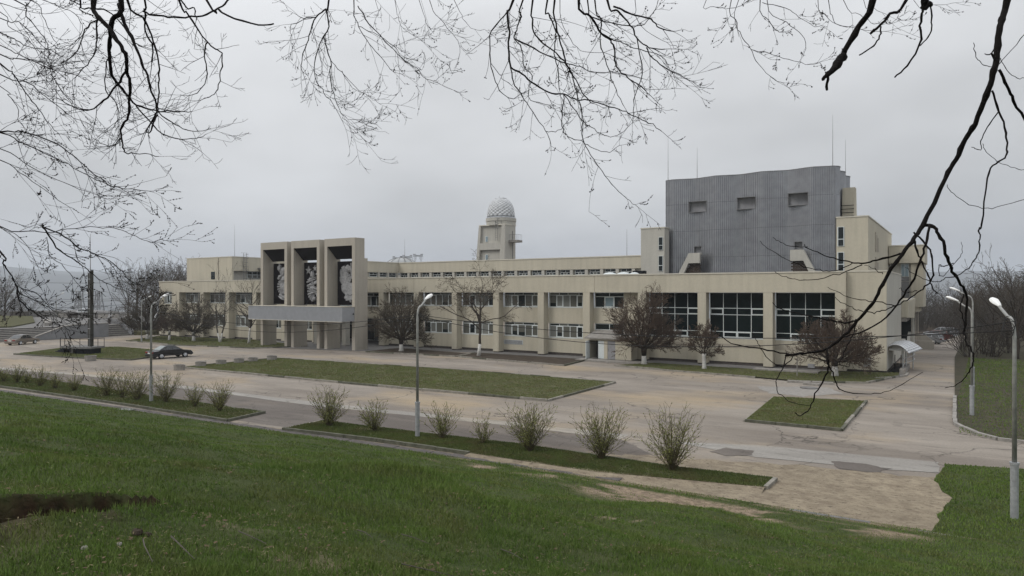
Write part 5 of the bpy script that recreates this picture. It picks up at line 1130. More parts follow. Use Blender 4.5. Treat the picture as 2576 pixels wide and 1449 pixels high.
        MB().box(h - .20, h - .06, sgn * hw * .62 - .17, sgn * hw * .62 + .17, .62, .74).build('headlight', M['headlamp'], t, bevel=.02)
        MB().box(-h - .015, -h + .12, sgn * hw * .68 - .20, sgn * hw * .68 + .20, .64, .80).build('tail_light', M['redlamp'], t, bevel=.015)
    e = .012
    rg = M['rearglass'] if pale_rear else M['carglass']
    def xq(k0, k1, v): a, b_ = prof[k0], prof[k1]; return a[0] + (b_[0] - a[0]) * v, a[1] + (b_[1] - a[1]) * v, iw + (tw - iw) * v
    for (k0, k1, nm, m_, sg) in ((0, 1, 'rear_window', rg, -1), (3, 2, 'windscreen', M['carglass'], 1)):
        x0_, z0_, w0_ = xq(k0, k1, .08); x1_, z1_, w1_ = xq(k0, k1, .92)
        quad(nm, [(x0_ + sg * e, -w0_ + .09, z0_ + e), (x0_ + sg * e, w0_ - .09, z0_ + e), (x1_ + sg * e, w1_ - .07, z1_ + e), (x1_ + sg * e, -w1_ + .07, z1_ + e)], m_)
    MB().box(-h - .05, -h + .10, -hw * .97, hw * .97, .34, .54).build('rear_bumper', pm, t, bevel=.03); MB().box(h - .14, h + .04, -hw * .95, hw * .95, .32, .52).build('front_bumper', pm, t, bevel=.03)
    MB().box(-h - .012, -h, -.26, .26, .60, .71).build('number_plate', M['plate'], t, fix=False)
    t.location = loc; t.rotation_euler = (0, 0, rz); t.scale = (scale,) * 3
    return t
X, Y = -74.25, 43.95
car('parked_car', 'black sedan parked between the monument lawn and the planters', (-74.3, 44.1, gz(-74)), R(87), 4.55, 1.72, 1.40, paint('black_car_paint', (0.007, 0.009, 0.013)), pale_rear=True)
car('parked_car', 'beige silver sedan at the foot of the wide steps', (-116.0, 46.3, gz(-116) + .0), R(118), 4.65, 1.78, 1.45, paint('beige_car_paint', (0.20, 0.175, 0.15)))
car('parked_car', 'white hatchback behind the ramp wall, nearest the pillar', (-134.5, 72.5, 1.26), R(120), 4.1, 1.72, 1.5, paint('white_car_paint', (0.50, 0.51, 0.51)), 'hatch')
car('parked_car', 'white off-road car behind the ramp wall, next to the dark tree', (-133.0, 77.8, 1.26), R(125), 4.7, 1.8, 1.7, paint('white_suv_paint', (0.55, 0.56, 0.56)), 'suv')
car('parked_car', 'white car half hidden behind the long dark parapet', (-178.0, 84.5, 1.35), R(130), 4.6, 1.8, 1.7, paint('white_suv_paint', (0.60, 0.61, 0.61)), 'suv', scale=1.1)
car('parked_car', 'silver hatchback nearest on the drive beside the stair wall', (-4.35, 113.5, .0), R(160), 4.0, 1.7, 1.45, paint('silver_car_paint', (0.28, 0.29, 0.30)), 'hatch')
car('parked_car', 'dark red hatchback behind the silver car on the drive', (-3.75, 122.5, .0), R(166), 4.3, 1.75, 1.5, paint('maroon_car_paint', (0.06, 0.018, 0.018)), 'hatch')
car('parked_car', 'grey estate car farthest along the drive', (-3.1, 130.5, .0), R(165), 4.8, 1.8, 1.6, paint('grey_car_paint', (0.22, 0.23, 0.25)), 'hatch')
# ------------------------------------------------------------------ planters along the island end and by the monument
names = ['leftmost round concrete planter of the row, on the kerb corner', 'round concrete planter second from the left in the row', 'round concrete planter third from the left in the row', 'round concrete planter fourth from the left in the row', 'round concrete planter fifth from the left in the row', 'rightmost round concrete planter of the row, farthest from the car', 'lone mossy concrete planter on the kerb in front of the pillar']
pl0 = None
for i, (x, y) in enumerate([(451, 931), (505, 923), (556, 918), (601, 914), (636, 911), (684, 907), (227.5, 908)]):
    X, Y = g(x, y); z = gz(X) + (.0)
    if pl0 is None:
        pl0 = thing('concrete_planter', names[i], 'planter', (X, Y, z), 'round concrete planters')
        MB().lathe([(.47, 0), (.50, .45), (.52, .50), (.45, .50), (.43, .40)], (X, Y, z), 12).build('bowl', M['concrete'], pl0); MB().lathe([(.44, .36), (.40, .41), (.1, .43)], (X, Y, z), 12).build('soil', M['bed'], pl0)
    else: copy_tree(pl0, (X, Y, z), i * .7, 1.12 if i == 6 else random.uniform(.96, 1.05), names[i])
# ------------------------------------------------------------------ lamp posts
def lamp(X, Y, z, H, arm, label, group='street lamps'):
    t = thing('street_lamp', label, 'street lamp', (X, Y, z), group); ax_, ay_ = arm; L_ = math.hypot(ax_, ay_); u = (ax_ / L_, ay_ / L_)
    MB().tube([(X, Y, z - .2), (X, Y, z + 1.75)], .115, 12).build('pole_base', M['polebase'], t, smooth=False)
    MB().tube([(X, Y, z + 1.72), (X, Y, z + 1.80)], .135, 12).build('collar', M['polebase'], t)
    pts = [(X, Y, z + 1.78), (X, Y, z + H - 1.25)]
    for k in range(1, 7):
        a = k / 6; pts.append((X + u[0] * L_ * .30 * a * a, Y + u[1] * L_ * .30 * a * a, z + H - 1.25 + .62 * (1 - (1 - a) ** 2)))
    ex, ey, ez = X + u[0] * L_ * .68, Y + u[1] * L_ * .68, z + H - .30
    pts.append((ex, ey, ez)); MB().tube(pts, [.072, .058] + [.048] * (len(pts) - 2), 10).build('pole', M['pole'], t, smooth=True)
    hd = MB(); n = 8; ring = []
    prof = [(-.10, .045, .045), (.0, .08, .06), (.14, .12, .09), (.32, .14, .11), (.47, .11, .08), (.54, .03, .03)]
    b0 = 0
    for (s, w_, h_) in prof:
        for k in range(n):
            a = 2 * math.pi * k / n; dx_ = w_ * math.cos(a); dz = h_ * math.sin(a) * (1 if math.sin(a) > 0 else .7)
            hd.v.append((ex + u[0] * s - u[1] * dx_, ey + u[1] * s + u[0] * dx_, ez + .02 + s * .38 + dz))
    for i in range(len(prof) - 1):
        for k in range(n): a = i * n + k; c = i * n + (k + 1) % n; hd.f.append((a, c, c + n, a + n))
    hd.f.append(tuple(range(n))); hd.f.append(tuple(range((len(prof) - 1) * n, len(prof) * n))); hd.build('lamp_head', M['lamp'], t, smooth=False, bevel=0)
    return t
lamp(*g(380, 1013), gz(-44), 7.15, (-.15, 1.15), 'street lamp standing on the left shrub strip')
lamp(-22.56, 26.12, .0, 7.15, (-.15, 1.15), 'street lamp on the right shrub strip before the lawn island')
lamp(1.33, 27.2, .0, 7.05, (-.55, 1.6), 'largest street lamp, at the right edge on the grass corner')
lamp(.36, 48.2, .0, 7.0, (-1.1, .2), 'slim street lamp on the park lawn beyond the curved kerb')
lamp(.5, 60.2, .0, 7.6, (-1.3, .2), 'street lamp farther down the park lawn, behind the slim one')
lamp(14.5, 84, .0, 8.6, (-1.6, .2), 'street lamp half hidden in the trees at the right edge')
def far_lamp(x, ytop, d, label, H=9.0, arm=(1.6, .6)):
    p = at(x, ytop, d); lamp(p[0], p[1], p[2] - H, H, arm, label)
far_lamp(141, 735, 125, 'distant street lamp standing over the river at the far left')
far_lamp(205, 735, 150, 'distant street lamp whose head shows left of the pillar')
far_lamp(356, 743, 105, 'street lamp behind the dark tree left of the building', 8)
# cables strung between the lamps
def cable(a, b, sag, label, r=.014, n=22):
    a, b = Vector(a), Vector(b); pts = []
    for k in range(n + 1):
        t = k / n; p = a.lerp(b, t); p.z -= sag * 4 * t * (1 - t); pts.append(p)
    o = MB().tube(pts, r, 4).build('overhead_cable', M['wire'], None, tuple(a)); tag(o, label, 'cable'); return o
Lp = [Vector((*g(380, 1013), 6.0)), Vector((-22.56, 26.12, 6.05)), Vector((1.33, 27.2, 6.2))]
cable((Lp[0].x, Lp[0].y, 6.05), (Lp[1].x, Lp[1].y, 6.1), .75, 'upper cable between the left and middle lamps'); cable((Lp[0].x, Lp[0].y, 5.95), (Lp[1].x, Lp[1].y, 6.0), 1.05, 'lower cable between the left and middle lamps')
cable((Lp[1].x, Lp[1].y, 6.1), (Lp[2].x, Lp[2].y, 5.98), .62, 'cable from the middle lamp to the lower hook of the right lamp'); cable((Lp[1].x, Lp[1].y, 6.05), (Lp[2].x, Lp[2].y, 6.27), 1.15, 'cable from the middle lamp to the upper hook of the right lamp')
cable((-112, 33, 6.2), (Lp[0].x, Lp[0].y, 6.0), 1.0, 'cable running off to the left from the left lamp', n=40)
m = MB()
for k in range(4):
    m.tube([(1.15 + .02 * k + .16 * math.cos(a * .7), 27.15 + .1 * math.sin(a * .7), 5.95 + .10 * k + .2 * math.sin(a * .7)) for a in range(10)], .012, 4)
o = m.build('cable_coil', M['wire'], None, (1.2, 27.2, 6)); tag(o, 'tangled black cable coil hung on the right lamp', 'cable coil')
# ------------------------------------------------------------------ power pylons far off
def pylon(x, ytop, d, H, W, label, kind='tower', grp='lattice pylons by the river'):
    p = at(x, ytop, d); X, Y, z1 = p; z0_ = z1 - H; t = thing('power_pylon', label, 'pylon', (X, Y, z0_), grp)
    ux, uy = CS, SN; S = []
    def P(a, z, b=0): return (X + ux * a - uy * b, Y + uy * a + ux * b, z)
    def seg(p, q, r=.13): S.append((p, q, r, r))
    if kind == 'tower':
        lv = [(0, W / 2), (.22, W * .40), (.42, W * .32), (.58, W * .26), (.70, W * .21), (.74, W * .20), (.86, W * .14), (1.0, W * .13)]
        for i in range(len(lv) - 1):
            (a, wa), (b, wb) = lv[i], lv[i + 1]; za, zb = z0_ + a * H, z0_ + b * H
            for s in (-1, 1):
                for q in (-1, 1):
                    seg(P(s * wa, za, q * wa), P(s * wb, zb, q * wb), .36)
                seg(P(s * wa, za, -wa), P(s * wb, zb, wb), .2)
            seg(P(-wa, za, -wa), P(wb, zb, -wb), .2); seg(P(wa, za, -wa), P(-wb, zb, -wb), .2); seg(P(-wb, zb, -wb), P(wb, zb, -wb), .2)
        a = MB(); v, q = tubes_np(S, 4); npmesh('lattice', v, q, M['steel'], t); S.clear()
        zc_ = z0_ + .72 * H
        for s in (-1, 1): seg(P(0, zc_ + 1.0), P(s * W * .62, zc_), .16); seg(P(0, zc_ - .3), P(s * W * .62, zc_), .16)
        for s in (-1, 1): seg(P(0, z1), P(s * W * .38, z1 - .2), .15); seg(P(s * W * .6, zc_), P(s * W * .6, zc_ - 1.6), .08)
        seg(P(0, zc_ - .3), P(0, z1), .08); v, q = tubes_np(S, 4); npmesh('cross_arm', v, q, M['steel'], t)
    else:
        for s in (-.30, .30):
            for dz in (-.05, .05): seg(P((s + dz) * W, z1 - 1.6), P((s + dz * 2) * W, z0_), .10)
            for k in range(9): za = z1 - 1.8 - k * H * .1; seg(P((s - .06) * W, za), P((s + .06) * W, za - H * .1), .07); seg(P((s + .06) * W, za), P((s - .06) * W, za - H * .1), .07)
        v, q = tubes_np(S, 4); npmesh('lattice', v, q, M['steel'], t); S.clear()
        for k in range(16):
            x0_ = (-.5 + k / 16) * W; x1_ = x0_ + W / 16; zt_ = z1 - 1.0 + (.55 if abs(x0_ + x1_) / 2 > W * .28 else 0)
            seg(P(x0_, z1 - 1.9), P(x1_, z1 - 1.9), .12); seg(P(x0_, zt_), P(x1_, zt_), .12); seg(P(x0_, z1 - 1.9), P(x1_, zt_), .10); seg(P(x1_, z1 - 1.9), P(x0_, zt_), .10)
        for s in (-.44, -.30, .30, .44): seg(P((s - .05) * W, z1 - .45), P(s * W, z1), .15); seg(P((s + .05) * W, z1 - .45), P(s * W, z1), .15)
        for s in (-.5, -.17, .17, .5): seg(P(s * W, z1 - 1.9), P(s * W, z1 - 4.2), .12)
        v, q = tubes_np(S, 4); npmesh('cross_arm', v, q, M['steel'], t)
pylon(200, 732.5, 430, 34, 9.5, 'lattice pylon left of the tall pillar over the river'); pylon(248, 732.5, 430, 34, 9.5, 'lattice pylon right of the tall pillar over the river')
for i, (x, y, lab) in enumerate([(1000, 644.5, 'faint portal pylon directly above the glass dome'), (1024.5, 641.5, 'faint portal pylon right of the glass dome, middle of three'), (1051.5, 638.5, 'faint portal pylon farthest right of the glass dome')]): pylon(x, y, 520, 40, 7.4, lab, 'portal', 'portal pylons behind the roof')
for i, (ya, yb) in enumerate([(702, 706), (743, 747), (747, 752), (771, 760)]):
    a, b = at(-40, ya, 430), at(380, yb, 430); cable(a, b, 2.0, ['highest', 'second highest', 'third highest', 'lowest'][i] + ' power line crossing the river view at the left', .10, 30)
# ------------------------------------------------------------------ trees
def rot(d, ang, az):
    """tilt direction d by ang, around a random side axis az"""
    dx, dy, dz = d
    if abs(dz) < .9: ux, uy, uz = dy, -dx, 0.0
    else: ux, uy, uz = 0.0, dz, -dy
    l = math.sqrt(ux * ux + uy * uy + uz * uz) or 1; ux /= l; uy /= l; uz /= l
    vx, vy, vz = dy * uz - dz * uy, dz * ux - dx * uz, dx * uy - dy * ux
    c, s = math.cos(az) * math.sin(ang), math.sin(az) * math.sin(ang); k = math.cos(ang)
    return (dx * k + ux * c + vx * s, dy * k + uy * c + vy * s, dz * k + uz * c + vz * s)
def grow(S, p, d, L, r, lv, P, rd):
    n = P['n'][lv]; st = L / n; wig = P['wig'][lv]; up = P['up'][lv]; rm = P.get('rm', .006); last = lv == len(P['n']) - 1
    per = 0 if last else P['k'][lv] / n
    for i in range(n):
        d = (d[0] + rd.gauss(0, wig), d[1] + rd.gauss(0, wig), d[2] + rd.gauss(0, wig) + up); l = math.sqrt(d[0] ** 2 + d[1] ** 2 + d[2] ** 2); d = (d[0] / l, d[1] / l, d[2] / l)
        q = (p[0] + d[0] * st, p[1] + d[1] * st, p[2] + d[2] * st); r1 = max(rm, r * (1 - P['tap'][lv] / n))
        S.append((p, q, r, r1, lv)); p, r = q, r1
        if not last and i >= P['from'][lv] * n - .001:
            c = int(per / (1 - P['from'][lv] * .9)) ; c += rd.random() < (per / (1 - P['from'][lv] * .9) - c)
            for _ in range(c):
                a = rd.uniform(*P['ang'][lv]); grow(S, p, rot(d, a, rd.uniform(0, 6.283)), L * P['lr'][lv] * rd.uniform(.7, 1.2) * (1 - .35 * i / n), max(rm, r * P['rr'][lv]), lv + 1, P, rd)
    return p
def split_build(S, t, mat_b, mat_t, lvl=2, nb='limbs', nc='crown', sb=6):
    A = [s[:4] for s in S if s[4] < lvl]; B = [s[:4] for s in S if s[4] >= lvl]
    if A: v, q = tubes_np(A, sb); npmesh(nb, v, q, mat_b, t, smooth=True)
    if B: v, q = tubes_np(B, 3); npmesh(nc, v, q, mat_t, t)
def trunk(t, pts, rads, m_, name='trunk', white=None):
    MB().tube(pts, rads, 10).build(name, m_, t, smooth=True)
    if white:
        wz = white; p2 = []; r2 = []
        for i in range(len(pts)):
            p2.append(pts[i]); r2.append(rads[i] * 1.03 + .006)
            if pts[i][2] > wz: break
        MB().tube(p2, r2, 10).build('whitewash', M['white'], t, smooth=True)
def pollard(X, Y, R_, H0, seed, label, m_t, dens=1.0, asp=1.0, lean=0, z=None, group='pollarded trees by the building', whit=.85, tall=.45):
    rd = random.Random(seed); z = gz(X) if z is None else z; t = thing('pollarded_tree', label, 'tree', (X, Y, z), group)
    k = R_ / 2.6
    pts = [(X, Y, z - .1), (X + .03, Y, z + .3), (X + lean * .3, Y, z + .9), (X + lean * .6, Y, z + whit), (X + lean, Y, z + H0)]
    trunk(t, pts, [.30 * k ** .5, .22 * k ** .5, .19 * k ** .5, .19 * k ** .5, .27 * k ** .5], M['bark'], white=whit)
    S = []; P = dict(n=(5, 4, 3, 2), k=(11, 9, 6), wig=(.10, .12, .14, .16), up=(.08, .05, .03, .0), tap=(.55, .6, .6, .5), ang=((.35, .85), (.3, .8), (.25, .8)), lr=(.52, .55, .5), rr=(.55, .6, .7), rm=.0135, **{'from': (.15, .1, .1)})
    nl = int(22 * dens)
    for i in range(nl):
        az = 6.283 * i / nl * 2.4 + rd.uniform(-.2, .2); th = math.acos(1 - (i + .5) / nl * 1.12)         # up to a little below level
        d = (math.sin(th) * math.cos(az), math.sin(th) * math.sin(az), math.cos(th) * asp)
        L = R_ * (1.12 if th < .8 else 1.0) * rd.uniform(.85, 1.05) * (1.0 + tall * math.cos(th))
        grow(S, (X + lean + d[0] * .1, Y + d[1] * .1, z + H0 - .1), d, L * .80, .07 * k * rd.uniform(.7, 1.1), 0, P, rd)
    split_build(S, t, M['bark'], m_t, 1); return t
pollard(*g(1009, 885), 3.6, 1.6, 11, 'round pollarded tree beside the portal, the first to its right', M['twig'], 1.1, 1.15)
pollard(*g(1620, 918), 3.45, 1.75, 12, 'large red brown pollarded tree before the porch door', M['twigred'], 1.15, 1.15)
pollard(*g(2100, 948), 3.45, 1.4, 13, 'red brown pollarded tree at the right corner of the building', M['twigred'], 1.15, .72, tall=-.05)
pollard(*g(487, 859), 3.2, 1.55, 14, 'wide dark pollarded tree on the left bed, the biggest there', M['twig'], 1.05)
pollard(*g(426, 857), 1.75, 1.6, 15, 'smaller pollarded tree at the left corner of the building', M['twigred'], .8)
pollard(*g(371, 854), 3.7, 1.6, 16, 'dark spreading tree standing left of the building corner', M['twig'], 1.2, 1.1)
pollard(*g(1771, 930), 1.75, 1.5, 17, 'thin tree with a knobbly head between the dark windows', M['twigred'], .55, 2.1, whit=1.2)
# looser trees
def slender(X, Y, seed, label, H, spread, trunks, m_b, m_t, P, z=None, white=1.3, r0=.13, fork=.25, sway=.15, name='bare_tree', grp=None):
    rd = random.Random(seed); z = gz(X) if z is None else z; t = thing(name, label, 'tree', (X, Y, z), grp); S = []
    for i in range(trunks):
        az = rd.uniform(0, 6.28) if trunks == 1 else math.pi * i + .3; d = (math.cos(az) * sway, math.sin(az) * sway, 1.0)
        pts, rads = [], []; p = [X, Y, z - .1]; n = 9
        for k in range(n + 1):
            pts.append(tuple(p)); rads.append(max(.02, r0 * (1 - .85 * k / n)) * (1.25 if k == 0 else 1)); f_ = H * .62 / n
            p = [p[0] + (d[0] * (1.6 if k < 4 else .3) + rd.gauss(0, .05)) * f_, p[1] + (d[1] * (1.2 if k < 4 else .3) + rd.gauss(0, .05)) * f_, p[2] + f_]
        trunk(t, pts, rads, m_b, white=white)
        for k in range(2, n + 1):
            c = P['per'] if k > fork * n else 0
            for _ in range(c):
                a = rd.uniform(0, 6.28); el = rd.uniform(.35, 1.05); L = H * spread * (1.15 - .6 * k / n) * rd.uniform(.7, 1.2)
                grow(S, pts[k], (math.cos(a) * math.cos(el), math.sin(a) * math.cos(el), math.sin(el)), L, rads[k] * .62, 0, P, rd)
        grow(S, pts[-1], (0, 0, 1), H * .38, rads[-1], 0, P, rd)
    split_build(S, t, m_b, m_t, 1, 'limbs', 'crown', 5); return t
PS = dict(n=(6, 4, 3), k=(6, 4), wig=(.09, .12, .16), up=(.07, .08, .03), tap=(.7, .7, .5), ang=((.3, .8), (.3, .9)), lr=(.42, .5), rr=(.6, .7), rm=.010, per=3, **{'from': (.1, .1)})
slender(*g(553, 862), 21, 'slim two stemmed tree with whitewashed foot on the left bed', 11.0, .24, 2, M['twiggrey'], M['twiggrey'], dict(PS, rm=.012), sway=.16, white=.9)
slender(*g(626, 865), 22, 'taller bare tree with a fan of upright limbs next to the portal', 11.5, .40, 1, M['bark'], M['twiggrey'], dict(PS, per=4, up=(.05, .05, .02)), r0=.17, sway=.05)
PD = dict(n=(7, 5, 4, 3), k=(8, 5, 3.4), wig=(.13, .15, .15, .15), up=(-.01, -.03, -.09, -.12), tap=(.65, .7, .6, .4), ang=((.4, 1.0), (.4, 1.0), (.3, .9)), lr=(.40, .5, .55), rr=(.55, .6, .7), rm=.0115, per=3, **{'from': (.2, .1, .1)})
slender(*g(1204, 897), 23, 'open crowned tree with drooping twigs in the bare bed', 11.0, .56, 1, M['bark'], M['twig'], PD, r0=.20, white=1.2, sway=.03, fork=.4)
# ------------------------------------------------------------------ woods at the right and far trees at the left
PW = dict(n=(6, 4, 3, 2), k=(6, 4, 2.2), wig=(.08, .12, .14, .15), up=(.05, .05, .03, 0), tap=(.65, .7, .6, .4), ang=((.3, .8), (.3, .9), (.3, .9)), lr=(.5, .5, .5), rr=(.6, .6, .7), rm=.016, **{'from': (.1, .1, .1)})
def wood_proto(seed, H, label, mb_, mt_, name='bare_tree', shrub=False, grp='bare trees of the park at the right'):
    rd = random.Random(seed); t = thing(name, label, 'tree' if not shrub else 'shrub', (0, 0, 0), grp); S = []
    if not shrub:
        pts, rads = [], []; p = [0, 0, -.3]; n = 7; r0 = H * .016
        for k in range(n + 1): pts.append(tuple(p)); rads.append(r0 * (1 - .6 * k / n)); p = [p[0] + rd.gauss(0, .03) * H / n, p[1] + rd.gauss(0, .03) * H / n, p[2] + H * .5 / n]
        MB().tube(pts, rads, 7).build('trunk', mb_, t, smooth=True)
        for k in range(2, n + 1):
            for _ in range(3 if k > 2 else 1): a = rd.uniform(0, 6.28); el = rd.uniform(.45, 1.2); grow(S, pts[k], (math.cos(a) * math.cos(el), math.sin(a) * math.cos(el), math.sin(el)), H * .42 * rd.uniform(.7, 1.1), rads[k] * .6, 0, PW, rd)
    else:
        for k in range(22): a = rd.uniform(0, 6.28); el = rd.uniform(.7, 1.4); grow(S, (rd.gauss(0, .3), rd.gauss(0, .3), 0), (math.cos(a) * math.cos(el), math.sin(a) * math.cos(el), math.sin(el)), H * .7, .035, 1, PW, rd)
    split_build(S, t, mb_, mt_, 1 if not shrub else 9, 'limbs' if not shrub else 'stems', 'crown', 4); return t
pr = [wood_proto(101, 12, 'x', M['bark'], M['twiggrey']), wood_proto(102, 13, 'x', M['bark'], M['twig']), wood_proto(103, 10, 'x', M['bark'], M['twiggrey'])]
ps = wood_proto(104, 4.0, 'x', M['bark'], M['twig'], 'bare_shrub', True, 'bare shrubs under the park trees')
spots = [(2560, 905, 1.0, 'bare tree with dark trunk at the right edge of the picture'), (2500, 890, .85, 'bare tree on the park lawn left of the edge tree'), (2535, 865, 1.15, 'tall bare tree behind the right edge lamp')]
used = [0, 0, 0]
def put(i, X, Y, z, rz, sc, lab):
    if not used[i]: pr[i].location = (X, Y, z); pr[i].rotation_euler = (0, 0, rz); pr[i].scale = (sc,) * 3; pr[i]['label'] = lab; used[i] = 1
    else: copy_tree(pr[i], (X, Y, z), rz, sc, lab)
for k, (x, y, sc, lab) in enumerate(spots): X, Y = g(x, y); put(k % 3, X, Y, 0, k * 2.1, sc, lab)
rd = random.Random(5)
for k in range(34):
    a = R(rd.uniform(27.5, 41)) - TH; d = rd.uniform(88, 165) if k % 3 else rd.uniform(130, 210); X, Y = d * math.sin(a), d * math.cos(a)
    if X < 5.5 - max(0, (Y - 150)) * .3 and Y < 158: X = 5.5 + rd.uniform(0, 9)
    put(k % 3, X, Y, -.2 - max(0, Y - 165) * .05, rd.uniform(0, 6), rd.uniform(.7, 1.12), 'bare grey brown tree in the hazy park wood at the right')
for k in range(22):
    X = rd.uniform(-13, 9); Y = rd.uniform(146, 182); put(k % 3, X, Y, -.8, rd.uniform(0, 6), rd.uniform(.6, .95), 'bare tree closing the end of the drive')
us = 0
for k in range(26):
    if k < 5: X, Y = g([2440, 2475, 2500, 2540, 2420][k], [900, 893, 900, 890, 880][k]); lab = ['bare shrub clump left of the park trees', 'second bare shrub clump on the lawn edge', 'bare shrub clump under the dark trunk', 'bare shrub clump at the right edge', 'bare shrub clump beside the drive'][k]; sc = 1.0
    else: X, Y = rd.uniform(3.5, 34), rd.uniform(92, 165); lab = 'bare undergrowth shrub in the park wood'; sc = rd.uniform(.8, 1.35)
    if not us: ps.location = (X, Y, 0); ps['label'] = lab; us = 1
    else: copy_tree(ps, (X, Y, 0), rd.uniform(0, 6), sc, lab)
# trees along the river bank and on the terrace at the left
def lt(i, x, ybase, d, sc, lab, dz=0):
    p = at(x, ybase, d); c = copy_tree(pr[i], (p[0], p[1], p[2]), x * .37, sc, lab); c['group'] = 'bare trees at the left'; return c
lt(0, 12, 812, 138, .95, 'big forked bare tree on the terrace at the left edge')
for k, (x, yb, d, sc) in enumerate([(52, 812, 165, .62), (78, 812, 175, .55), (30, 812, 170, .7), (2, 812, 180, .9), (150, 812, 190, .40), (258, 812, 190, .36), (290, 812, 190, .40), (128, 812, 200, .34), (-20, 812, 150, 1.0)]):
    lt(k % 3, x, yb, d, sc, ['low bare tree behind the terrace parapet', 'bare bush like tree right of the forked tree', 'bare tree just behind the forked tree', 'bare tree at the extreme left edge', 'small bare tree under the distant lamp', 'small bare tree beside the right pylon', 'small bare tree between pylon and white cars', 'tiny bare tree at the water line', 'bare tree partly outside the left edge'][k])
for k, (x, yb, d, sc) in enumerate([(345, 800, 130, .98), (385, 800, 130, 1.05), (322, 800, 128, .75), (410, 790, 135, .95), (440, 780, 140, .95), (462, 775, 140, .95), (425, 780, 150, 1.0), (365, 800, 120, .8)]):
    lt((k + 1) % 3, x, yb, d, sc, ['tall bare tree behind the dark spreading tree', 'tallest bare tree left of the building', 'bare tree beside the white cars', 'bare tree whose top shows by the building corner', 'bare tree top above the left roof, middle one', 'bare tree top touching the rooftop block', 'bare tree top left of the rooftop block', 'bare tree right behind the dark spreading tree'][k])
# low scrub on the slope down to the river: one tangled mass
S = []; rd = random.Random(9)
for k in range(420):
    x = rd.uniform(-60, 470); d = rd.uniform(175, 215); p = at(x, 812 + rd.uniform(-3, 6), d); 
    for j in range(9):
        a = rd.uniform(0, 6.28); el = rd.uniform(.6, 1.5); L = rd.uniform(1.5, 3.4); q = (p[0] + math.cos(a) * math.cos(el) * L, p[1] + math.sin(a) * math.cos(el) * L, p[2] + math.sin(el) * L); S.append((tuple(p), q, .04, .025))
        for i in range(3): b = rd.uniform(0, 6.28); s = rd.uniform(.4, .9); m_ = tuple(p[c] + (q[c] - p[c]) * s for c in range(3)); S.append((m_, (m_[0] + math.cos(b) * .7, m_[1] + math.sin(b) * .7, m_[2] + .6), .025, .02))
v, q = tubes_np(S, 3); o = npmesh('river_scrub', v, q, M['twiggrey'], None, (0, 0, 0)); tag(o, 'low hazy scrub along the river bank at the left', 'scrub', None, 'stuff')
S = []; rd = random.Random(19)
for k in range(700):
    X = rd.uniform(-22, 62); Y = rd.uniform(143, 205); z = -max(0, Y - 165) * .08
    if X < 1.5 and Y < 146: continue
    for j in range(5):
        a = rd.uniform(0, 6.28); el = rd.uniform(.9, 1.5); L = rd.uniform(2.5, 7.5); p = (X + rd.gauss(0, .4), Y + rd.gauss(0, .4), z); q = (p[0] + math.cos(a) * math.cos(el) * L, p[1] + math.sin(a) * math.cos(el) * L, p[2] + math.sin(el) * L); S.append((p, q, .05, .02))
        for i in range(9): b = rd.uniform(0, 6.28); s = rd.uniform(.25, 1); m_ = tuple(p[c] + (q[c] - p[c]) * s for c in range(3)); l_ = rd.uniform(.4, 1.5); S.append((m_, (m_[0] + math.cos(b) * l_, m_[1] + math.sin(b) * l_, m_[2] + l_ * rd.uniform(.2, 1.2)), .022, .016))
v, q = tubes_np(S, 3); o = npmesh('far_thicket', v, q, M['twiggrey'], None, (0, 0, 0)); tag(o, 'dense grey brown thicket closing the view behind the drive', 'thicket', None, 'stuff')
# ------------------------------------------------------------------ forsythia like shrubs on the strips
def shrub(X, Y, Rr, H, n, seed, label, grp, green=.5):
    rd = random.Random(seed); z = gz(X) + .08; t = thing('shrub', label, 'shrub', (X, Y, z), grp); S = []; LV = []
    for k in range(n):
        a = rd.uniform(0, 6.283); el = rd.uniform(.95, 1.52) if rd.random() < .8 else rd.uniform(.7, 1.1); L = H * rd.uniform(.65, 1.08) * (1.05 if el > 1 else .8)
        d = [math.cos(a) * math.cos(el), math.sin(a) * math.cos(el), math.sin(el)]; p = (X + rd.gauss(0, .07 * Rr), Y + rd.gauss(0, .07 * Rr), z - .02); r = rd.uniform(.009, .014); m_ = 7
        for i in range(m_):
            out_ = .02 + .06 * i / m_; d = [d[0] + math.cos(a) * out_ * Rr * .6 + rd.gauss(0, .03), d[1] + math.sin(a) * out_ * Rr * .6 + rd.gauss(0, .03), d[2] - .02 * i * Rr * .4]; l = math.sqrt(sum(c * c for c in d)); d = [c / l for c in d]
            q = tuple(p[c] + d[c] * L / m_ for c in range(3)); r1 = max(.0045, r * .87); S.append((p, q, r, r1)); p, r = q, r1
            if i >= 1:
                for _ in range(2 if rd.random() < .75 else 1):
                    e = rot(tuple(d), rd.uniform(.3, .9), rd.uniform(0, 6.28)); l2 = rd.uniform(.10, .30) * H * .6; q2 = tuple(p[c] + e[c] * l2 for c in range(3)); S.append((p, q2, .006, .0045))
                    for s in (.25, .45, .6, .8, 1.0):
                        if rd.random() < green: LV.append(tuple(p[c] + (q2[c] - p[c]) * s for c in range(3)))
    v, q = tubes_np(S, 3); npmesh('stems', v, q, M['stem'], t)
    A = np.array(LV); n_ = len(A); o1 = RNG.randn(n_, 3); o1 /= np.linalg.norm(o1, axis=1, keepdims=True); o2 = np.cross(o1, RNG.randn(n_, 3)); o2 /= np.linalg.norm(o2, axis=1, keepdims=True); s = RNG.uniform(.018, .036, (n_, 1))
    V = np.stack([A - o1 * s, A + o2 * s * .6, A + o1 * s, A - o2 * s * .6], 1).reshape(-1, 3); npmesh('foliage', V, np.arange(4 * n_).reshape(-1, 4), M['bud'], t); return t
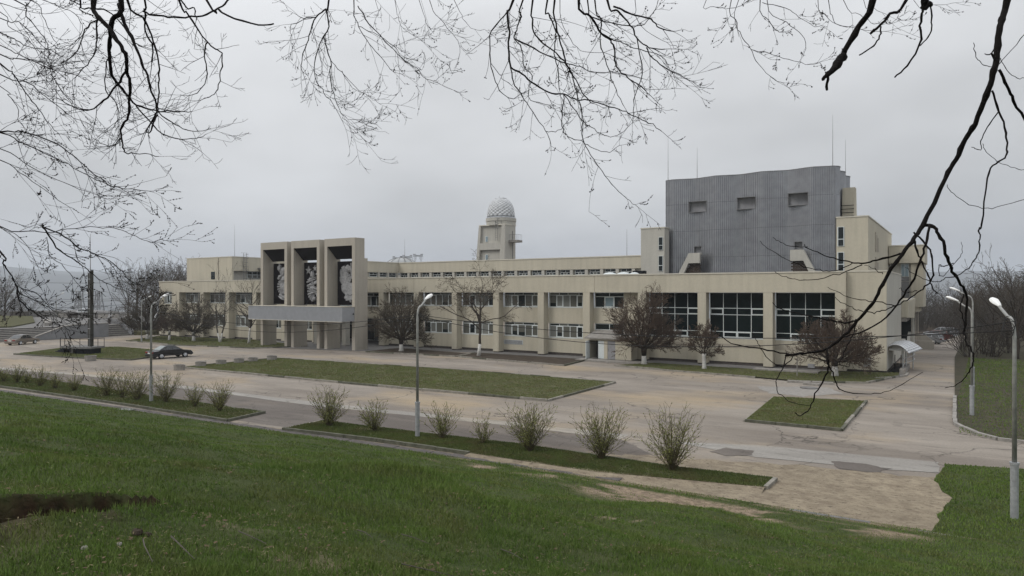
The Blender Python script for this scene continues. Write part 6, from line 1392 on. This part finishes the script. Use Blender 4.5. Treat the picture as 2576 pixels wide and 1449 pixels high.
LS = [(-8, 963, 42, 34), (8, 965, 35, 34), (42, 968, 34, 46), (68, 969, 20, 28), (100, 977, 40, 50), (138, 983, 28, 38), (187, 989, 30, 40), (268, 1002, 58, 68), (308, 1006, 40, 62), (345, 1012, 54, 72), (418, 1018, 55, 76), (490, 1029, 40, 56), (553, 1040, 58, 74)]
for i, (x, y, w_, h_) in enumerate(LS):
    X, Y = g(x, y - 2); d = F * CAMH / (y - HY); sc = d / F
    shrub(X, Y, w_ * sc / 1.6 * .42, h_ * sc * .95, 60 if w_ > 45 else 42, 300 + i, ['bare shrub cut by the left edge of the picture', 'first whole shrub from the left', 'second shrub from the left', 'small third shrub from the left', 'fourth shrub, fuller than its neighbours', 'fifth shrub, small and narrow', 'lone small shrub before the gap', 'wide shrub, first of the dense group of three', 'middle shrub of the dense group of three', 'shrub just left of the left lamp', 'shrub just right of the left lamp', 'narrow shrub second from the strip end', 'last shrub at the end of the left strip'][i], 'olive brown shrubs on the left strip', .5)
RS = [(827, 1079, 70, 94), (943, 1092, 60, 76), (1113, 1110, 58, 88), (1215, 1122, 40, 76), (1332, 1143, 100, 118), (1512, 1162, 110, 128), (1692, 1191, 122, 150)]
for i, (x, y, w_, h_) in enumerate(RS):
    X, Y = g(x, y - 2); d = F * CAMH / (y - HY); sc = d / F
    shrub(X, Y, w_ * sc / 1.6 * .45, h_ * sc * .95, (80, 50, 45, 24, 90, 85, 85)[i], 330 + i, ['full shrub at the left end of the right strip', 'shrub second from the left on the right strip', 'shrub just right of the middle lamp', 'thinnest shrub on the right strip', 'wide green tinged shrub, third from the right end', 'large shrub second from the right end', 'largest shrub, at the right end of the strip'][i], 'olive green shrubs on the right strip', .62)
# ------------------------------------------------------------------ boughs hanging from trees beside and above the viewpoint
def boughs(name, label, limbs, dist, hub, trunk_pts, seed, twig=1.0, buds=False, len_=.5, tw_r=.0035, droop=-.02, spread=(.4, 1.1), mt=None, grp=None, curl=.05, RS_=1.0):
    """limbs: (list of view points, start radius, end radius, distance offset)"""
    rd = random.Random(seed); H_ = at(hub[0], hub[1], dist)
    tp = [tuple(H_)] + [tuple(p) for p in trunk_pts]
    t = thing(name, label, 'tree', tp[-1], grp)
    n = len(tp); MB().tube(list(reversed(tp)), [.22] + [.18] * (n - 2) + [.10], 10).build('trunk', M['bark'], t, smooth=True)
    TW = []; BD = []
    P = dict(n=(8, 5, 3), k=(2.6 * twig, 1.5 * twig), wig=(.055, .07, .08), up=(droop, curl, curl), tap=(.6, .5, .4), ang=(spread, (.3, .9)), lr=(.5, .5), rr=(.7, .8), rm=tw_r, **{'from': (.1, .2)})
    for (pts, r0, r1, dd, tf) in limbs:
        n = len(pts); w3 = []; ph = rd.uniform(0, 6)
        for i, (x, y) in enumerate(pts): w3.append(Vector(at(x, y, dist + dd + .35 * math.sin(ph + i * .7) * dist * .06)))
        if pts[0][1] < 4 or pts[0][0] < 4 or pts[0][0] > 2572:
            h = Vector(H_); a = w3[0]; w3 = [h, h.lerp(a, .5) + Vector((rd.gauss(0, .08), rd.gauss(0, .08), .1)), ] + w3; 
        # smooth
        sm = []; rs = []
        for i in range(len(w3) - 1):
            p0 = w3[max(0, i - 1)]; p1 = w3[i]; p2 = w3[i + 1]; p3 = w3[min(len(w3) - 1, i + 2)]
            for k in range(4):
                u = k / 4; q = .5 * ((2 * p1) + (-p0 + p2) * u + (2 * p0 - 5 * p1 + 4 * p2 - p3) * u * u + (-p0 + 3 * p1 - 3 * p2 + p3) * u ** 3)
                q += Vector((rd.gauss(0, 1), rd.gauss(0, 1), rd.gauss(0, 1))) * .004 * dist / 6; sm.append(q)
        sm.append(w3[-1]); N_ = len(sm)
        rs = [RS_ * (r0 + (r1 - r0) * (i / (N_ - 1)) ** .9) * rd.uniform(.94, 1.07) for i in range(N_)]
        for i in range(3, N_ - 1, 5): rs[i] *= 1.22           # knots
        MB().tube(sm, rs, 7).build('bough', M['barkdark'], t, smooth=True)
        tot = sum((sm[i + 1] - sm[i]).length for i in range(N_ - 1)); 
        for i in range(int(N_ * .12), N_):
            d = (sm[min(i + 1, N_ - 1)] - sm[max(i - 1, 0)]).normalized(); c = tf * (.45 + .9 * i / N_); c = int(c) + (rd.random() < c - int(c))
            for _ in range(c):
                e = rot(tuple(d), rd.uniform(*spread), rd.uniform(0, 6.28)); grow(TW, tuple(sm[i]), (e[0], e[1], e[2]), len_ * rd.uniform(.35, 1.2), max(tw_r, min(rs[i] * .6, tw_r * 2.2)), 0, P, rd)
        if tf > 0: grow(TW, tuple(sm[-1]), tuple(d), len_ * .7, max(tw_r, r1), 0, P, rd)
    if TW:
        v, q = tubes_np([s[:4] for s in TW], 3); npmesh('twigs', v, q, mt or M['barkdark'], t)
        if buds:
            b = MB(); 
            pts = [s[1] for s in TW if s[4] >= 1 and rd.random() < buds]
            A = np.array(pts); n_ = len(A)
            s = RNG.uniform(.004, .009, (n_, 1)) * (dist / 7); o1 = RNG.randn(n_, 3); o1 /= np.linalg.norm(o1, axis=1, keepdims=True); o2 = np.cross(o1, RNG.randn(n_, 3)); o2 /= np.linalg.norm(o2, axis=1, keepdims=True); o3 = np.cross(o1, o2)
            V = np.stack([A - o1 * s, A + o2 * s, A + o1 * s, A - o2 * s, A + o3 * s, A - o3 * s], 1).reshape(-1, 3); base = (np.arange(n_) * 6)[:, None]
            Q = np.concatenate([base + np.array([f_]) for f_ in ((0, 1, 4), (1, 2, 4), (2, 3, 4), (3, 0, 4), (1, 0, 5), (2, 1, 5), (3, 2, 5), (0, 3, 5))], 0); tag(npmesh('buds', V, Q, M['budd'], t), kind='stuff')
    return t
z6 = lambda L_: [(1932 + x * .25, 566 + y * .25) for x, y in L_]
z5 = lambda L_: [(1509 + x * .25, 629 + y * .25) for x, y in L_]
z3 = lambda L_: [(1717 + x * .3335, y * .3335) for x, y in L_]
z2 = lambda L_: [(859 + x * .3335, y * .3335) for x, y in L_]
z1 = lambda L_: [(x * .3335, y * .3335) for x, y in L_]
z0_ = lambda L_: [(x * .25, 566 + y * .25) for x, y in L_]
px = lambda n, d: n * d / F / 2      # radius of something n photo pixels wide at d metres
D = 5.2
main = z3([(2450, -10), (2420, 120), (2390, 230), (2370, 450), (2340, 560), (2290, 720), (2210, 930), (2130, 1060), (2060, 1200), (1980, 1350)]) + z6([(1560, 0), (1470, 130), (1350, 300), (1240, 440), (1130, 640), (1030, 820), (900, 970), (770, 1110), (620, 1230), (480, 1280), (330, 1300), (180, 1305)]) + z5([(2000, 1050), (1870, 1048), (1620, 990), (1400, 960), (1260, 900), (1180, 840)])
rl_ = [(main, px(17, D), px(1.8, D), 0, 0),
 (z6([(1340, 290), (1100, 350), (940, 390), (800, 370), (620, 320), (400, 230), (370, 195)]), px(5, D), px(1.6, D), .02, 0),
 (z6([(400, 225), (240, 215), (130, 170), (50, 125)]), px(2, D), px(1.2, D), .02, 0),
 (z6([(940, 395), (820, 455), (610, 520), (400, 555), (270, 545), (150, 510), (70, 465)]), px(2.6, D), px(1.3, D), .02, 0),
 (z6([(850, 380), (700, 455), (590, 462), (420, 430), (200, 350), (0, 230), (-80, 160)]), px(2.4, D), px(1.2, D), .03, 0),
 (z6([(1635, -10), (1590, 190), (1530, 370), (1470, 540), (1400, 660), (1300, 800), (1180, 930), (1000, 1050), (820, 1110), (760, 1130)]), px(6, D), px(3, D), .03, 0),
 (z6([(1470, 80), (1590, 200), (1650, 310), (1665, 470), (1620, 590), (1540, 660), (1400, 760), (1270, 820), (1150, 860), (1050, 880), (950, 865), (850, 830), (740, 780), (680, 725)]), px(4.5, D), px(1.3, D), -.05, 0),
 (z6([(1270, 815), (1100, 770), (930, 750), (760, 705), (600, 625)]), px(2.4, D), px(1.3, D), -.05, 0),
 (z6([(1470, 140), (1510, 290), (1550, 380), (1600, 480), (1640, 580), (1680, 670), (1710, 685)]), px(5, D), px(2.4, D), .05, 0),
 (z3([(2330, 680), (2390, 840), (2440, 1000), (2450, 1130), (2430, 1190), (2340, 1250), (2300, 1350)]) + z6([(2150, -10), (2125, 40), (2135, 130), (2115, 280), (2060, 390), (2000, 450), (1900, 510), (1770, 545), (1700, 570), (1620, 560), (1500, 510), (1380, 430)]), px(5, D), px(1.4, D), .06, 0),
 (z6([(1560, 10), (1670, 20), (1740, 130), (1790, 290), (1850, 430), (1920, 570), (1990, 680), (2000, 830), (1980, 1050), (1990, 1160), (2040, 1250), (2075, 1330), (2060, 1400), (2030, 1460), (1980, 1540), (1900, 1610), (1780, 1640)]), px(9, D), px(1.5, D), .1, 0),
 (z6([(1985, 700), (1945, 790), (1960, 930), (1985, 1070)]), px(4, D), px(2.4, D), .1, 0),
 (z6([(600, 1250), (590, 1350), (600, 1400), (640, 1460), (690, 1600), (740, 1660), (900, 1700), (1080, 1700), (1280, 1640), (1560, 1480)]), px(4.5, D), px(1.2, D), 0, 0),
 (z6([(600, 1300), (600, 1450), (560, 1560), (480, 1700), (420, 1840), (330, 1920), (270, 1890)]), px(4.5, D), px(2.2, D), .03, 0),
 (z5([(1880, 1060), (1850, 1170), (1800, 1260), (1775, 1320), (1780, 1400), (1850, 1480), (1960, 1545), (2120, 1560)]), px(3, D), px(1.3, D), 0, 0),
 (z5([(2050, 1050), (1960, 1060), (1880, 1150), (1820, 1175), (1700, 1100), (1620, 990), (1570, 900), (1535, 820)]), px(3, D), px(1.3, D), .02, 0),
 (z6([(890, 950), (800, 985), (640, 960), (450, 920), (280, 880), (100, 830), (45, 780)]), px(5, D), px(1.6, D), .02, 0),
 (z6([(890, 980), (860, 1080), (820, 1180), (770, 1290), (730, 1380), (720, 1405), (810, 1420), (830, 1370)]), px(3, D), px(1.3, D), .02, 0),
 (z6([(1160, 490), (1060, 440), (970, 408)]), px(1.8, D), px(1.2, D), .0, 0),
 (z6([(1500, 660), (1400, 685), (1320, 640)]), px(2, D), px(1.3, D), .0, 0),
 (z6([(1860, 390), (1750, 420), (1730, 400), (1720, 500), (1780, 505), (1830, 430)]), px(2.5, D), px(1.4, D), .08, 0),
 (z6([(1830, 440), (1930, 320), (1955, 250), (1945, 170)]), px(1.8, D), px(1, D), .08, 0),
 (z3([(2380, 260), (2330, 400), (2280, 405)]), px(5, D), px(2, D), 0, 0), (z3([(2330, 400), (2370, 480)]), px(5, D), px(5, D), 0, 0),
 (z3([(2390, 520), (2450, 650), (2500, 760), (2600, 940)]), px(7, D), px(6, D), .05, 0),
 (z3([(2380, 850), (2300, 960), (2250, 1060), (2250, 1130), (2180, 1110)]), px(3, D), px(1.6, D), 0, 0),
 (z3([(2200, 320), (2210, 430), (2280, 490), (2360, 500), (2480, 380), (2600, 220)]), px(1.8, D), px(1.8, D), .3, 0),
 (z3([(2400, 440), (2450, 530), (2520, 590), (2600, 580)]), px(1.8, D), px(1.4, D), .3, 0),
 (z6([(1840, 310), (2250, 680), (2150, 850)]) if False else z3([(1990, 1395), (2050, 1460), (2160, 1540), (2300, 1570), (2450, 1540), (2600, 1500)]), px(1.6, D), px(1.5, D), .2, 0),
 (z3([(2270, 1080), (2290, 1150), (2380, 1220), (2500, 1270), (2600, 1285)]), px(1.4, D), px(1.4, D), .2, 0)]
boughs('overhanging_tree', 'dark tree whose thick boughs hang down across the right side', rl_, D, (2700, -420), [(3.5, 3.0, 9.6), (4.2, 1.6, 7.2), (4.4, 1.0, 4.9)], 71, 0, grp='trees hanging over the viewpoint')
D = 4.2
cut = [(z3([(1440, -10), (1330, 200), (1210, 420)]), px(16, D), px(14, D), 0, 0), (z3([(1210, 420), (1150, 500), (1100, 560), (1050, 600)]), px(24, D), px(7, D), 0, 0), (z3([(1095, 580), (1090, 680)]), px(7, D), px(6, D), 0, 0),
 (z3([(1690, -10), (1570, 100), (1480, 200), (1415, 255)]), px(8, D), px(6, D), .1, 0), (z3([(1495, 200), (1490, 270), (1440, 350), (1335, 415)]), px(4, D), px(3.5, D), .1, 0),
 (z3([(1850, -10), (1830, 30), (1810, 80), (1795, 200), (1790, 330), (1700, 490), (1600, 585)]), px(8, D), px(4, D), .2, 0), (z3([(1860, 20), (1885, 160), (1850, 280), (1790, 345)]), px(4, D), px(3, D), .2, 0), (z3([(1825, 10), (1860, 25), (1875, 40)]), px(15, D), px(10, D), .2, 0)]
boughs('overhanging_tree', 'tree with short broken off limbs at the top right', cut, D, (2500, -500), [(2.4, 2.2, 9.6), (3.0, .8, 7.6), (3.1, 0, 5.1)], 72, 0, grp='trees hanging over the viewpoint')
D = 9.0
mid = [([(1295, -10), (1250, 90), (1270, 240), (1260, 340), (1270, 480), (1330, 540), (1430, 615), (1560, 700), (1680, 710), (1780, 750), (1880, 755), (1990, 795), (2120, 830), (2210, 880), (2320, 925), (2415, 990)], 5, 1.4, 0, .55),
 ([(1250, 90), (1130, 230), (1120, 370), (1130, 500), (1175, 640), (1225, 715), (1300, 740), (1370, 700)], 2.6, 1.1, 0, .4),
 ([(1370, -10), (1360, 100), (1330, 200), (1305, 290), (1360, 370), (1375, 500), (1440, 570), (1415, 650), (1415, 740), (1500, 775)], 3.5, 1.2, .3, .5),
 ([(1440, -10), (1440, 150), (1460, 260), (1550, 350), (1680, 460), (1740, 570), (1770, 690), (1790, 760), (1820, 880), (1815, 980), (1830, 1070), (1900, 1200), (1990, 1320), (2090, 1448), (2160, 1500), (2235, 1560)], 3.6, .9, -.3, .35),
 ([(1555, -10), (1565, 110), (1600, 190), (1615, 270), (1605, 400), (1635, 540), (1645, 680)], 4, 1.6, .2, .6), ([(1605, -10), (1620, 200), (1660, 340), (1700, 480), (1740, 560), (1850, 740), (1900, 780)], 4.2, 1.8, -.2, .55),
 ([(1790, -10), (1880, 120), (1960, 250), (2030, 300), (2060, 380), (2070, 470), (2120, 550), (2200, 610), (2290, 680)], 5.5, 2, .1, .5), ([(1860, -10), (1890, 130), (2080, 180), (2220, 195), (2300, 170), (2380, 40)], 3.4, 1.2, .2, .5),
 ([(1905, -10), (1960, 150), (1950, 300), (1980, 420), (2030, 560), (2070, 680), (2130, 800)], 3.2, 1.2, -.3, .5), ([(2000, -10), (2080, 80), (2180, 190), (2230, 290), (2320, 360), (2440, 370)], 5, 1.8, 0, .4),
 ([(2300, 360), (2350, 440), (2460, 520), (2570, 575)], 2.8, 1.4, 0, .5), ([(2050, 50), (2180, 100), (2330, 150), (2400, 210), (2500, 235)], 4, 1.8, .1, .4), ([(1305, 290), (1500, 390), (1680, 470), (1800, 500), (1900, 545), (2050, 545)], 3.0, 1.1, .3, .4),
 ([(1270, 480), (1300, 620), (1360, 720), (1440, 840), (1540, 990), (1580, 1100)], 2.6, 1, .1, .3), ([(1540, 990), (1640, 990), (1710, 900), (1720, 840)], 1.3, .8, .1, .2), ([(1680, 710), (1750, 820), (1850, 940), (1960, 1010), (2050, 1030), (2140, 980)], 2, .9, 0, .35),
 ([(1680, 720), (1665, 880), (1680, 1000), (1740, 1050), (1820, 1065), (1900, 1120), (2020, 1145), (2110, 1095)], 2, .9, 0, .3), ([(2230, 290), (2270, 550), (2210, 750), (2200, 880)], 2.2, 1.2, 0, .3), ([(1960, 250), (2100, 320), (2300, 385), (2420, 430), (2480, 540)], 2.2, 1, .2, .6),
 ([(1650, -10), (1700, 250), (1800, 380), (1950, 400), (2050, 370)], 1.5, .8, .4, .5), ([(2210, -10), (2220, 120), (2300, 230), (2450, 320), (2540, 360)], 1.3, .8, .5, .4), ([(1130, 480), (1190, 560), (1230, 610), (1290, 640)], 1.2, .8, 0, .6)]
# the middle tree
ml = [(z2(a), px(b, D), px(c, D), d, e * .55) for a, b, c, d, e in mid]
boughs('overhanging_tree', 'tree whose arching twigs fill the top centre', ml, D, (1520, -560), [(-6.0, 4.0, 13.5), (-5.5, 1.0, 10.5), (-5.0, -3.5, 6.2)], 73, 1.0, .22, .50, px(.8, D), -.01, (.4, 1.1), grp='trees hanging over the viewpoint', curl=.09, RS_=1.25)
lc = [(z1([(2480, -10), (2460, 70), (2380, 130), (2330, 270), (2290, 400), (2270, 510)]), 4.2, 1.6), (z1([(2460, 70), (2480, 200), (2440, 280), (2390, 400), (2370, 550), (2430, 680), (2510, 780), (2590, 930)]), 3, .9), (z1([(2440, 280), (2490, 450), (2490, 600), (2530, 740), (2570, 850), (2640, 900)]), 2.4, .8),
 (z1([(2380, 130), (2300, 135), (2250, 120)]), 2.2, 1.2), (z1([(2380, 130), (2200, 190), (2195, 280)]), 1.6, 1), (z2([(90, -10), (95, 90), (130, 200), (210, 330), (300, 430), (370, 520), (420, 550)]), 2.6, .9), (z2([(120, 40), (210, 180), (330, 310), (450, 430), (570, 520), (630, 590), (700, 610), (740, 580)]), 2.4, .8),
 (z2([(130, 200), (240, 250), (400, 350), (450, 440), (560, 520)]), 1.6, .8), (z2([(400, -10), (430, 130), (460, 210), (600, 300)]), 1.3, .7), (z2([(590, -10), (640, 180), (700, 215), (780, 190)]), 1.3, .7), (z2([(660, -10), (740, 140), (850, 270), (890, 340), (885, 440)]), 1.6, .8), (z2([(850, -10), (920, 140), (1000, 220), (1090, 230)]), 1.4, .7),
 (z2([(0, 530), (30, 580), (130, 680), (230, 740), (300, 790)]), 1.4, .7), (z2([(0, 880), (60, 930), (120, 970), (200, 930)]), 1.1, .7), (z1([(2490, 450), (2576, 540), (2640, 640), (2720, 700)]), 1.6, .7), (z2([(250, -10), (300, 60), (200, 100), (60, 90)]), 1.1, .7)]
boughs('overhanging_tree', 'tree with fine drooping twigs at the top, left of centre', [(a, px(b, D), px(c, D), i * .07, .42) for i, (a, b, c) in enumerate(lc)], D, (860, -620), [(-9.8, 1.5, 13.5), (-9.5, -2.0, 6.4)], 74, 1.0, .2, .55, px(.75, D), -.02, (.35, 1.0), grp='trees hanging over the viewpoint', curl=.11, RS_=1.2)
rc = [(z3([(370, -10), (400, 150), (430, 240), (520, 370), (650, 400), (800, 450), (970, 485), (1040, 475)]), 1.8, .8), (z3([(420, -10), (400, 150), (420, 240)]), 1.4, 1), (z3([(520, 370), (570, 480), (690, 600), (770, 625)]), 1.4, .8), (z3([(590, -10), (650, 150), (700, 220), (740, 240)]), 2.2, 1.1), (z3([(640, -10), (780, 160), (905, 265), (930, 370), (905, 430)]), 1.8, .8), (z3([(1020, -10), (1060, 100), (1160, 180), (1300, 200)]), 1.6, .8), (z3([(1095, -10), (1130, 120), (1170, 185), (1330, 215), (1500, 240), (1600, 220), (1690, 190)]), 1.6, .7), (z3([(1210, -10), (1340, 110), (1450, 180), (1560, 180), (1660, 150)]), 1.5, .7), (z3([(1360, -10), (1440, 60), (1560, 120)]), 1.4, .7), (z3([(180, -10), (240, 45), (330, 65), (420, 50), (500, 0)]), 1.4, .9), (z3([(600, 20), (780, 60), (880, 130), (980, 190), (1060, 200)]), 1.6, .8), (z3([(1730, -10), (1900, 35), (2060, 20)]), 1.2, .7)]
boughs('overhanging_tree', 'tree with thin sparse twigs at the top, right of centre', [(a, px(b, D), px(c, D), i * .09, .22) for i, (a, b, c) in enumerate(rc)], D, (2080, -560), [(2.6, 5.5, 13.0), (3.2, 2.5, 10), (3.6, -2.5, 6.0)], 75, 1.0, .35, .40, px(.75, D), -.01, (.4, 1.1), grp='trees hanging over the viewpoint', curl=.09, RS_=1.2)
D = 7.0
ll = [([(700, -10), (730, 110), (820, 210), (900, 330), (950, 430), (955, 540), (980, 620), (975, 770), (970, 870), (910, 980), (915, 1050), (930, 1110), (950, 1150), (1050, 1160), (1200, 1180)], 9, .9, 0, .3), ([(910, -10), (850, 150), (830, 270), (820, 420), (850, 570), (920, 670), (1030, 790), (1170, 830), (1300, 840), (1450, 840)], 10, .9, .2, .35),
 ([(890, 30), (940, 180), (1000, 300), (1060, 450), (1110, 570), (1160, 720), (1180, 840), (1130, 940)], 6, 2, .1, .3), ([(960, -10), (1070, 130), (1140, 260), (1190, 440), (1200, 600), (1190, 780), (1180, 850), (1100, 1000)], 4.5, 1.6, .3, .3), ([(1350, -10), (1420, 110), (1560, 320), (1670, 400), (1670, 540), (1640, 670), (1600, 720), (1490, 760)], 3.6, .8, -.2, .25),
 ([(1560, 320), (1540, 420), (1560, 560), (1510, 680), (1400, 720)], 2.4, .8, -.2, .3), ([(730, 150), (640, 220), (600, 350), (540, 430), (450, 480)], 2.4, 1, 0, .4), ([(730, 150), (725, 300), (715, 400), (640, 510), (560, 590)], 3, 1, 0, .4), ([(1090, -10), (1090, 80), (1100, 230), (1150, 360), (1145, 470)], 3.4, 2.4, .2, .3),
 ([(950, 540), (880, 640), (780, 760), (680, 830), (560, 810), (450, 750)], 4, 1, 0, .4), ([(1170, 830), (1300, 920), (1400, 980), (1500, 990), (1590, 970)], 2, .8, .2, .4), ([(1030, 800), (1190, 980), (1330, 1045), (1480, 1045), (1560, 1010)], 2.4, .8, .2, .4), ([(820, 430), (795, 520), (800, 680), (870, 770), (900, 870), (860, 950)], 2, 1, .1, .4),
 ([(1550, -10), (1640, 60), (1720, 120), (1950, 190), (2065, 178)], 3, 1.6, -2, 0), ([(1080, 90), (1200, 120), (1350, 125), (1520, 115), (1650, 60), (1730, -10)], 2, 2, -2, 0), ([(1360, -10), (1460, 60), (1480, 150)], 3, 1.5, 0, .2), ([(1180, 860), (1140, 980), (1100, 1000)], 3, 1.5, 0, .2), ([(910, 1040), (850, 1100), (780, 1090), (700, 1040)], 1.6, .8, 0, .3), ([(600, -10), (700, 60), (860, 110), (1000, 300), (1060, 350)], 3.5, 1.6, .4, .4)]
boughs('overhanging_tree', 'dark tangled tree hanging in from the top left', [(z1(a), px(b, D), px(c, D), d, e) for a, b, c, d, e in ll], D, (240, -500), [(-9.2, 3.0, 11.2), (-9.6, 1.0, 9.0), (-9.4, -1.8, 6.2)], 76, 1.0, 0, .42, px(.85, D), 0, (.35, 1.0), grp='trees hanging over the viewpoint', curl=.10, RS_=1.55)
D = 11.0
fl = [(z1([(-10, 130), (150, 170), (300, 330), (420, 400)]), 2, .8), (z1([(-10, 240), (120, 300), (240, 360), (420, 370), (560, 330)]), 2.2, .8), (z1([(-10, 400), (120, 440), (280, 460), (400, 520), (500, 600)]), 2.6, .9), (z1([(-10, 480), (100, 560), (190, 700), (290, 820), (370, 930), (450, 1020)]), 3.2, .9), (z1([(-10, 560), (200, 620), (380, 760), (560, 890), (680, 940)]), 2.4, .8), (z1([(100, -10), (200, 120), (290, 230), (360, 330), (370, 450)]), 2.6, .9), (z1([(500, -10), (600, 70), (720, 130), (900, 250), (1000, 380)]), 2.4, .8), (z1([(0, 20), (120, 60), (300, 100), (450, 90)]), 1.6, .7), (z1([(200, -10), (320, 120), (380, 260), (430, 330)]), 1.8, .8), (z1([(-10, 330), (160, 420), (380, 520), (560, 560), (700, 620)]), 2, .8), (z1([(-10, 640), (60, 720), (140, 820), (130, 900), (180, 960)]), 1.4, .8), (z1([(380, 560), (480, 700), (560, 820)]), 1.6, .8), (z1([(300, -10), (420, 40), (560, 100), (620, 220), (560, 330)]), 1.5, .8), (z1([(-10, 80), (60, 200), (200, 280), (300, 440)]), 1.8, .8)]
boughs('overhanging_tree', 'tree of fine feathery twigs filling the upper left corner', [(a, px(b, D), px(c, D), (i % 5) * .25, .36) for i, (a, b, c) in enumerate(fl)], D, (-620, -180), [(-18.5, 2.5, 9.5), (-18.0, 1.0, 6.0)], 77, 1.1, .30, .85, px(.7, D), .0, (.25, .85), grp='trees hanging over the viewpoint', curl=.08, RS_=1.5)
lo = [(z1([(-10, 990), (130, 990), (300, 1030), (480, 1120), (600, 1220), (720, 1320), (850, 1405), (1000, 1425), (1150, 1448)]), 3, .9), (z1([(-10, 1000), (170, 1080), (370, 1170), (560, 1270), (770, 1370), (860, 1430)]) , 2.6, .9), (z0_([(-10, 10), (300, 60), (500, 75), (620, 50), (900, 20), (1150, 35), (1300, 80), (1450, 150), (1570, 190)]), 2.0, .9), (z0_([(430, 0), (500, 120), (600, 260), (750, 350), (850, 430), (960, 520), (1100, 600), (1220, 650)]), 3.2, .9), (z0_([(440, 20), (650, 120), (800, 230), (950, 290), (1080, 350), (1200, 440), (1300, 550), (1450, 620)]), 2.6, .9), (z0_([(-10, 260), (30, 380), (100, 490), (160, 600), (210, 700), (350, 760), (480, 820), (600, 880)]), 3.4, .9), (z0_([(160, 600), (200, 760), (300, 850), (400, 910), (500, 970), (620, 1010), (700, 1070)]), 2.8, .8), (z0_([(-10, 20), (150, 90), (300, 250), (380, 420)]), 1.5, .8), (z0_([(480, 120), (500, 300), (640, 420), (760, 560), (780, 620)]), 1.3, .8), (z0_([(210, 640), (380, 700), (520, 830), (640, 860)]), 1.6, .8), (z1([(-10, 1210), (150, 1300), (350, 1440), (520, 1560)]), 2.2, .8), (z1([(-10, 1120), (200, 1240), (420, 1350), (640, 1440), (800, 1500)]), 2.0, .8)]
boughs('overhanging_tree', 'low budding boughs reaching in from the left edge', [(a, px(b, D), px(c, D), (i % 4) * .2, .50) for i, (a, b, c) in enumerate(lo)], D, (-500, 300), [(-17.6, 3.2, 8.6), (-17.2, 2.2, 5.4)], 78, 1.0, .75, .75, px(.75, D), -.02, (.3, .8), grp='trees hanging over the viewpoint', curl=.03, RS_=1.4)
# ------------------------------------------------------------------ litter of the slope
def stick(pts, r, lab, m_=None, grp='fallen sticks on the slope'):
    P3 = []
    for (x, y, dz) in pts: P3.append((x, y, float(hill_z(x, y)) + dz))
    r = r * .6; o = MB().tube(P3, [r] + [r * .8] * (len(P3) - 2) + [r * .4], 5).build('fallen_stick', m_ or M['twiggrey'], None, P3[0]); tag(o, lab, 'stick', grp)
def on_hill(x, y):
    lo_, hi_ = 2.0, 60.0
    for _ in range(40):
        d = (lo_ + hi_) / 2; p = at(x, y, d)
        if p[2] > float(hill_z(p[0], p[1])): lo_ = d
        else: hi_ = d
    return p[0], p[1]
rd = random.Random(4)
labs = ['thin pale stick at the right end of the pit', 'dark stick lying below the pit edge', 'curved stick on the grass right of the pit', 'short stick in the bottom centre grass', 'dark twig on the bare patch at the bottom', 'straight stick on the lower right grass', 'stick lying on the sandy patch', 'small twig near the sand edge at the right']
for i, (x, y, l) in enumerate([(430, 1364, .55), (360, 1372, .6), (600, 1350, .4), (900, 1345, .35), (1260, 1392, .5), (1010, 1355, .4), (2620, 1240, .5), (1880, 1268, .7)]):
    if x > 2500: x, y = 1010, 1432
    X, Y = on_hill(x, y); a = rd.uniform(-.6, .6); stick([(X, Y, .05), (X + l * .5 * math.cos(a), Y + l * .5 * math.sin(a), .07), (X + l * math.cos(a), Y + l * math.sin(a) + .05, .05)], .010, labs[i])
rt = thing('root_tangle', 'tangle of pale broken roots in the pit at the left edge', 'roots', (-6.4, 2.5, 4.2))
for k in range(22):
    X, Y = -6.45 + rd.gauss(0, .08), 2.50 + rd.gauss(0, .10); z = float(hill_z(X, Y)) ; a = rd.uniform(0, 6.28); pts = [(X, Y, z)]; el = rd.uniform(.1, 1.2)
    for j in range(4): a += rd.gauss(0, .5); el += rd.gauss(0, .35); pts.append((pts[-1][0] + .12 * math.cos(a) * math.cos(el), pts[-1][1] + .12 * math.sin(a) * math.cos(el), pts[-1][2] + .12 * math.sin(el)))
    MB().tube(pts, [.012, .010, .008, .006, .003], 5).build('root', M['twiggrey'], rt)
for i, (x, y, s) in enumerate([(214, 1383, .028), (345, 1345, .045), (370, 1348, .03), (300, 1372, .022), (35, 1420, .025)]):
    X, Y = on_hill(x, y); z = float(hill_z(X, Y)); o = MB().blob((X, Y, z + s * .3), (s * 1.3, s, s * .8), 8, .22).build('clod', M['concrete'] if i in (0, 3) else M['bed'], None, (X, Y, z)); tag(o, ['pale stone on the near edge of the pit', 'large earth clod at the pit lip', 'small earth clod right of the large one', 'small pale stone by the pit lip', 'dark clod in the grass at the bottom left'][i], 'clod')
# ------------------------------------------------------------------ air
hz = MB().box(-7200, 7200, -7200, 7200, -60, 175).build('haze', M['pvc'], None, (0, 0, 0)); tag(hz, 'grey spring haze over the river valley', 'haze', None, 'stuff')
mh = bpy.data.materials.new('haze_air'); mh.use_nodes = True; t_ = mh.node_tree; t_.nodes.clear(); o_ = N(t_, 'ShaderNodeOutputMaterial'); pv_ = N(t_, 'ShaderNodeVolumePrincipled')
pv_.inputs['Color'].default_value = (0.80, 0.85, 0.92, 1); pv_.inputs['Density'].default_value = HAZE; pv_.inputs['Anisotropy'].default_value = 0.2
t_.links.new(pv_.outputs[0], o_.inputs['Volume']); hz.data.materials.clear(); hz.data.materials.append(mh)
